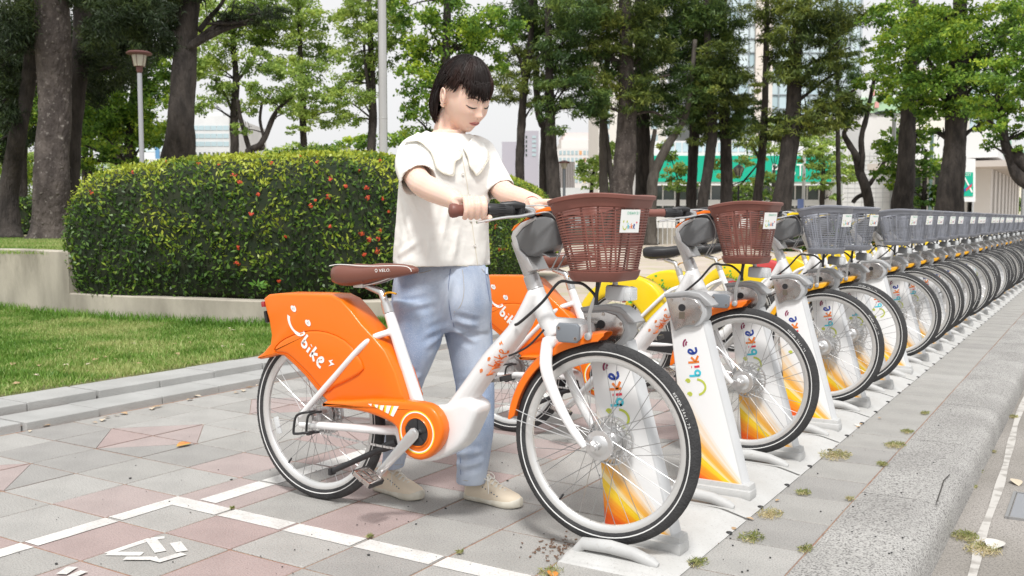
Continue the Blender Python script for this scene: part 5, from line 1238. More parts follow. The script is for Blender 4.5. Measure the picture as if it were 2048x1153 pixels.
b = MB(); b.tube([(0, 0, zt), Vector((0, 0, zt + .1)) - _R * .1, Vector((0, 0, zt + .12)) - _R * .45], .05, 8); b.ball(Vector((0, 0, zt + .10)) - _R * .4, (.34, .2, .09)); b.build('lamp_head', m_capg, t, 40)
t, zt, r_ = pole('street_lamp', 'pale grey pole with small blue sign in front of the POST letters', 'street lamp', 1606, 52, 305, 6.5, 0, M('pale_pole', (.62, .63, .64), .5))
b = MB(); q = at(1601, 408, d=51.8) - t.location; b.box(q, (.32, .05, .5), Matrix.Rotation(YAW, 3, 'Z')); b.build('sign', M('sign_blue', (.20, .28, .60), .5), t, None)
t, zt, r_ = pole('utility_pole', 'dark green pole left of the thick right trunk', 'pole', 1859, 46, 262, 7, 0, M('green_pole', (.10, .16, .15), .5))
b = MB(); b.box(Vector((0, 0, 1.2)), (.34, .3, .5), None, .03); b.build('junction_box', m_capg, t, 40)
t, zt, r_ = pole('street_lamp', 'wide pale post at the right edge of the picture, end of the street', 'street lamp', 2047, 30, 352, 12, 0, m_conp); b = MB(); b.box((0, 0, zt - .1), (.22, .22, .12), None, .02); b.build('cap', m_conp, t, 40)
t, zt, r_ = pole('lantern_lamp', 'black park lantern on a thin post in front of the green fascia', 'lamp post', 1476, 44, 372, 4, 0, m_blk)
z = lambda py: at(1476, py, d=44).z
b = MB(); b.lathe((0, 0, 0), (0, 0, 1), [(z(352), .12), (z(338), .24), (z(336), .25)], 6); b.build('lantern_glass', m_lampglass, t, None); b = MB(); b.lathe((0, 0, 0), (0, 0, 1), [(z(337), .27), (z(332), .12), (z(329), .03)], 6)
for i in range(6): a = i * PI / 3; b.tube([(math.cos(a) * .12, math.sin(a) * .12, z(352)), (math.cos(a) * .25, math.sin(a) * .25, z(337))], .018, 4)
b.build('lantern_cap', m_blk, t, None)
t, zt, r_ = pole('garden_lamp', 'grey lamp post with flat brown cap beside the louvred cabin', 'lamp post', 1128, 40, 338, 6, 0, m_capg)
z = lambda py: at(1128, py, d=40).z
b = MB(); b.lathe((0, 0, 0), (0, 0, 1), [(z(338), .08), (z(326), .16)], 14); b.build('lantern_glass', m_lampglass, t, 40); b = MB(); b.lathe((0, 0, 0), (0, 0, 1), [(z(327), .24), (z(324), .24), (z(321), .05)], 14); b.build('lantern_cap', m_lampr, t, 40)
t, zt, r_ = pole('globe_lamp', 'small white globe lamp low between the two leftmost trunks', 'lamp post', 50, 30, 345, 4, RZ, m_conp); b = MB(); b.ball((0, 0, zt + .08), .12); b.build('globe', m_bwhite, t, 40)
t = thing('bicycle_rack', 'small white metal barrier rail standing by the plaza wall', 'barrier', at(1345, 440, d=41) * Vector((1, 1, 0)) if False else (at(1335, 440, d=41.5).x, at(1335, 440, d=41.5).y, 0))
b = MB(); b.tube([-_R * .6 + Vector((0, 0, 0)), -_R * .6 + Vector((0, 0, 1.0)), _R * .6 + Vector((0, 0, 1.0)), _R * .6], .03, 6); b.build('frame', m_bwhite, t, None)
for i in range(5): b = MB(); b.tube([_R * (-.4 + .2 * i), _R * (-.4 + .2 * i) + Vector((0, 0, 1.0))], .018, 6); b.build('bar', m_bwhite, t, None)

# ------------------------------------------------------------------ hedge
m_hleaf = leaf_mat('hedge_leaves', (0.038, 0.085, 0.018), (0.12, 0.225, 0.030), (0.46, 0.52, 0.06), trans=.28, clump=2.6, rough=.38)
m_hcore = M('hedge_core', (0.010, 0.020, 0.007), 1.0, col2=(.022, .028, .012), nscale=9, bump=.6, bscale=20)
hf = [(146, 9.95, 1.58), (158, 9.80, 1.62), (200, 9.55, 1.66), (280, 9.35, 1.69), (380, 9.15, 1.71), (480, 9.08, 1.71), (600, 9.05, 1.71), (720, 9.15, 1.71), (820, 9.7, 1.71), (900, 10.6, 1.71), (970, 11.9, 1.72), (1030, 13.6, 1.74), (1080, 15.9, 1.74), (1104, 17.8, 1.60), (1108, 18.6, 1.40)]
fp = spline([at(x, 500, d=d) * Vector((1, 1, 0)) + Vector((0, 0, h)) if False else Vector((at(x, 500, d=d).x, at(x, 500, d=d).y, h)) for x, d, h in hf], 6)
rings = []; nf = len(fp)
for i, p in enumerate(fp):
    d = fp[min(i + 1, nf - 1)] - fp[max(i - 1, 0)]; d.z = 0; d.normalize(); q = Vector((-d.y, d.x, 0)); H = p.z; e = min(1, min(i, nf - 1 - i) / 6.0); w = .75 + .25 * math.sin(e * PI / 2)
    zb = .26; pr = [(.10, zb), (.0, zb + .08), (-.07, .6), (-.06, 1.0), (.0, H - .34), (.14, H - .16), (.40, H - .05), (.85, H), (1.5, H), (1.9, H - .1), (2.1, H - .5), (2.15, zb)]
    rings.append([Vector((p.x + q.x * a * (w if a > .2 else 1), p.y + q.y * a * (w if a > .2 else 1), z + .05 * mnoise.noise(Vector((p.x * 1.3, p.y * 1.3, z * 1.5)))) ) + q * .05 * mnoise.noise(Vector((p.x * 2, p.y * 2, z * 2))) for a, z in pr])
b = MB(); b.loft(rings); hd = thing('hedge', 'long clipped hedge with small red flowers on the low planter wall', 'hedge')
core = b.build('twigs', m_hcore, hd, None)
def scatter_on(me, n, filt=None):
    """n random points on a mesh, area-weighted: positions, normals"""
    me.calc_loop_triangles(); T = np.array([t.vertices[:] for t in me.loop_triangles]); Vv = np.array([v.co[:] for v in me.vertices]); a, b_, c = Vv[T[:, 0]], Vv[T[:, 1]], Vv[T[:, 2]]
    nn = np.cross(b_ - a, c - a); ar = np.linalg.norm(nn, axis=1); nn = nn / (ar[:, None] + 1e-12)
    if filt is not None: ar = ar * filt((a + b_ + c) / 3, nn)
    k = NR.choice(len(T), n, p=ar / ar.sum()); r1 = np.sqrt(NR.uniform(0, 1, n))[:, None]; r2_ = NR.uniform(0, 1, n)[:, None]
    return a[k] * (1 - r1) + b_[k] * r1 * (1 - r2_) + c[k] * r1 * r2_, nn[k]
def seen(c, nrm):   # mostly the camera side, sparser at the back
    f = (nrm * (np.array([0, 0, 1.06]) - c)).sum(1) > -1.0; return np.where(f | (nrm[:, 2] > .4), 1.0, .25)
P_, N_ = scatter_on(core.data, 215000, seen)
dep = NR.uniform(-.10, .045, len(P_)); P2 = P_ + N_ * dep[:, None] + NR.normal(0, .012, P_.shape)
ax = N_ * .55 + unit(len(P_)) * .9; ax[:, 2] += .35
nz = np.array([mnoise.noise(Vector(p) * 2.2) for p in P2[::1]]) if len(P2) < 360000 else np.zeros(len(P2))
sh = NR.uniform(0, .55, len(P_)) + (dep > .02) * .14 + np.clip(N_[:, 2], 0, 1) * .42 + nz * .35 - (P2[:, 2] < .55) * .12  # upward leaves lighter: young shoots, and partly daylight put into their tone
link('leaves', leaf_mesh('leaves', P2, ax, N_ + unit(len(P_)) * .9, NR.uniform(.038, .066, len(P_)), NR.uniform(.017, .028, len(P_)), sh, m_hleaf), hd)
hb_ = bvh_of(core.data); m_flow = M('ixora_red', (0.58, 0.035, 0.015), .6, col2=(.64, .09, .02), nscale=60)
def see(bvh, px, py):
    r = ray(px, py).normalized(); return bvh.ray_cast(Vector((0, 0, CAM_H)), r)
fl = [(335, 331, .8), (470, 357, 1.2), (480, 370, .9), (545, 334, .9), (635, 333, .9), (660, 365, .8), (657, 395, 1), (728, 378, 1), (732, 398, .9), (757, 330, 1.2), (765, 312, .8), (785, 308, .9), (790, 345, .8), (720, 468, 1.0), (735, 480, .9), (752, 478, .9), (748, 503, 1.3), (755, 462, .7), (622, 414, .8), (632, 402, .6), (478, 527, 1.1), (480, 495, .8), (505, 432, .9), (190, 388, .9), (520, 391, .6), (700, 590, .9), (690, 375, .7), (575, 472, .7), (560, 560, .6), (985, 455, 1.2), (992, 500, 1.1), (1002, 497, .9), (987, 375, .6), (725, 510, .9), (760, 400, .6), (600, 320, .7), (400, 335, .6), (270, 350, .6), (660, 455, .5), (1080, 550, .6), (820, 560, .6), (440, 338, .6), (715, 347, .6), (772, 425, .7)]
for x, y, s in fl:
    s *= .55
    h = see(hb_, x, y)
    if h[0] is None: continue
    b = MB(); c = h[0] + h[1] * .035
    for i in range(int(14 * s) + 4):
        o_ = Vector(unit(1)[0]) * .040 * s * rng.uniform(.3, 1.4) + h[1] * .008; k = .009
        a1, a2 = frame_of(o_ + h[1] * .02)
        for j in range(4): t_ = j * PI / 2 + i; dd = a1 * math.cos(t_) + a2 * math.sin(t_); e1_ = a1 * math.cos(t_ + .5) + a2 * math.sin(t_ + .5); e2_ = a1 * math.cos(t_ - .5) + a2 * math.sin(t_ - .5); b.add([c + o_, c + o_ + e1_ * k * .7, c + o_ + dd * k * 1.3, c + o_ + e2_ * k * .7], [(0, 1, 2, 3)])
    b.build('flower_cluster', m_flow, hd, None, fix=False)
# sprig of a seedling with big leaves low in the hedge
h = see(hb_, 521, 566); b = MB(); c = h[0] + h[1] * .08
t = thing('seedling', 'bright green seedling with divided leaves growing out of the hedge foot', 'plant', c)
m_seed = M('seedling_green', (.10, .24, .03), .5)
for i in range(7):
    a = R(-70 + i * 38); b = MB(); d = _R * math.cos(a) + Vector((0, 0, math.sin(a) * .6 + .1)); e = Vector((0, 0, 1)).cross(d).normalized() * 0 + Vector((-d.z, 0, d.x)) * .012; b.tube([(0, 0, 0), d * .04], .0015, 4); b.add([d * .02, d * .055 + e * 1.4, d * .10, d * .055 - e * 1.4], [(0, 1, 2, 3)]); b.build('leaf', m_seed, t, None, fix=False)
# far small hedge between the left trunks with its border wall
t = thing('hedge', 'dark low hedge seen between the two big left trunks', 'hedge'); p = at(50, 440, d=24); b = MB(); b.box((p.x, p.y, 1.10), (4.2, 1.2, .9), Matrix.Rotation(YAW, 3, 'Z'), .2, seg=2); c_ = b.build('twigs', m_hcore, t, None)
P_, N_ = scatter_on(c_.data, 9000); link('leaves', leaf_mesh('leaves', P_ + NR.normal(0, .04, P_.shape), unit(9000) + N_ * .5, unit(9000), .10, .045, NR.uniform(0, .6, 9000), m_hleaf), t)

# ------------------------------------------------------------------ trees
m_bark = M('bark_dark', (0.022, 0.018, 0.016), .95, col2=(0.060, 0.050, 0.044), nscale=7, ndetail=9, stretch=(1, 1, .3), bump=1.0, bdist=.06, bscale=22)
m_barkg = M('bark_grey', (0.050, 0.040, 0.036), .95, col2=(0.12, 0.10, 0.09), nscale=4, ndetail=10, lo=.45, hi=.7, stretch=(1, 1, .5), bump=1.0, bdist=.06, bscale=18, speck=(.36, .33, .30), speck_s=14, speck_t=.74)
m_barkl = M('bark_light', (0.075, 0.064, 0.055), .95, col2=(0.13, 0.115, 0.10), nscale=5, ndetail=8, stretch=(1, 1, .3), bump=1.0, bdist=.06, bscale=20)
LEAF = {
 'fir': (leaf_mat('leaves_fir', (0.030, 0.066, 0.018), (0.095, 0.17, 0.042), (0.27, 0.36, 0.075), trans=.20, clump=.55), .26, .045),
 'firw': (leaf_mat('leaves_fir_warm', (0.042, 0.075, 0.018), (0.15, 0.205, 0.042), (0.40, 0.44, 0.085), trans=.22, clump=.55), .26, .045),
 'pale': (leaf_mat('leaves_pale', (0.11, 0.19, 0.045), (0.30, 0.44, 0.10), (0.56, 0.66, 0.16), trans=.42, clump=.7), .17, .075),
 'broad': (leaf_mat('leaves_broad', (0.050, 0.12, 0.020), (0.18, 0.33, 0.045), (0.54, 0.66, 0.07), trans=.38, clump=.8), .19, .10),
 'dark': (leaf_mat('leaves_dark', (0.014, 0.028, 0.010), (0.035, 0.060, 0.018), (0.10, 0.14, 0.03), trans=.15, clump=.8), .22, .035),
 'bush': (leaf_mat('leaves_bush', (0.07, 0.14, 0.03), (0.20, 0.31, 0.06), (0.45, 0.42, 0.12), trans=.38, clump=.6), .20, .085)}
TOTAL = [0]
def crown(name, parent, blobs, d, kind, dens=1.0, org=None):
    """blobs: (px, py, rx px, ry px[, depth offset m]) -> clusters of leaves"""
    mat, L_, W_ = LEAF[kind]; cs, axs, sh = [], [], []
    L_ = L_ * max(.55, d / 40.0) ; W_ = W_ * max(.55, d / 40.0)
    for bl in blobs:
        px, py, rx, ry = bl[:4]; dd = bl[4] if len(bl) > 4 else rng.uniform(-1.3, .6) * rx / FPX * d * .8
        c = at(px, py, d=d + dd); a, h = rx / FPX * d, ry / FPX * d; off = 1.0 if py > -ry - 20 else .30
        n = int(off * dens * (4.9 if kind in ('fir', 'firw') else 4.5) * PI * a * h / (L_ * W_ * .5)); ns = max(6, int(9 * (a * h) ** .5 / .8) + 8)
        u = unit(ns) * (NR.uniform(.25, 1, (ns, 1)) ** .5); sc_ = np.array([a, a, h]); sub = np.array(c)[None] + u * sc_
        k = NR.integers(0, ns, n); rr = NR.uniform(.22, .48, ns)[k][:, None]; q = NR.normal(0, .55, (n, 3)) * rr * np.array([a, a, h * .75])
        # hanging tips for the firs, flat sprays for the others
        if kind in ('fir', 'firw', 'dark'):
            q[:, 2] -= np.abs(NR.normal(0, .18, n)) * h; ax = unit(n) * .7 + u[k] * .6; ax[:, 2] -= .35
        else: ax = unit(n) + u[k] * .5; ax[:, 2] -= .15
        cs.append(sub[k] + q); axs.append(ax); base = NR.uniform(.1, .6, ns)[k]
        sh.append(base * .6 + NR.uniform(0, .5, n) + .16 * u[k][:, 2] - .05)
    c = np.concatenate(cs); n = len(c); TOTAL[0] += n
    if org is not None: c = c - np.array(org)
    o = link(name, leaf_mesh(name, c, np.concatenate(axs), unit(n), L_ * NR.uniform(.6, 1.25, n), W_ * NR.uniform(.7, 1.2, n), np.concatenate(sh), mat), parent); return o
def tree(label, trunks, d, blobs, kind='fir', z0=0.0, bark=None, limbs=(), dens=1.0, name='tree', group='trees of the park', auto=True, knots=0):
    p0 = at(trunks[0][0][0], 440, d=d); org = Vector((p0.x, p0.y, z0)); t = thing(name, label, 'tree', org, 0, group); bark = bark or m_bark
    for ti, tr in enumerate(trunks):
        pts = []; rad = []
        for i, (px, py, w) in enumerate(tr):
            q = at(px, py, d=d + (0 if i == 0 else .15 * math.sin(i * 2 + px))) - org
            if ti == 0 and i == 0: q.z = -.05
            pts.append(q); rad.append(w / 2 / FPX * d)
        sp = spline(pts, 7); n = len(sp); rs = [lerp(rad[min(i // 7, len(rad) - 1)], rad[min(i // 7 + 1, len(rad) - 1)], (i % 7) / 7) for i in range(n)]
        if ti == 0: rs[0] *= 1.35; rs[1] *= 1.18; rs[2] *= 1.07
        b = MB(); b.tube(sp, rs, 16)
        for k, v in enumerate(b.v):
            V3 = Vector(v); ring = min(k // 16, n - 1); nn = V3 - sp[ring]; q = 1 + .16 * mnoise.noise(V3 * (1.6 / max(.2, rad[0]) * .35)) + .07 * mnoise.noise(V3 * 9); b.v[k] = tuple(sp[ring] + nn * q)
        tk = b.build('trunk' if ti == 0 else 'limb', bark, t, True)
        if ti == 0 and knots:
            b = MB()
            for i in range(knots):
                j = rng.randrange(3, n - 2); a = rng.uniform(0, 2 * PI); u = Vector((math.cos(a), math.sin(a), 0)); c = sp[j] + u * rs[j] * .93 + Vector((0, 0, rng.uniform(-.1, .1))); s = rng.uniform(.015, .05); b.ball(c, (s * .8, s * .8, s * rng.uniform(.4, 1.6)), 6, 4, rot=Matrix.Rotation(rng.uniform(-.8, .8), 3, 'X') @ Matrix.Rotation(rng.uniform(-.8, .8), 3, 'Y'))
            b.build('bark_scars', m_barkl, t, 60)
    # branches reach for the clumps
    top = trunks[0]
    if auto:
        b = MB(); 
        for bl in blobs:
            px, py, rx, ry = bl[:4]; best = min(top[1:], key=lambda q: abs(q[1] - (py + .35 * ry + abs(px - q[0]) * .25)) + .2 * abs(q[0] - px))
            s_ = at(best[0], best[1], d=d) - org; e_ = at(px, py, d=d) - org; m_ = s_.lerp(e_, .55) + Vector((0, 0, .18 * (e_ - s_).length * .4)); r_ = max(.018, min(.10, best[2] / FPX * d * .16))
            b.tube(spline([s_, m_, e_], 5), [lerp(r_, r_ * .25, i / 10) for i in range(11)], 6)
            for k in range(4):
                f = rng.uniform(.35, .95); q = s_.lerp(e_, f) + Vector((0, 0, .12 * (e_ - s_).length * math.sin(f * PI))); w_ = Vector(unit(1)[0]) * rx / FPX * d * .8; b.tube([q, q + w_ * .5 + Vector((0, 0, .05)), q + w_], [r_ * .35, r_ * .22, .008], 5)
        b.build('branches', bark, t, True)
    if blobs:
        o = crown('crown', t, blobs, d, kind, dens, org)
    return t
up = lambda x, w, x2=None: [(x, -140, w * .75), (x2 or x, -320, w * .45)]
OFF = lambda x, r=150: [(x, -170, r, 90), (x + rng.uniform(-60, 60), -300, r * .7, 80)]
dk = 'dark shaggy fir'
# left side, on the raised lawn
tree('thick scarred grey trunk left of the hedge, standing on the raised lawn', [[(103, 470, 92), (104, 400, 72), (106, 300, 62), (108, 200, 60), (106, 100, 66), (105, 0, 66)] + up(104, 60)], 17.4, [(150, -30, 90, 40), (60, -40, 90, 45), (215, 20, 55, 40), (255, 55, 40, 35), (190, 75, 32, 30), (300, 30, 45, 45), (330, 85, 22, 22), (290, 95, 35, 28), (20, 30, 60, 60)] + OFF(110), 'dark', RZ, m_barkg, knots=130, dens=.9, auto=False)
tree('leaning brown trunk at the far left, in front of the dark low hedge', [[(18, 475, 50), (18, 420, 40), (22, 350, 36), (36, 270, 32), (52, 200, 28), (64, 100, 27), (72, 0, 26)] + up(76, 24)], 18.2, [(20, 110, 50, 55), (10, 200, 40, 50), (40, 40, 60, 50), (0, 280, 30, 40)] + OFF(60), 'dark', RZ, m_bark, dens=.9)
tree('slimmer trunk leaning behind the thick scarred one', [[(140, 470, 36), (142, 380, 32), (146, 280, 32), (156, 160, 34), (164, 60, 34), (168, -20, 32)] + up(170, 28)], 19.5, [(220, -20, 80, 50), (180, 130, 40, 40), (235, 135, 50, 45)] + OFF(190), 'dark', RZ, m_bark, dens=.9)
tree('thick straight dark trunk rising behind the middle of the hedge', [[(358, 470, 78), (358, 330, 66), (360, 250, 52), (365, 180, 48), (371, 100, 45), (380, 0, 42)] + up(384, 36), [(398, 62, 12), (420, 35, 10), (440, 12, 8), (458, -20, 7)], [(415, 48, 6), (480, 45, 5), (545, 25, 4)]], 19.0, [(345, 60, 24, 30), (330, 20, 50, 35), (480, 30, 50, 16), (545, 22, 40, 14), (420, -20, 60, 20), (300, -20, 60, 40), (520, 45, 30, 10)] + OFF(380), 'dark', RZ, m_bark)
for i, (x, w, tp) in enumerate([(170, 12, 270), (181, 8, 280), (236, 16, 250), (266, 9, 260), (12, 12, 300), (48, 10, 300)]):
    bl = [(x + rng.uniform(-25, 25), 215 + rng.uniform(-30, 40), 52, 42), (x - 20, 285, 42, 26)] if x > 100 else [(x, 250, 40, 50), (x + 10, 180, 40, 40)]
    tree(['thin dark trunk right of the thick scarred trunk', 'thinnest trunk right of the thick scarred trunk', 'grey trunk left of the garden lamp', 'slim trunk just left of the lamp post', 'thin far trunk at the left edge', 'thin far trunk behind the globe lamp'][i], [[(x, 470, w * 1.2), (x, 340, w), (x + 3, tp, w * .8), (x + 6, 170, w * .6), (x + 8, 60, w * .5)]], 34 + i, bl, 'broad', RZ, m_bark if i != 2 else m_barkl)
tree('bushy bright green tree filling the gap behind the garden lamp', [[(250, 470, 22), (255, 330, 18), (262, 240, 15), (270, 150, 12), (275, 60, 9)]], 30, [(180, 200, 45, 50), (200, 265, 50, 35), (235, 310, 40, 22), (165, 330, 36, 20), (250, 190, 38, 50), (262, 255, 40, 40), (310, 170, 38, 48), (318, 235, 36, 42), (330, 130, 26, 40), (185, 150, 40, 36), (230, 225, 45, 45), (300, 280, 30, 24), (160, 100, 50, 40), (225, 100, 60, 40), (300, 130, 40, 40), (120, 200, 50, 60), (30, 330, 50, 30), (20, 260, 50, 50), (60, 200, 50, 50)], 'broad', RZ, dens=1.0)
tree('very dark tree mass at the top left behind the trunks', [[(40, 470, 30), (40, 300, 26), (50, 150, 22), (60, 0, 18)]], 27, [(20, 60, 70, 60), (60, 120, 70, 60), (150, 60, 90, 70), (240, 30, 90, 60), (330, 10, 60, 50), (10, 170, 50, 60), (200, 130, 60, 40), (40, 240, 40, 40), (110, 260, 30, 40), (160, 170, 50, 40), (270, 90, 60, 40)] + OFF(120), 'dark', RZ, dens=1.3)
# pale airy trees behind the hedge, left centre
tree('airy pale green tree with two stems right of the dark trunk', [[(470, 430, 19), (470, 320, 17), (468, 240, 16), (472, 160, 13), (466, 80, 9), (470, 0, 7)], [(470, 235, 8), (452, 195, 6), (430, 160, 4)], [(468, 170, 7), (500, 130, 6), (520, 90, 4)]], 36, [(455, 185, 34, 26), (425, 150, 34, 30), (430, 90, 40, 34), (480, 60, 40, 30), (445, 30, 45, 34), (500, 120, 38, 26), (410, 210, 26, 22), (520, 60, 34, 34), (490, 10, 50, 24), (400, 120, 28, 40), (500, 215, 22, 18), (405, 30, 30, 40)], 'pale', 0, dens=1.0)
tree('small crooked tree with forked black limbs behind the hedge', [[(498, 430, 17), (498, 322, 16), (502, 302, 15), (520, 290, 12), (533, 268, 11), (545, 238, 10), (560, 215, 8), (588, 192, 6)], [(501, 305, 11), (490, 270, 9), (480, 232, 8), (476, 200, 6)], [(505, 300, 7), (525, 297, 8), (527, 290, 5)], [(527, 272, 6), (520, 240, 6), (524, 205, 5)]], 33, [(560, 190, 34, 20), (590, 170, 36, 26), (530, 195, 28, 16), (500, 180, 28, 18), (545, 150, 34, 24), (585, 225, 22, 14), (480, 260, 18, 14)], 'pale', 0, dens=.9)
tree('tall pale green tree with straight slim trunk left of the flagpole', [[(609, 430, 14), (608, 310, 13), (605, 240, 13), (603, 170, 12), (600, 90, 9), (598, 0, 7)], [(612, 170, 3), (611, 230, 3), (612, 290, 3)]], 36, [(590, 30, 50, 30), (640, 40, 38, 26), (560, 70, 42, 26), (610, 90, 48, 28), (655, 110, 30, 22), (570, 130, 38, 26), (620, 150, 44, 26), (640, 195, 42, 22), (585, 210, 36, 22), (640, 240, 46, 22), (600, 262, 26, 10), (680, 225, 30, 18), (530, 40, 34, 34), (560, 0, 50, 20)] + OFF(600, 90), 'pale', 0, dens=1.0)
tree('pale green tree whose dark trunk stands just left of the flagpole', [[(743, 430, 19), (743, 305, 18), (746, 240, 16), (744, 170, 15), (742, 100, 12), (738, 0, 9)], [(738, 200, 8), (732, 140, 6), (728, 90, 5)]], 34, [(735, 20, 44, 28), (700, 50, 36, 26), (745, 75, 46, 26), (705, 110, 38, 28), (740, 140, 34, 28), (690, 165, 36, 24), (720, 195, 34, 22), (675, 195, 22, 16), (700, 240, 24, 14), (790, 60, 26, 40), (775, 110, 24, 30), (770, 0, 30, 30), (690, 10, 30, 22)] + OFF(735, 90), 'pale', 0, dens=1.0)
tree('wide green tree behind the head of the woman', [[(888, 430, 26), (888, 300, 24), (890, 200, 22), (892, 110, 18), (895, 0, 14)]], 33, [(840, 40, 46, 34), (900, 30, 54, 36), (965, 40, 50, 32), (860, 95, 46, 32), (825, 100, 30, 30), (920, 80, 50, 34), (985, 85, 44, 28), (830, 160, 40, 32), (850, 215, 34, 30), (1010, 50, 40, 30), (815, 225, 20, 22), (1000, 130, 30, 18), (870, 165, 50, 40), (840, 270, 40, 18), (800, 20, 24, 30)] + OFF(900, 120), 'broad', 0, dens=.95)
tree('small round green tree on the skyline left of the flagpole', [[(715, 430, 8), (716, 320, 7), (718, 290, 5)]], 60, [(705, 292, 30, 16), (735, 285, 30, 18), (680, 300, 20, 10), (790, 285, 30, 22), (820, 275, 30, 20)], 'broad', 0, dens=1.0, auto=False)
tree('low feathery green tree in front of the beige houses', [[(590, 430, 8), (590, 320, 7), (588, 300, 5)]], 62, [(560, 305, 26, 12), (592, 298, 28, 14), (630, 302, 26, 12), (430, 320, 40, 9), (480, 314, 26, 8), (380, 322, 22, 8), (590, 310, 40, 8)], 'pale', 0, dens=1.1, auto=False)
tree('light green shrubby tree beyond the left lawn, between trunks', [[(200, 430, 8), (202, 360, 7), (205, 330, 5)]], 52, [(210, 340, 50, 22), (265, 330, 30, 14), (160, 330, 30, 20), (20, 370, 60, 40), (60, 330, 50, 30), (150, 380, 20, 16)], 'pale', 0, dens=1.1, auto=False)
# right centre group: firs in front of the glass tower
F = lambda lab, tr, d, bl, k='fir', **kw: tree(lab, tr, d, bl, k, 0, kw.pop('bark', None), **kw)
F('slim dark trunk nearest the shoulder of the woman', [[(1040, 470, 21), (1040, 330, 18), (1043, 250, 17), (1049, 170, 15), (1060, 100, 13), (1062, 0, 10)] + up(1062, 9), [(1050, 165, 10), (1040, 120, 7), (1022, 85, 5)], [(1052, 150, 10), (1082, 110, 7), (1100, 85, 5)]], 40, [(1030, 175, 40, 18), (1000, 150, 30, 16), (1060, 140, 44, 20), (1010, 195, 30, 12), (1030, 110, 40, 20), (1075, 200, 30, 14)] + OFF(1060, 80), 'firw', dens=.9)
F('dark trunk with a knot, second right of the woman', [[(1088, 470, 20), (1087, 360, 18), (1090, 262, 17), (1082, 245, 15), (1074, 190, 14), (1072, 90, 12), (1070, 0, 10)] + up(1070, 9)], 41, [(1050, 60, 50, 26), (1100, 40, 50, 28), (1080, 100, 40, 20), (1110, 150, 36, 18), (1030, 20, 50, 30), (1090, 0, 50, 24)] + OFF(1070, 90), 'fir', dens=.9)
F('broad dark trunk third right of the woman, beside the brown cabin', [[(1106, 490, 36), (1107, 380, 28), (1103, 300, 24), (1100, 220, 19), (1098, 120, 16), (1096, 0, 12)] + up(1096, 10)], 39, [(1100, 205, 36, 16), (1140, 215, 44, 20), (1175, 190, 46, 22), (1120, 175, 46, 24), (1095, 235, 22, 10), (1190, 225, 30, 14), (1150, 160, 44, 22), (1130, 90, 50, 30), (1110, 260, 24, 10), (1160, 60, 50, 30), (1150, 20, 60, 30), (1120, 120, 50, 22)] + OFF(1100, 100), 'fir', dens=1.0)
F('grey pale-barked thin trunk left of the thick pair', [[(1210, 490, 24), (1208, 390, 19), (1206, 300, 15), (1207, 240, 15), (1212, 160, 12), (1216, 60, 9)] + up(1216, 8), [(1226, 370, 16), (1218, 320, 12), (1212, 270, 10), (1210, 240, 8)]], 41, [(1195, 120, 44, 22), (1210, 60, 50, 30), (1180, 20, 50, 30), (1215, 240, 22, 12), (1230, 150, 40, 24)] + OFF(1215, 80), 'fir', bark=m_barkl, dens=.9)
F('thickest central trunk flaring at its foot, tallest of the fir group', [[(1240, 492, 62), (1242, 400, 46), (1250, 310, 44), (1254, 230, 36), (1253, 150, 32), (1252, 60, 26), (1250, 0, 24)] + up(1250, 22), [(1246, 125, 8), (1210, 118, 6), (1170, 112, 4)], [(1262, 180, 8), (1300, 160, 6), (1340, 150, 4)], [(1262, 230, 7), (1300, 224, 5), (1325, 232, 4)]], 40, [(1250, 60, 56, 32), (1210, 100, 50, 24), (1190, 150, 50, 24), (1230, 190, 50, 22), (1280, 40, 60, 34), (1300, 100, 54, 26), (1230, 10, 60, 30), (1270, 200, 46, 20), (1200, 215, 36, 16), (1260, 312, 14, 8), (1170, 90, 40, 22), (1295, 165, 40, 20)] + OFF(1250, 140), 'firw', bark=m_barkg, dens=1.05)
F('dark trunk pressed against the thickest central one', [[(1290, 492, 44), (1289, 400, 36), (1286, 300, 32), (1284, 200, 28), (1282, 100, 24), (1280, 0, 20)] + up(1280, 18)], 42.5, [(1320, 60, 50, 30), (1330, 120, 50, 26), (1310, 200, 46, 22), (1340, 180, 46, 22), (1300, 240, 40, 14), (1340, 20, 60, 34), (1290, 140, 44, 24)] + OFF(1290, 120), 'fir', dens=1.0)
F('grey forked tree leaning right in front of the green fascia', [[(1300, 492, 24), (1303, 400, 22), (1308, 350, 20), (1330, 300, 18), (1352, 265, 15), (1368, 240, 13), (1380, 190, 10)] + [(1390, 80, 8)], [(1306, 360, 12), (1303, 310, 10), (1310, 260, 8)]], 41, [(1345, 262, 24, 12), (1370, 225, 36, 18), (1330, 235, 28, 14), (1390, 190, 36, 20), (1375, 150, 40, 24)], 'fir', bark=m_barkl, dens=.9)
F('dark slim trunk, left one of three in front of the green sign', [[(1379, 492, 24), (1382, 410, 21), (1386, 330, 20), (1390, 240, 22), (1392, 150, 18), (1391, 50, 15), (1390, -20, 13)] + up(1390, 12)], 43, [(1380, 60, 50, 30), (1400, 120, 46, 26), (1375, 200, 46, 24), (1410, 215, 46, 22), (1400, 165, 46, 24), (1360, 90, 50, 30), (1420, 40, 50, 30), (1385, 250, 36, 14), (1380, 10, 60, 30)] + OFF(1390, 110), 'fir', dens=1.05)
F('leaning trunk, middle one of three in front of the green sign', [[(1398, 492, 26), (1405, 410, 22), (1416, 340, 22), (1424, 260, 20), (1420, 170, 16), (1415, 80, 13), (1412, 0, 11)] + up(1412, 10)], 41.5, [(1440, 110, 46, 26), (1430, 170, 50, 24), (1450, 205, 44, 20), (1460, 150, 44, 22), (1425, 245, 36, 16), (1400, 280, 26, 10), (1470, 190, 36, 18), (1440, 140, 50, 24)] + OFF(1420, 90), 'firw', dens=1.1)
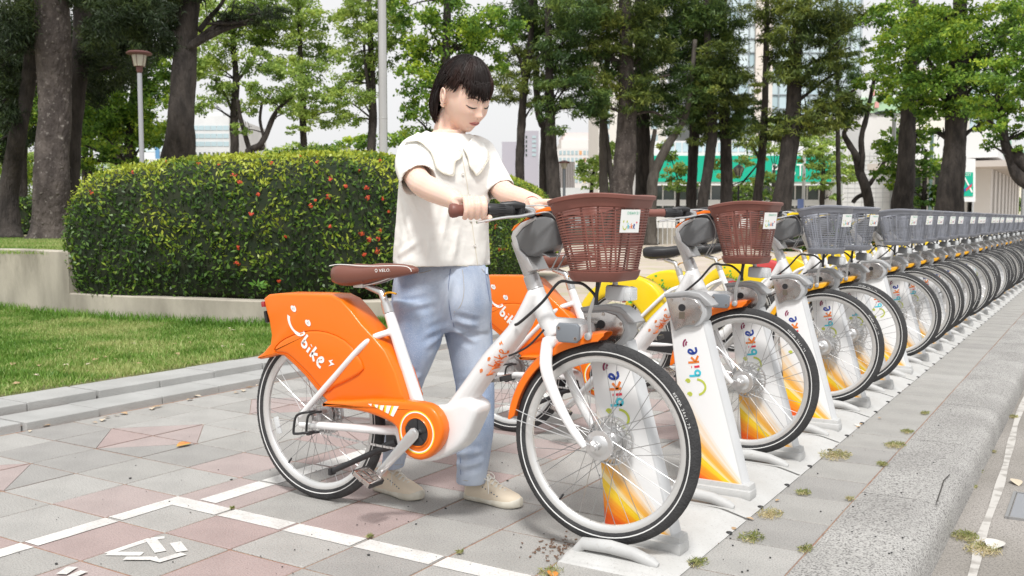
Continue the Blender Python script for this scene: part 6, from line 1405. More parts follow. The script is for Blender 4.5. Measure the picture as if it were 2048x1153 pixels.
F('dark straight trunk, right one of three in front of the green sign', [[(1448, 492, 30), (1452, 410, 24), (1453, 330, 23), (1450, 250, 22), (1447, 170, 18), (1446, 80, 14), (1448, 0, 12)] + up(1448, 11)], 42.5, [(1440, 30, 50, 30), (1455, 85, 40, 24), (1480, 235, 40, 18), (1450, 260, 46, 16), (1500, 210, 30, 14), (1490, 250, 36, 14), (1470, 275, 26, 10)] + OFF(1450, 90), 'fir', dens=1.0)
F('slender trunk crossing in front of the pale glass tower', [[(1508, 492, 22), (1514, 410, 19), (1522, 330, 17), (1528, 250, 14), (1531, 160, 12), (1533, 60, 10), (1534, 0, 9)] + up(1534, 8)], 40, [(1545, 40, 36, 26), (1560, 230, 36, 14), (1530, 262, 44, 16), (1500, 285, 30, 10), (1560, 270, 30, 12), (1550, 110, 26, 22), (1515, 175, 16, 10), (1550, 75, 30, 18), (1520, 10, 50, 20)] + OFF(1530, 80), 'firw', dens=.95)
F('big dark double trunk right of the glass tower gap', [[(1552, 492, 50), (1562, 420, 38), (1573, 340, 34), (1584, 260, 34), (1588, 180, 30), (1592, 90, 25), (1604, 0, 19)] + up(1612, 17), [(1596, 140, 7), (1640, 120, 5), (1700, 95, 3)], [(1594, 250, 7), (1640, 222, 6), (1710, 180, 4)], [(1592, 165, 7), (1625, 140, 5), (1680, 80, 3)], [(1600, 200, 7), (1650, 160, 5), (1700, 130, 3)]], 38, [(1600, 30, 50, 32), (1570, 80, 40, 26), (1630, 70, 46, 26), (1590, 130, 46, 26), (1640, 130, 46, 20), (1620, 170, 44, 18), (1560, 150, 30, 16), (1660, 200, 46, 22), (1620, 225, 50, 20), (1680, 230, 44, 18), (1600, 258, 50, 16), (1650, 255, 50, 14), (1700, 210, 36, 20), (1680, 110, 36, 20), (1670, 50, 46, 24), (1640, 15, 60, 24), (1710, 30, 40, 24)] + OFF(1610, 130), 'firw', dens=.95)
F('very thin straight trunk between the double trunk and the crooked tree', [[(1679, 492, 11), (1678, 410, 9), (1676, 300, 9), (1675, 200, 8), (1674, 100, 7), (1674, 0, 6)]], 42, [(1680, 180, 30, 18), (1700, 140, 36, 24), (1690, 70, 40, 30), (1680, 245, 26, 12)], 'fir', dens=.9)
F('crooked twisting black tree in front of the white tiled wall', [[(1745, 470, 22), (1738, 410, 20), (1728, 368, 19), (1718, 340, 17), (1712, 312, 14), (1700, 292, 12), (1688, 268, 9), (1700, 250, 6)], [(1722, 345, 12), (1724, 315, 12), (1723, 275, 11), (1733, 235, 10), (1742, 190, 8), (1752, 140, 5)], [(1733, 378, 9), (1762, 335, 8), (1790, 280, 7), (1806, 240, 6)], [(1706, 405, 8), (1716, 394, 9), (1732, 388, 8)]], 38, [(1745, 165, 36, 20), (1760, 120, 40, 24), (1725, 215, 20, 10), (1700, 250, 18, 8), (1790, 270, 26, 16), (1765, 295, 20, 14)], 'broad', dens=.9, auto=False)
F('stout dark trunk behind the slim street lamp', [[(1800, 480, 52), (1804, 415, 42), (1811, 350, 36), (1814, 280, 32), (1818, 200, 27), (1824, 100, 22), (1828, 0, 18)] + up(1830, 16)], 34, [(1800, 140, 40, 30), (1790, 90, 40, 30), (1840, 180, 44, 30), (1820, 230, 44, 24), (1850, 120, 50, 36), (1820, 60, 50, 36), (1780, 30, 50, 30), (1840, 270, 34, 14), (1870, 60, 50, 36), (1770, 180, 26, 22)] + OFF(1830, 130), 'broad', dens=1.0)
F('thickest dark trunk on the right, beside the green and white banner', [[(1896, 480, 66), (1900, 415, 52), (1904, 350, 45), (1910, 290, 42), (1913, 220, 40), (1916, 140, 34), (1920, 40, 28)] + up(1922, 24), [(1914, 180, 12), (1870, 140, 9), (1840, 90, 6)], [(1916, 160, 12), (1970, 120, 9), (2010, 60, 6)]], 30, [(1860, 170, 50, 34), (1900, 140, 56, 40), (1950, 170, 54, 36), (1880, 215, 48, 26), (1930, 215, 50, 28), (1980, 215, 50, 28), (1870, 90, 56, 36), (1930, 80, 60, 40), (1990, 110, 56, 40), (1840, 210, 34, 26), (1900, 30, 60, 34), (1970, 40, 60, 36), (2020, 170, 44, 34), (1810, 150, 26, 26), (1845, 45, 50, 34), (2030, 60, 50, 40), (1960, 250, 30, 14), (1860, 262, 20, 10), (1790, 200, 20, 14)] + OFF(1920, 160), 'broad', dens=1.05)
F('curved black tree bending in from the right edge', [[(2100, 480, 34), (2090, 400, 30), (2062, 372, 28), (2036, 350, 25), (2022, 318, 20), (2010, 285, 17), (2006, 240, 14), (1995, 190, 10)], [(2040, 350, 16), (2030, 310, 24), (2050, 330, 28), (2090, 345, 26)], [(2025, 305, 9), (2000, 262, 8), (1975, 240, 5)]], 26, [(2010, 230, 44, 24), (2040, 200, 44, 30), (1985, 262, 26, 18), (1975, 290, 16, 12), (2040, 262, 26, 16), (2045, 120, 40, 50), (2050, 20, 40, 50), (2000, 150, 50, 30), (2036, 295, 14, 8), (1960, 210, 30, 20), (2100, 100, 60, 80), (2120, 240, 50, 60)], 'broad', dens=1.0)
# low trees before the post office and the street end
F('small fresh green tree left of the thickest central trunk', [[(1180, 480, 10), (1182, 400, 9), (1185, 360, 7), (1190, 330, 5)]], 50, [(1180, 345, 30, 16), (1205, 325, 26, 16), (1190, 365, 36, 12), (1225, 350, 26, 20), (1225, 300, 22, 18), (1165, 330, 16, 10), (1230, 385, 20, 12)], 'pale', dens=1.1)
F('reddish green small tree in front of the left end of the green fascia', [[(1355, 480, 9), (1356, 400, 8), (1358, 370, 6)]], 54, [(1345, 350, 26, 16), (1370, 335, 24, 14), (1360, 372, 34, 12), (1340, 310, 20, 14), (1330, 290, 18, 12)], 'bush', dens=.95)
F('small branching tree under the lantern, green fascia behind', [[(1470, 480, 10), (1468, 400, 9), (1462, 372, 8), (1458, 350, 5)], [(1468, 385, 5), (1490, 360, 4), (1515, 330, 3)]], 53, [(1500, 378, 34, 18), (1530, 355, 26, 16), (1500, 320, 30, 14), (1460, 350, 22, 12), (1540, 390, 26, 14), (1488, 398, 30, 10), (1438, 330, 20, 12), (1520, 295, 30, 14)], 'bush', dens=.95)
F('round fresh green tree right of the POST letters', [[(1642, 480, 11), (1644, 400, 10), (1646, 360, 8), (1648, 320, 6)]], 50, [(1630, 320, 34, 20), (1660, 300, 36, 20), (1650, 345, 40, 18), (1640, 370, 26, 10), (1690, 330, 30, 18), (1620, 280, 30, 16), (1665, 395, 16, 8), (1695, 355, 26, 14)], 'pale', dens=1.1)
F('bright green tree filling the gap beside the big double trunk', [[(1545, 480, 9), (1546, 400, 8), (1548, 340, 6)]], 56, [(1550, 250, 40, 16), (1530, 275, 30, 14), (1640, 250, 40, 16), (1660, 275, 36, 14), (1560, 300, 22, 14)], 'pale', dens=1.0)
F('leafy small tree left of the thickest right trunk', [[(1845, 480, 12), (1848, 400, 10), (1850, 350, 8), (1852, 300, 6)]], 36, [(1855, 330, 34, 24), (1868, 370, 30, 26), (1850, 400, 34, 16), (1790, 320, 34, 26), (1770, 350, 26, 22), (1800, 370, 22, 22), (1770, 290, 26, 16), (1840, 290, 30, 14), (1875, 395, 18, 20)], 'broad', dens=1.0)
F('round distant tree at the end of the street, far right', [[(2014, 460, 9), (2014, 430, 8), (2014, 410, 6)]], 90, [(2000, 405, 22, 16), (2024, 400, 26, 18), (2044, 412, 20, 14), (2010, 420, 30, 12), (1995, 395, 14, 10)], 'pale', dens=1.2, auto=False)
b = MB(); p = at(1790, 440, d=33); b.box((p.x, p.y, .45), (9, 1.0, .9), Matrix.Rotation(YAW, 3, 'Z'), .2, seg=2); t = thing('hedge', 'low dark hedge behind the grey baskets, under the street lamp', 'hedge'); c_ = b.build('twigs', m_hcore, t, None)
P_, N_ = scatter_on(c_.data, 12000); link('leaves', leaf_mesh('leaves', P_ + NR.normal(0, .05, P_.shape), unit(12000) + N_ * .5, unit(12000), .12, .055, NR.uniform(0, .7, 12000), m_hleaf), t)
print('LEAVES', TOTAL[0])
# ------------------------------------------------------------------ the woman behind the bicycle
m_skin = M('skin', (0.85, 0.62, 0.51), .5, sub=.25, col2=(0.83, 0.58, 0.47), nscale=9, spec=.35)
m_hair = M('dark_brown_hair', (0.013, 0.008, 0.007), .42, col2=(0.060, 0.022, 0.014), nscale=14, lo=.45, hi=.8, stretch=(1, 1, .12), bump=.6, bscale=130, spec=.3)
m_brow = M('brow_brown', (.09, .05, .035), .8); m_lash = M('lash', (.02, .012, .01), .6); m_lip = M('lip', (.62, .24, .21), .35, spec=.6); m_mouth = M('mouth_dark', (.16, .03, .03), .5)
def knit():
    m = M('cream_knit', (0.92, 0.912, 0.875), .85, col2=(0.90, 0.892, 0.855), nscale=5, spec=.2); t = m.node_tree; n = t.nodes; L = t.links
    tc = n.new('ShaderNodeTexCoord'); w = n.new('ShaderNodeTexWave'); w.bands_direction = 'Z'; w.inputs['Scale'].default_value = 75; w.inputs['Distortion'].default_value = 1.2; w.inputs['Detail'].default_value = 2; L.new(tc.outputs['Object'], w.inputs[0])
    bp = n.new('ShaderNodeBump'); bp.inputs['Strength'].default_value = .16; bp.inputs['Distance'].default_value = .002; L.new(w.outputs['Fac'], bp.inputs['Height'])
    nz = n.new('ShaderNodeTexNoise'); nz.inputs['Scale'].default_value = 9; nz.inputs['Detail'].default_value = 3; L.new(tc.outputs['Object'], nz.inputs['Vector'])
    b2 = n.new('ShaderNodeBump'); b2.inputs['Strength'].default_value = .55; b2.inputs['Distance'].default_value = .02; L.new(nz.outputs['Fac'], b2.inputs['Height']); L.new(b2.outputs[0], bp.inputs['Normal']); L.new(bp.outputs[0], n['Principled BSDF'].inputs['Normal'])
    tr = n.new('ShaderNodeBsdfTranslucent'); tr.inputs[0].default_value = (.90, .87, .78, 1); ms = n.new('ShaderNodeMixShader'); ms.inputs[0].default_value = .12
    L.new(n['Principled BSDF'].outputs[0], ms.inputs[1]); L.new(tr.outputs[0], ms.inputs[2]); L.new(ms.outputs[0], n['Material Output'].inputs[0])
    return m
m_knit = knit()
m_denim = M('light_denim', (0.27, 0.345, 0.49), .9, col2=(0.52, 0.585, 0.69), nscale=9, ndetail=10, lo=.36, hi=.66, stretch=(1, 1, .45), bump=.35, bscale=500, spec=.15, speck=(.58, .63, .72), speck_s=500, speck_t=.66)
m_seam = M('denim_seam', (0.17, 0.22, 0.36), .9); m_thread = M('seam_thread', (.44, .40, .34), .8)
m_canvas = M('cream_canvas', (0.78, 0.68, 0.54), .8, col2=(.74, .64, .50), nscale=12, bump=.15, bscale=400); m_sole = M('rubber_sole', (0.72, 0.69, 0.60), .6, col2=(.60, .56, .46), nscale=20); m_lace = M('lace_white', (.80, .78, .72), .8)
m_pearl = M('pearl_button', (.75, .73, .68), .15, spec=.8, coat=.6); m_eyelet = M('eyelet', (.20, .24, .30), .3, .7)
WL = Vector((-2.10, 3.00, 0)); woman = thing('person', 'young woman in cream knit blouse and light jeans holding the handlebar, looking down', 'person', WL)
def wl(me): me.transform(Matrix.Translation(-WL)); return me
def wobj(name, me, parent=None): return link(name, wl(me), parent or woman)
def wbuild(b, name, mats, smooth=40, parent=None, fix=True): return wobj(name, b.mesh(name, mats, smooth, fix), parent)
Wp = lambda px, py, d: at(px, py, d=d)
PXM = lambda d: FPX / d
# frames
Ft = Vector((.90, -.436, 0)).normalized(); St = Vector((-Ft.y, Ft.x, 0))
psi, phi = R(43), R(27); Fh0 = -_V * math.cos(psi) + _R * math.sin(psi); Lh = _R * math.cos(psi) + _V * math.sin(psi)
Fh = Fh0 * math.cos(phi) - Vector((0, 0, 1)) * math.sin(phi); Uh = Vector((0, 0, 1)) * math.cos(phi) + Fh0 * math.sin(phi)
roll = R(4); Lh2 = Lh * math.cos(roll) + Uh * math.sin(roll); Uh2 = Uh * math.cos(roll) - Lh * math.sin(roll); Lh, Uh = Lh2, Uh2
HC = Wp(930, 194, 3.60); HK = 1.10
HP = lambda x, y, z: HC + (Lh * x + Fh * y + Uh * z) * HK
g_ = lambda v, c, s: math.exp(-((v - c) / s) ** 2)
def head_point(nx, ny, nz):
    x, y, z = .073 * nx, .092 * ny, .117 * nz
    if nz < 0:
        t = -nz; x *= 1 - .40 * t ** 1.7
        y *= (1 - .05 * t) if ny > 0 else (1 - .55 * t ** 1.2)
        if ny > 0: y += .010 * t * ny
    else: y *= 1 if ny > 0 else 1.06; x *= 1 + .03 * nz
    if ny > 0:
        y = .092 * (ny ** .86) * (y / (.092 * ny + 1e-9))
        ax_ = abs(x); k = min(1, ny * 2)
        y += k * (.0165 * g_(x, 0, .0095) * g_(z, -.030, .0105) + .0085 * g_(x, 0, .008) * g_(z, -.010, .017) + .0060 * g_(ax_, .0115, .006) * g_(z, -.034, .007)
                  - .0075 * g_(ax_, .030, .015) * g_(z, .006, .012) + .0055 * g_(ax_, .031, .012) * g_(z, .003, .008) + .0025 * g_(z, .024, .009) * g_(ax_, .028, .02)
                  + .0055 * g_(ax_, .038, .020) * g_(z, -.030, .020) + .0060 * g_(x, 0, .021) * g_(z, -.061, .010) - .0035 * g_(x, 0, .02) * g_(z, -.078, .006) + .0085 * g_(x, 0, .018) * g_(z, -.099, .013) - .002 * g_(ax_, .026, .006) * g_(z, -.060, .01))
    return x, y, z
b = MB(); nU, nV = 120, 90; vs = []
for i in range(1, nV):
    ph = PI * i / nV
    for j in range(nU): th = 2 * PI * j / nU; vs.append(HP(*head_point(math.sin(ph) * math.sin(th), math.sin(ph) * math.cos(th), math.cos(ph))))
vs += [HP(*head_point(0, 0, 1)), HP(*head_point(0, 0, -1))]; fs = []
for i in range(nV - 2):
    for j in range(nU): fs.append((i * nU + j, (i + 1) * nU + j, (i + 1) * nU + (j + 1) % nU, i * nU + (j + 1) % nU))
q = len(vs)
for j in range(nU): fs.append((q - 2, j, (j + 1) % nU)); fs.append((q - 1, (nV - 2) * nU + (j + 1) % nU, (nV - 2) * nU + j))
b.add(vs, fs)
for s in (-1, 1):   # ears
    e = [HP(s * (.077 + .011 * math.sin(a * .5 + .3)), -.012 + .015 * math.cos(a) * -1, -.006 + .029 * math.sin(a)) for a in [k * PI / 8 for k in range(-4, 13)]]
    b.tube(e, .0048, 8); b.ball(HP(s * .077, -.012, -.008), (.009, .012, .020), 10, 8); b.ball(HP(s * .079, -.005, -.034), .0075, 8, 6)
b.tube(spline([Wp(890, 292, 3.64), Wp(893, 268, 3.65), Wp(899, 240, 3.645), Wp(908, 215, 3.63)], 4), [lerp(.056, .044, i / 12) for i in range(13)], 20)
def ell_ring(c, w, t, F=Ft, S_=St, n=40, p=.9): return [c + S_ * w * math.copysign(abs(math.cos(a)) ** p, math.cos(a)) + F * t * math.copysign(abs(math.sin(a)) ** p, math.sin(a)) for a in [2 * PI * j / n for j in range(n)]]
# trunk under the clothes
b.loft([ell_ring(Wp(x, y, 3.62), w, t) for x, y, w, t in ((892, 640, .08, .05), (888, 560, .10, .06), (886, 500, .105, .065), (888, 420, .12, .070), (892, 340, .135, .08), (894, 304, .135, .068), (895, 288, .110, .056), (896, 274, .082, .055), (897, 262, .055, .05))])
# right arm
aR = [Wp(830, 304, 3.56), Wp(822, 330, 3.495), Wp(839, 364, 3.39), Wp(866, 381, 3.25), Wp(895, 394, 3.12), Wp(914, 403, 3.03)]
b.tube(spline(aR, 5), [lerp(a, c, t / 5) for a, c in ((.038, .042), (.042, .043), (.043, .041), (.041, .034), (.034, .026)) for t in range(5)] + [.0245], 18)
aL = [Wp(966, 305, 3.71), Wp(985, 350, 3.68), Wp(1008, 384, 3.62), Wp(1040, 397, 3.55), Wp(1072, 408, 3.48), Wp(1092, 414, 3.45)]
aL[-1] = Vector((-1.715, 2.90, 1.112))
b.tube(spline(aL, 5), [lerp(a, c, t / 5) for a, c in ((.038, .041), (.041, .041), (.041, .038), (.038, .030), (.030, .025)) for t in range(5)] + [.024], 18)
# hands closed round the grips
def hand(gc, outer, fwd, wrist, s):
    U = Vector((0, 0, 1)); P = lambda k, th, r: gc + outer * (k) + (U * math.cos(R(th)) + fwd * math.sin(R(th))) * r
    w0 = wrist
    for i, k in enumerate((-.0285, -.0095, .0095, .028)):
        sc = (1.0, 1.04, 1.0, .88)[i]
        kn = P(k * .95, -28, .036); b.tube(spline([kn - fwd * .012, kn, P(k, 18, .036), P(k, 62, .0335 * sc), P(k, 100, .0285), P(k + .001, 140, .0265), P(k + .002, 172, .0245)], 3), [.0105, .0105, .0105, .0102, .0100, .0098, .0096, .0094, .0094, .0098, .0095, .0090, .0088, .0088, .0086, .0084, .0082, .0078, .0066], 10)
        b.tube(spline([w0 + outer * k * .25, lerp(w0, kn, .5) + U * .003, kn], 3), [.014, .0135, .0130, .0125, .0120, .0115, .0110], 10)
    b.tube([w0, lerp(w0, gc, .45) + outer * .002, P(0, -70, .030)], [.024, .026, .019], 12, flat=.75)
    b.tube(spline([lerp(w0, gc, .25) - outer * .016 - U * .006, P(-.034, -95, .034), P(-.040, -150, .030), P(-.045, 175, .027), P(-.047, 140, .027)], 4), [.0135, .0135, .013, .0128, .0125, .012, .012, .0118, .0115, .0112, .011, .0108, .0106, .0106, .0104, .0098, .0080], 10)
gR = Vector((-1.640, 2.438, 1.0895)); oR = Vector((-.68, -.73, 0)).normalized(); fR = Vector((.73, -.68, 0)).normalized()
hand(gR, oR, fR, Wp(914, 403, 3.03), -1)
gL = Vector((-1.640, 2.942, 1.0895)); oL = Vector((-.68, .73, 0)).normalized(); fL = Vector((.73, .68, 0)).normalized()
hand(gL, oL, fL, Vector((-1.715, 2.90, 1.112)), 1)
# legs down to the ankles and feet
footR = (Vector((-2.418, 2.905, 0)), Vector((-2.172, 2.872, 0))); footL = (Vector((-2.050, 2.995, 0)), Vector((-1.800, 2.985, 0)))
for (h, t), tr in ((footR, [Wp(838, 640, 3.58), Wp(818, 760, 3.58), Wp(797, 870, 3.60)]), (footL, [Wp(932, 640, 3.68), Wp(944, 760, 3.63), Wp(948, 870, 3.58)])):
    d = (t - h).normalized(); an = h + d * .055 + Vector((0, 0, .085)); b.tube(spline(tr + [an], 5), [lerp(.058, .026, i / 15) for i in range(16)], 14)
    b.tube([an, h + d * .10 + Vector((0, 0, .042)), h + d * .17 + Vector((0, 0, .034))], [.027, .024, .014], 12)
me_b = melt(b, 'body', m_skin, .0028, 3, .5); body_bvh = bvh_of(me_b); wobj('body', me_b)
# face marks lie on the skin
def fp_(x, z, off=.0008, xdir=0):
    h = body_bvh.ray_cast(HP(x, .25, z), -Fh); return (h[0] + h[1] * off) if h[0] is not None else HP(x, .09, z)
for s in (-1, 1):
    b = MB(); L1 = [(.0150, .0010), (.020, -.0012), (.027, -.0026), (.034, -.0024), (.041, -.0004), (.0480, .0034)]
    b.tube([fp_(s * x, z - .004, .0006) for x, z in L1], [.0010, .0018, .0023, .0024, .0021, .0008], 6); wbuild(b, 'lash_line', m_lash, 60)
    b = MB(); vs = [(x, z - .0042) for x, z in L1[1:-1]] + [(.040, -.0068), (.031, -.0092), (.022, -.0078)]
    b.add([fp_(s * x, z, .0004) for x, z in vs], [tuple(range(len(vs)))]); wbuild(b, 'eye', M('eye_dark', (.06, .04, .035), .2, spec=.7), None, fix=False)
    b = MB(); br = [(.0120, .0215), (.020, .0255), (.030, .0280), (.040, .0265), (.049, .0205)]
    vs = []; 
    for i, (x, z) in enumerate(br): w = (.0018, .0028, .0028, .0022, .0006)[i]; vs += [fp_(s * x, z + w, .0007), fp_(s * x, z - w, .0007)]
    b.add(vs, [(2 * i, 2 * i + 1, 2 * i + 3, 2 * i + 2) for i in range(4)]); wbuild(b, 'eyebrow', m_brow, None, fix=False)
b = MB()
up_ = [(-.0215, -.0600), (-.014, -.0555), (-.006, -.0530), (0, -.0545), (.006, -.0530), (.014, -.0555), (.0215, -.0600)]; mid = [(-.0215, -.0605), (-.013, -.0595), (-.006, -.0590), (0, -.0595), (.006, -.0590), (.013, -.0595), (.0215, -.0605)]
mid2 = [(-.0215, -.0605), (-.013, -.0630), (-.006, -.0640), (0, -.0642), (.006, -.0640), (.013, -.0630), (.0215, -.0605)]; lo_ = [(-.0215, -.0605), (-.013, -.0675), (-.006, -.0705), (0, -.0712), (.006, -.0705), (.013, -.0675), (.0215, -.0605)]
for A_, B_, o_, mi in ((up_, mid, .0016, 0), (mid2, lo_, .0022, 0), (mid, mid2, .0005, 1)):
    vs = []
    for (x, z), (x2, z2) in zip(A_, B_): vs += [fp_(x, z, .0005), fp_((x + x2) / 2, (z + z2) / 2, o_), fp_(x2, z2, .0006)]
    b.add(vs, [(3 * i, 3 * i + 1, 3 * i + 4, 3 * i + 3) for i in range(6)] + [(3 * i + 1, 3 * i + 2, 3 * i + 5, 3 * i + 4) for i in range(6)], mi)
wbuild(b, 'lips', [m_lip, m_mouth], True, fix=False)
b = MB()
for s in (-1, 1): b.ball(fp_(s * .0065, -.0395, .0), (.0022, .0022, .0014), 8, 5)
wbuild(b, 'nostrils', M('nostril', (.22, .07, .05), .7), True)

# hair: a bob with a fringe, tucked behind the near ear
Zv = Vector((0, 0, 1)); zbot = Wp(870, 243, 3.6).z
def hair_low(al):   # how far the hair comes down: >0 measured in head heights at the front, None for the hanging part
    a = abs(al)
    return a
b = MB(); NA, NV2 = 150, 34; vs = []; rnd = random.Random(5); jit = [rnd.uniform(-1, 1) for _ in range(NA)]
def hair_pt(j, v, shell=0.0):
    al = -180 + 360.0 * j / NA; a = R(al); ca, sa = math.cos(a), math.sin(a)   # 0 front, + her left
    side = -1 if al < 0 else 1
    rx = .0885 - shell; ry = (.107 if ca > 0 else .107 + .017 * min(1, -ca * 1.6)) - shell; top = .138 - shell
    rid = .0014 * math.sin(al * 1.3 + 4 * v) + .0012 * mnoise.noise(Vector((al * .12, v * 2, 1)))
    aa = abs(al)
    if aa < 62: zl = .056 + .004 * (aa / 62) ** 2 + .004 * jit[j]        # fringe
    elif al < 0 and aa < 112: zl = lerp(.060, .024, (aa - 62) / 50)                     # sweeps back over the ear
    elif aa < 98: zl = lerp(.060, .018, (aa - 62) / 36)
    else: zl = None
    if al > 55 and aa < 98: zl = lerp(.056, -.06, (aa - 55) / 43)
    zt_ = -.0 if zl is None else zl
    ph_max = math.acos(max(-1, min(1, zt_ / top)))
    if zl is not None:
        ph = ph_max * v; x, y, z = rx * math.sin(ph) * sa, ry * math.sin(ph) * ca, top * math.cos(ph)
        x *= 1 + rid * 6; y = y * (1 + rid * 6)
        if ca > 0: y -= .004 * v
        return HP(x, y - .008, z)
    k = .62
    if v <= k: ph = (PI / 2) * v / k; return HP(rx * math.sin(ph) * sa * (1 + rid * 6), ry * math.sin(ph) * ca * (1 + rid * 6) - .008, top * math.cos(ph))
    t = (v - k) / (1 - k); p = HP(rx * sa * (1 + rid * 6), ry * ca * (1 + rid * 6) - .008, 0)
    back = max(0, (aa - 98) / 82.0); down = (p.z - zbot + .006 * jit[j]) ; down = max(.03, down)
    out = (Lh * sa * rx + Fh * ca * ry); out.z = 0; out = out.normalized()
    bulge = .020 * math.sin(min(1, t * 1.15) * PI * .62) - .034 * t ** 3 + .010 * t * back
    drift = Fh0 * (-.010 * t)
    return p - Zv * down * t + out * bulge * (.55 + .45 * back) + drift + out * rid * 2
for sh_ in (0, 1):
    for i in range(NV2 + 1):
        for j in range(NA): vs.append(hair_pt(j, i / NV2, .011 * sh_ * (1 if i < NV2 - 4 else (NV2 - i) / 5 + .08)))
fs = []; n1 = NA * (NV2 + 1)
for s_ in (0, 1):
    for i in range(NV2):
        for j in range(NA):
            q = (s_ * n1 + i * NA + j, s_ * n1 + i * NA + (j + 1) % NA, s_ * n1 + (i + 1) * NA + (j + 1) % NA, s_ * n1 + (i + 1) * NA + j); fs.append(q if s_ else q[::-1])
for j in range(NA): fs.append((NV2 * NA + j, NV2 * NA + (j + 1) % NA, n1 + NV2 * NA + (j + 1) % NA, n1 + NV2 * NA + j))
b.add(vs, fs); wbuild(b, 'hair', m_hair, True)
# strands combed over the whole head, crown to hem
b = MB()
for i in range(520):
    j = rnd.uniform(0, NA); v0 = rnd.uniform(.02, .5); P = []; o_ = rnd.uniform(.0002, .0022); dj = rnd.uniform(-1.5, 1.5); cen = HP(0, -.01, .02)
    for k in range(11):
        v = v0 + (1 - v0) * k / 10; jj = (j + dj * v) % NA; a0_, a1_ = hair_pt(int(jj), v), hair_pt((int(jj) + 1) % NA, v); q = a0_.lerp(a1_, jj % 1) if (a0_ - a1_).length < .02 else a0_
        P.append(q + (q - cen).normalized() * o_)
    b.tube(P, [.0006, .0012, .0015, .0017, .0018, .0018, .0018, .0017, .0016, .0013, .0006], 4, flat=.6)
wbuild(b, 'hair_strands', m_hair, True)
# loose fringe wisps and side locks
b = MB()
for i in range(210):
    al = rnd.uniform(-66, 64); a = R(al); z0 = rnd.uniform(.066, .082); kk = 1 - .45 * (1 - math.sqrt(1 - (z0 / .138) ** 2)); sw = lerp(-.010, .012, (al + 66) / 130)
    ln = (.040 + .012 * math.cos(a * 1.5)) * rnd.uniform(.72, 1.12); ln *= .62 if -64 < al < -42 else 1
    rr0 = lambda z, o: math.sqrt(max(0, 1 - (z / .138) ** 2)) + o
    p = [HP(.0885 * math.sin(a) * rr0(z0, .004), .107 * math.cos(a) * rr0(z0, .004) - .008, z0), HP(.0885 * math.sin(a + sw) * rr0(z0 - ln * .4, .008), .107 * math.cos(a + sw) * rr0(z0 - ln * .4, .008) - .009, z0 - ln * .4), HP(.0885 * math.sin(a + sw * 3) * rr0(z0 - ln, -.02), .107 * math.cos(a + sw * 3) * rr0(z0 - ln, -.02) - .011, z0 - ln)]
    b.tube(spline(p, 5), [.0036, .0036, .0035, .0034, .0032, .0030, .0027, .0023, .0018, .0012, .0005], 5, flat=.45)
for i in range(60):
    al = rnd.uniform(-112, -60); a = R(al); z0 = rnd.uniform(.055, .072); ln = lerp(.036, .040, (-60 - al) / 52) * rnd.uniform(.8, 1.1); ox = rnd.uniform(-.002, .002)
    p = [HP(.0885 * math.sin(a) * .93, .107 * math.cos(a) * .93 - .008, z0), HP(.0885 * math.sin(a) * .985 + ox, .107 * math.cos(a) * .97 - .012, z0 - ln * .45), HP(.0885 * math.sin(a) * .985 + ox, .107 * math.cos(a) * .95 - .022, z0 - ln)]
    b.tube(spline(p, 5), [.0034, .0034, .0034, .0033, .0032, .0030, .0027, .0023, .0018, .0012, .0005], 5, flat=.45)
wbuild(b, 'hair_wisps', m_hair, True)

# blouse
b = MB()
bl = [(884, 531, .186, .121), (884, 520, .187, .122), (885, 490, .185, .121), (887, 450, .182, .118), (889, 410, .180, .117), (891, 370, .180, .118), (893, 335, .180, .115), (894, 312, .177, .104), (895, 296, .162, .090), (896, 284, .135, .079), (897, 274, .105, .071), (897, 267, .080, .066)]
rings = []
for k, (x, y, w, t) in enumerate(bl):
    c = Wp(x, y, 3.62); rg = ell_ring(c, w, t, n=72, p=.86)
    amp = .006 * (1 - min(1, k / 7)) + .001
    rings.append([p + (p - c).normalized() * (amp * math.sin(j / 72 * 2 * PI * 7 + 1.3 * math.sin(k * .5)) + .004 * mnoise.noise(p * 9)) for j, p in enumerate(rg)])
b.loft(rings)
def sleeve(pts, rr): b.tube(spline(pts, 5), [lerp(rr[min(i // 5, len(rr) - 1)], rr[min(i // 5 + 1, len(rr) - 1)], (i % 5) / 5) for i in range((len(pts) - 1) * 5 + 1)], 26)
sR = [Wp(850, 290, 3.56), Wp(829, 302, 3.55), Wp(822, 330, 3.50), Wp(837, 362, 3.415)]; sleeve(sR, (.046, .054, .058, .066))
sL = [Wp(940, 294, 3.66), Wp(960, 308, 3.70), Wp(979, 342, 3.69), Wp(1001, 381, 3.645)]; sleeve(sL, (.048, .062, .058, .057))
me = melt(b, 'blouse', m_knit, .0042, 5, .5)
nr_ = [v.normal.copy() for v in me.vertices]; nc = []
folds = [(Wp(812, 385, 3.5), Wp(850, 440, 3.5)), (Wp(808, 400, 3.5), Wp(830, 500, 3.5)), (Wp(975, 400, 3.55), Wp(955, 450, 3.5)), (Wp(978, 420, 3.55), Wp(968, 515, 3.5)), (Wp(905, 380, 3.5), Wp(880, 500, 3.5)), (Wp(860, 470, 3.5), Wp(855, 528, 3.5)), (Wp(915, 460, 3.5), Wp(905, 528, 3.5)),
         (Wp(835, 300, 3.5), Wp(818, 350, 3.45)), (Wp(815, 345, 3.45), Wp(850, 345, 3.45)), (Wp(985, 330, 3.6), Wp(1005, 365, 3.6)), (Wp(800, 510, 3.5), Wp(840, 480, 3.5))]
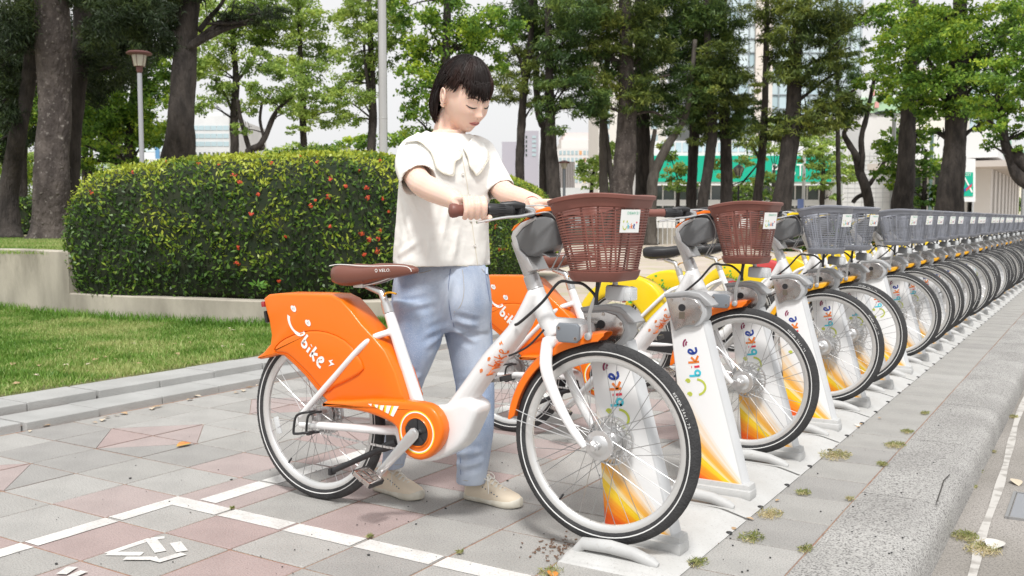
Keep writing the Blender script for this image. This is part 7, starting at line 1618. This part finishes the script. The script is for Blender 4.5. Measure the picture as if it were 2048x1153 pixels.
for v, n_ in zip(me.vertices, nr_):
    q = v.co; dsp = .0035 * mnoise.noise(Vector((q.x * 11, q.y * 11, q.z * 4))) + .0015 * mnoise.noise(q * 26)
    for a, c in folds:
        ab = c - a; t = max(0, min(1, (q - a).dot(ab) / ab.length_squared)); w = q - (a + ab * t); dd = math.hypot(w.z, w.dot(_R))
        if dd < .035 and n_.dot(_V) < .1: dsp += .0055 * math.cos(dd / .035 * PI * 1.5) * (1 - dd / .035) * math.sin(PI * min(1, t * .85 + .1))
    nc.append(q + n_ * dsp)
me.vertices.foreach_set('co', [c for p in nc for c in p]); me.update()
# open the neck, the sleeve ends and the hem, then give the cloth a thickness
bm = bmesh.new(); bm.from_mesh(me); kill = []
eR, dR = sR[-1], (sR[-1] - sR[-2]).normalized(); eL, dL = sL[-1], (sL[-1] - sL[-2]).normalized(); zh = Wp(884, 529.5, 3.62).z; nk = Wp(897, 268, 3.62)
for f in bm.faces:
    c = f.calc_center_median()
    if (c.z < zh + .002 and f.normal.z < -.8) or ((c - eR).dot(dR) > -.006 and (c - eR).length < .066 and f.normal.dot(dR) > .7) or ((c - eL).dot(dL) > -.006 and (c - eL).length < .056 and f.normal.dot(dL) > .7) or (f.normal.z > .8 and c.z > nk.z - .004 and (Vector((c.x, c.y, 0)) - Vector((nk.x, nk.y, 0))).length < .075): kill.append(f)
bmesh.ops.delete(bm, geom=kill, context='FACES'); bm.to_mesh(me); bm.free()
blv = bvh_of(me); tmp = bpy.data.objects.new('t', me); C.objects.link(tmp); k = tmp.modifiers.new('s', 'SOLIDIFY'); k.thickness = .004; k.offset = -1; me = evaluated(tmp, 'blouse', m_knit) if False else bpy.data.meshes.new_from_object(tmp.evaluated_get(bpy.context.evaluated_depsgraph_get())); bpy.data.objects.remove(tmp)
me.polygons.foreach_set('use_smooth', [True] * len(me.polygons)); blouse = wobj('blouse', me)
def on_px(bvh, px, py, off=.004, fall=3.55):
    h = bvh.ray_cast(Vector((0, 0, CAM_H)), ray(px, py).normalized())
    if h[0] is None: h = bvh.find_nearest(at(px, py, d=3.58))
    return h[0] + h[1] * off
def drape(name, outline, bvh, off, mat, th=.003, step=4.0, fall=3.5, smooth=True, parent=None, edge=0.0):
    vs, fs = patch(outline, step); b = MB(); P = [Vector((p[0], p[1])) for p in outline]; out = []
    for v in vs:
        e = min(((v - (a + (c - a) * max(0, min(1, (v - a).dot(c - a) / max(1e-9, (c - a).length_squared))))).length) for a, c in zip(P, P[1:] + P[:1]))
        out.append(on_px(bvh, v.x, v.y, off + edge * max(0, 1 - e / 8.0), fall))
    b.add(out, [tuple(f) for f in fs]); me = b.mesh(name, mat, smooth, fix=False)
    tmp = bpy.data.objects.new('t', me); C.objects.link(tmp); k = tmp.modifiers.new('s', 'SOLIDIFY'); k.thickness = th; k.offset = 0
    m2 = bpy.data.meshes.new_from_object(tmp.evaluated_get(bpy.context.evaluated_depsgraph_get())); bpy.data.objects.remove(tmp); m2.polygons.foreach_set('use_smooth', [True] * len(m2.polygons)); return wobj(name, m2, parent or blouse)
# wide collar with a wavy edge
colL = [(846, 262), (860, 270), (878, 280), (897, 288), (916, 294), (921, 306), (918, 318), (908, 325), (906, 338), (904, 352), (893, 351), (882, 346), (872, 336), (869, 326), (862, 308), (848, 292), (832, 286), (815, 289), (809, 291), (815, 283), (832, 274)]
colR = [(923, 296), (934, 289), (942, 278), (950, 282), (964, 292), (971, 306), (972, 318), (966, 332), (958, 344), (949, 352), (944, 345), (936, 334), (933, 318), (927, 306)]
drape('collar', colL, blv, .007, m_knit, edge=.004); drape('collar', colR, blv, .007, m_knit, edge=.004)
m_edge = M('collar_edge', (.70, .66, .54), .85)
b = MB()
for cl in (colL[5:17], colR[5:]): b.tube(spline([on_px(blv, x, y, .0125) for x, y in cl], 3), .0017, 5)
b.tube(spline([on_px(blv, x, y, .0015) for x, y in ((921, 302), (927, 330), (934, 370), (939, 410), (944, 450), (950, 495), (955, 530))], 5), .0012, 5)
b.tube(spline([on_px(blv, x, y, .0005) for x, y in ((792, 524), (820, 530), (855, 534), (895, 537), (930, 536))], 4), .0010, 5)
wbuild(b, 'trim', m_edge, None, blouse)
b = MB(); b.tube(spline([on_px(body_bvh, x, y, .002) for x, y in ((846, 257), (862, 268), (880, 279), (900, 288), (916, 293))], 3), .0045, 6); wbuild(b, 'neckband', m_knit, True, blouse)
for x, y in ((917, 303), (925, 349), (938, 392), (941, 441), (949, 491)):
    h = blv.ray_cast(Vector((0, 0, CAM_H)), ray(x, y).normalized())
    if h[0] is not None: b = MB(); b.lathe(h[0] + h[1] * (.002 if y > 310 else .010), h[1], [(0, .0058), (.0025, .0058), (.0032, .0045), (.0022, .003), (.0022, 0)], 14); wbuild(b, 'button', m_pearl, 40, blouse)
# jeans
b = MB()
def leg(rows, dep, tk):
    rings = []
    for (y, l, r_), d, t in zip(rows, dep, tk):
        c = Wp((l + r_) / 2, y, d); w = (r_ - l) / 2 / PXM(d); n = 36; rg = []
        for j in range(n):
            a = 2 * PI * j / n; rg.append(c + _R * w * math.cos(a) + _V * t * math.sin(a))
        rings.append(rg)
    # smooth along the leg
    out = []
    for j in range(len(rings[0])): out.append(spline([r[j] for r in rings], 5))
    m = len(out[0]); b.loft([[out[j][i] for j in range(len(out))] for i in range(m)])
leg([(516, 806, 962), (540, 792, 976), (575, 785, 983), (610, 783, 985), (640, 783, 984), (662, 788, 980)], [3.62, 3.62, 3.62, 3.62, 3.63, 3.63], [.086, .095, .108, .112, .105, .085])
leg([(600, 785, 900), (640, 783, 893), (680, 783, 886), (720, 783, 869), (760, 784, 851), (800, 782, 838), (850, 772, 828), (895, 766, 817), (934, 762, 808)], [3.60, 3.59, 3.58, 3.57, 3.57, 3.575, 3.585, 3.60, 3.615], [.10, .10, .095, .088, .08, .074, .068, .062, .058])
leg([(600, 878, 985), (640, 884, 984), (680, 892, 985), (720, 901, 987), (760, 909, 988), (800, 911, 989), (850, 912, 988), (895, 913, 984), (935, 912, 979), (966, 912, 974)], [3.66, 3.67, 3.67, 3.66, 3.64, 3.62, 3.60, 3.585, 3.575, 3.57], [.10, .10, .095, .088, .08, .074, .070, .064, .060, .058])
me = melt(b, 'jeans', m_denim, .005, 4, .5)
cr = [(905, 650), (890, 640), (870, 660), (915, 640), (930, 655)]
fold = [(Wp(905, 648, 3.55), Wp(850, 672, 3.5)), (Wp(905, 655, 3.55), Wp(845, 700, 3.5)), (Wp(905, 640, 3.55), Wp(960, 655, 3.55)), (Wp(908, 660, 3.55), Wp(955, 690, 3.55)), (Wp(900, 560, 3.5), Wp(885, 640, 3.5)),
        (Wp(920, 780, 3.55), Wp(975, 765, 3.55)), (Wp(918, 810, 3.52), Wp(980, 800, 3.52)), (Wp(915, 940, 3.5), Wp(970, 925, 3.5)), (Wp(915, 915, 3.5), Wp(968, 905, 3.5)), (Wp(800, 770, 3.5), Wp(845, 750, 3.5)), (Wp(800, 620, 3.5), Wp(880, 600, 3.5))]
nrm_ = [v.normal.copy() for v in me.vertices]; newco = []
for v, n_ in zip(me.vertices, nrm_):
    dsp = .0028 * mnoise.noise(v.co * 14) + .004 * mnoise.noise(Vector((v.co.x * 7, v.co.y * 7, v.co.z * 3.5)))
    for a, c in fold:
        ab = c - a; t = max(0, min(1, (v.co - a).dot(ab) / ab.length_squared)); q = v.co - (a + ab * t); dd = math.hypot(q.z, (q - _V * q.dot(_V) - Vector((0, 0, q.z))).length)
        if dd < .05: dsp += .0075 * math.cos(dd / .05 * PI * 2.2) * (1 - dd / .05) * math.sin(PI * min(1, max(0, t * .9 + .1)))
    newco.append(v.co + n_ * dsp)
me.vertices.foreach_set('co', [c for p in newco for c in p])
bm = bmesh.new(); bm.from_mesh(me); z1, z2 = Wp(785, 933, 3.61).z, Wp(943, 965, 3.57).z; bx = Wp(865, 900, 3.6).dot(_R)
bmesh.ops.delete(bm, geom=[f for f in bm.faces if f.normal.z < -.8 and (f.calc_center_median().z < (z1 if f.calc_center_median().dot(_R) < bx else z2) + .006)], context='FACES'); bm.to_mesh(me); bm.free()
jv = bvh_of(me); jeans = wobj('jeans', me); jeans.data.update()
b = MB()
for ln in ([(893, 672), (899, 705), (907, 745), (915, 790), (918, 840), (920, 900), (922, 950)], [(903, 640), (898, 610), (897, 575), (901, 538)], [(975, 540), (979, 600), (982, 660), (985, 720)], [(786, 545), (785, 600), (785, 640)], [(906, 645), (908, 655)]):
    b.tube(spline([on_px(jv, x, y, .0006) for x, y in ln], 5), .0013, 5)
wbuild(b, 'side_seam', m_seam, None, jeans)
b = MB()
for ln in ([(806, 537), (815, 545), (838, 547), (862, 541)], [(808, 535), (817, 541), (840, 543)], [(925, 540), (928, 580), (922, 610), (908, 625)], [(963, 538), (969, 545), (976, 548)], [(915, 957), (935, 962), (968, 958)], [(768, 927), (790, 930), (805, 929)]):
    P_ = spline([on_px(jv, x, y, .0006) for x, y in ln], 5); b.tube(P_, .0011, 4)
wbuild(b, 'stitching', m_thread, None, jeans)
b = MB(); P_ = [on_px(jv, x, y, .003) for x, y in ((972, 536), (972, 549))]; b.tube(P_, .005, 6, flat=.4); wbuild(b, 'belt_loop', m_denim, None, jeans)
# shoes
for idx, (h, t) in enumerate((footR, footL)):
    d = (t - h).normalized(); sd = Vector((-d.y, d.x, 0)); L_ = (t - h).length; Pq = lambda u, s, z: h + d * (u * L_) + sd * s + Vector((0, 0, z))
    sh = holder('shoe', woman); lift = (0, 0)
    wid = [(0, .012), (.02, .026), (.10, .033), (.25, .034), (.42, .035), (.58, .042), (.72, .046), (.84, .044), (.93, .035), (.98, .020), (1.0, .008)]
    b = MB(); rings = []
    for u, w in wid:
        toe = .008 * max(0, (u - .8) / .2) ** 2; o_ = []
        for j in range(16):
            a = 2 * PI * j / 16; c_, s_ = math.cos(a), math.sin(a); o_.append(Pq(u, w * 1.04 * math.copysign(abs(c_) ** .5, c_), .0145 + toe + (.0145 + .002 * (u > .7)) * math.copysign(abs(s_) ** .45, s_)))
        rings.append(o_)
    b.loft(rings); wbuild(b, 'sole', m_sole, 50, sh)
    b = MB(); rings = []; tops = [(0.01, .012, .062), (.03, .026, .078), (.10, .034, .086), (.22, .035, .086), (.34, .035, .092), (.44, .037, .088), (.54, .041, .077), (.66, .044, .064), (.78, .044, .054), (.88, .039, .047), (.95, .028, .039), (.985, .014, .030)]
    for u, w, zt in tops:
        o_ = []
        for j in range(20):
            a = 2 * PI * j / 20; c_, s_ = math.cos(a), math.sin(a); zz_ = .022 + (zt - .022) * max(0, s_) ** .75 if s_ > 0 else .018; ww = w * (math.copysign(abs(c_) ** .7, c_)); ww *= 1 - .30 * max(0, s_) * (u < .6); o_.append(Pq(u, ww, zz_))
        rings.append(o_)
    b.loft(rings); me = b.mesh('upper', m_canvas, True); upv = bvh_of(me); wobj('upper', me, sh)
    b = MB(); o_ = [Pq(u, s, z) for u, s, z in ((.02, 0, .084), (.06, .024, .088), (.16, .030, .083), (.28, .029, .090), (.36, .022, .099), (.40, 0, .103), (.36, -.022, .099), (.28, -.029, .090), (.16, -.030, .083), (.06, -.024, .088))]; b.tube(o_, .0035, 6, close=True); wbuild(b, 'collar', m_canvas, True, sh)
    b = MB()
    for k in range(6):
        u = .38 + k * .065; z = .098 - k * .0085; b.tube([Pq(u, -.020, z - .004), Pq(u + .012, 0, z + .004), Pq(u + .024, .020, z - .006)], .0024, 5); b.tube([Pq(u, .020, z - .004), Pq(u + .012, 0, z + .006), Pq(u + .024, -.020, z - .006)], .0024, 5)
    for s in (-1, 1): b.tube(spline([Pq(.38, 0, .097), Pq(.34, s * .016, .108), Pq(.40, s * .032, .100), Pq(.46, s * .020, .088), Pq(.40, 0, .095)], 4), .0022, 5); b.tube(spline([Pq(.39, 0, .097), Pq(.46, s * .018 - .006, .090), Pq(.52, s * .034 - .006, .070), Pq(.56, s * .045 - .008, .050)], 4), .0020, 5)
    wbuild(b, 'laces', m_lace, 60, sh)
    b = MB()
    for k in range(6):
        for s in (-1, 1):
            u = .38 + k * .06; hh_ = upv.ray_cast(Pq(u, s * .2, .062 - k * .004), -sd * s)
            if hh_[0] is not None: b.lathe(hh_[0], sd * s, [(0, .0028), (.0012, .0028), (.0012, .001)], 8)
    wbuild(b, 'eyelets', m_eyelet, None, sh)
# thin red cord on the far wrist
b = MB(); c = lerp(aL[-1], aL[-2], .35); dd = (aL[-2] - aL[-1]).normalized(); a_, c_ = frame_of(dd); b.tube([c + (a_ * math.cos(k * PI / 8) + c_ * math.sin(k * PI / 8)) * .0275 for k in range(16)], .0018, 5, close=True); t = wbuild(b, 'bracelet', M('red_cord', (.30, .04, .04), .6), True)
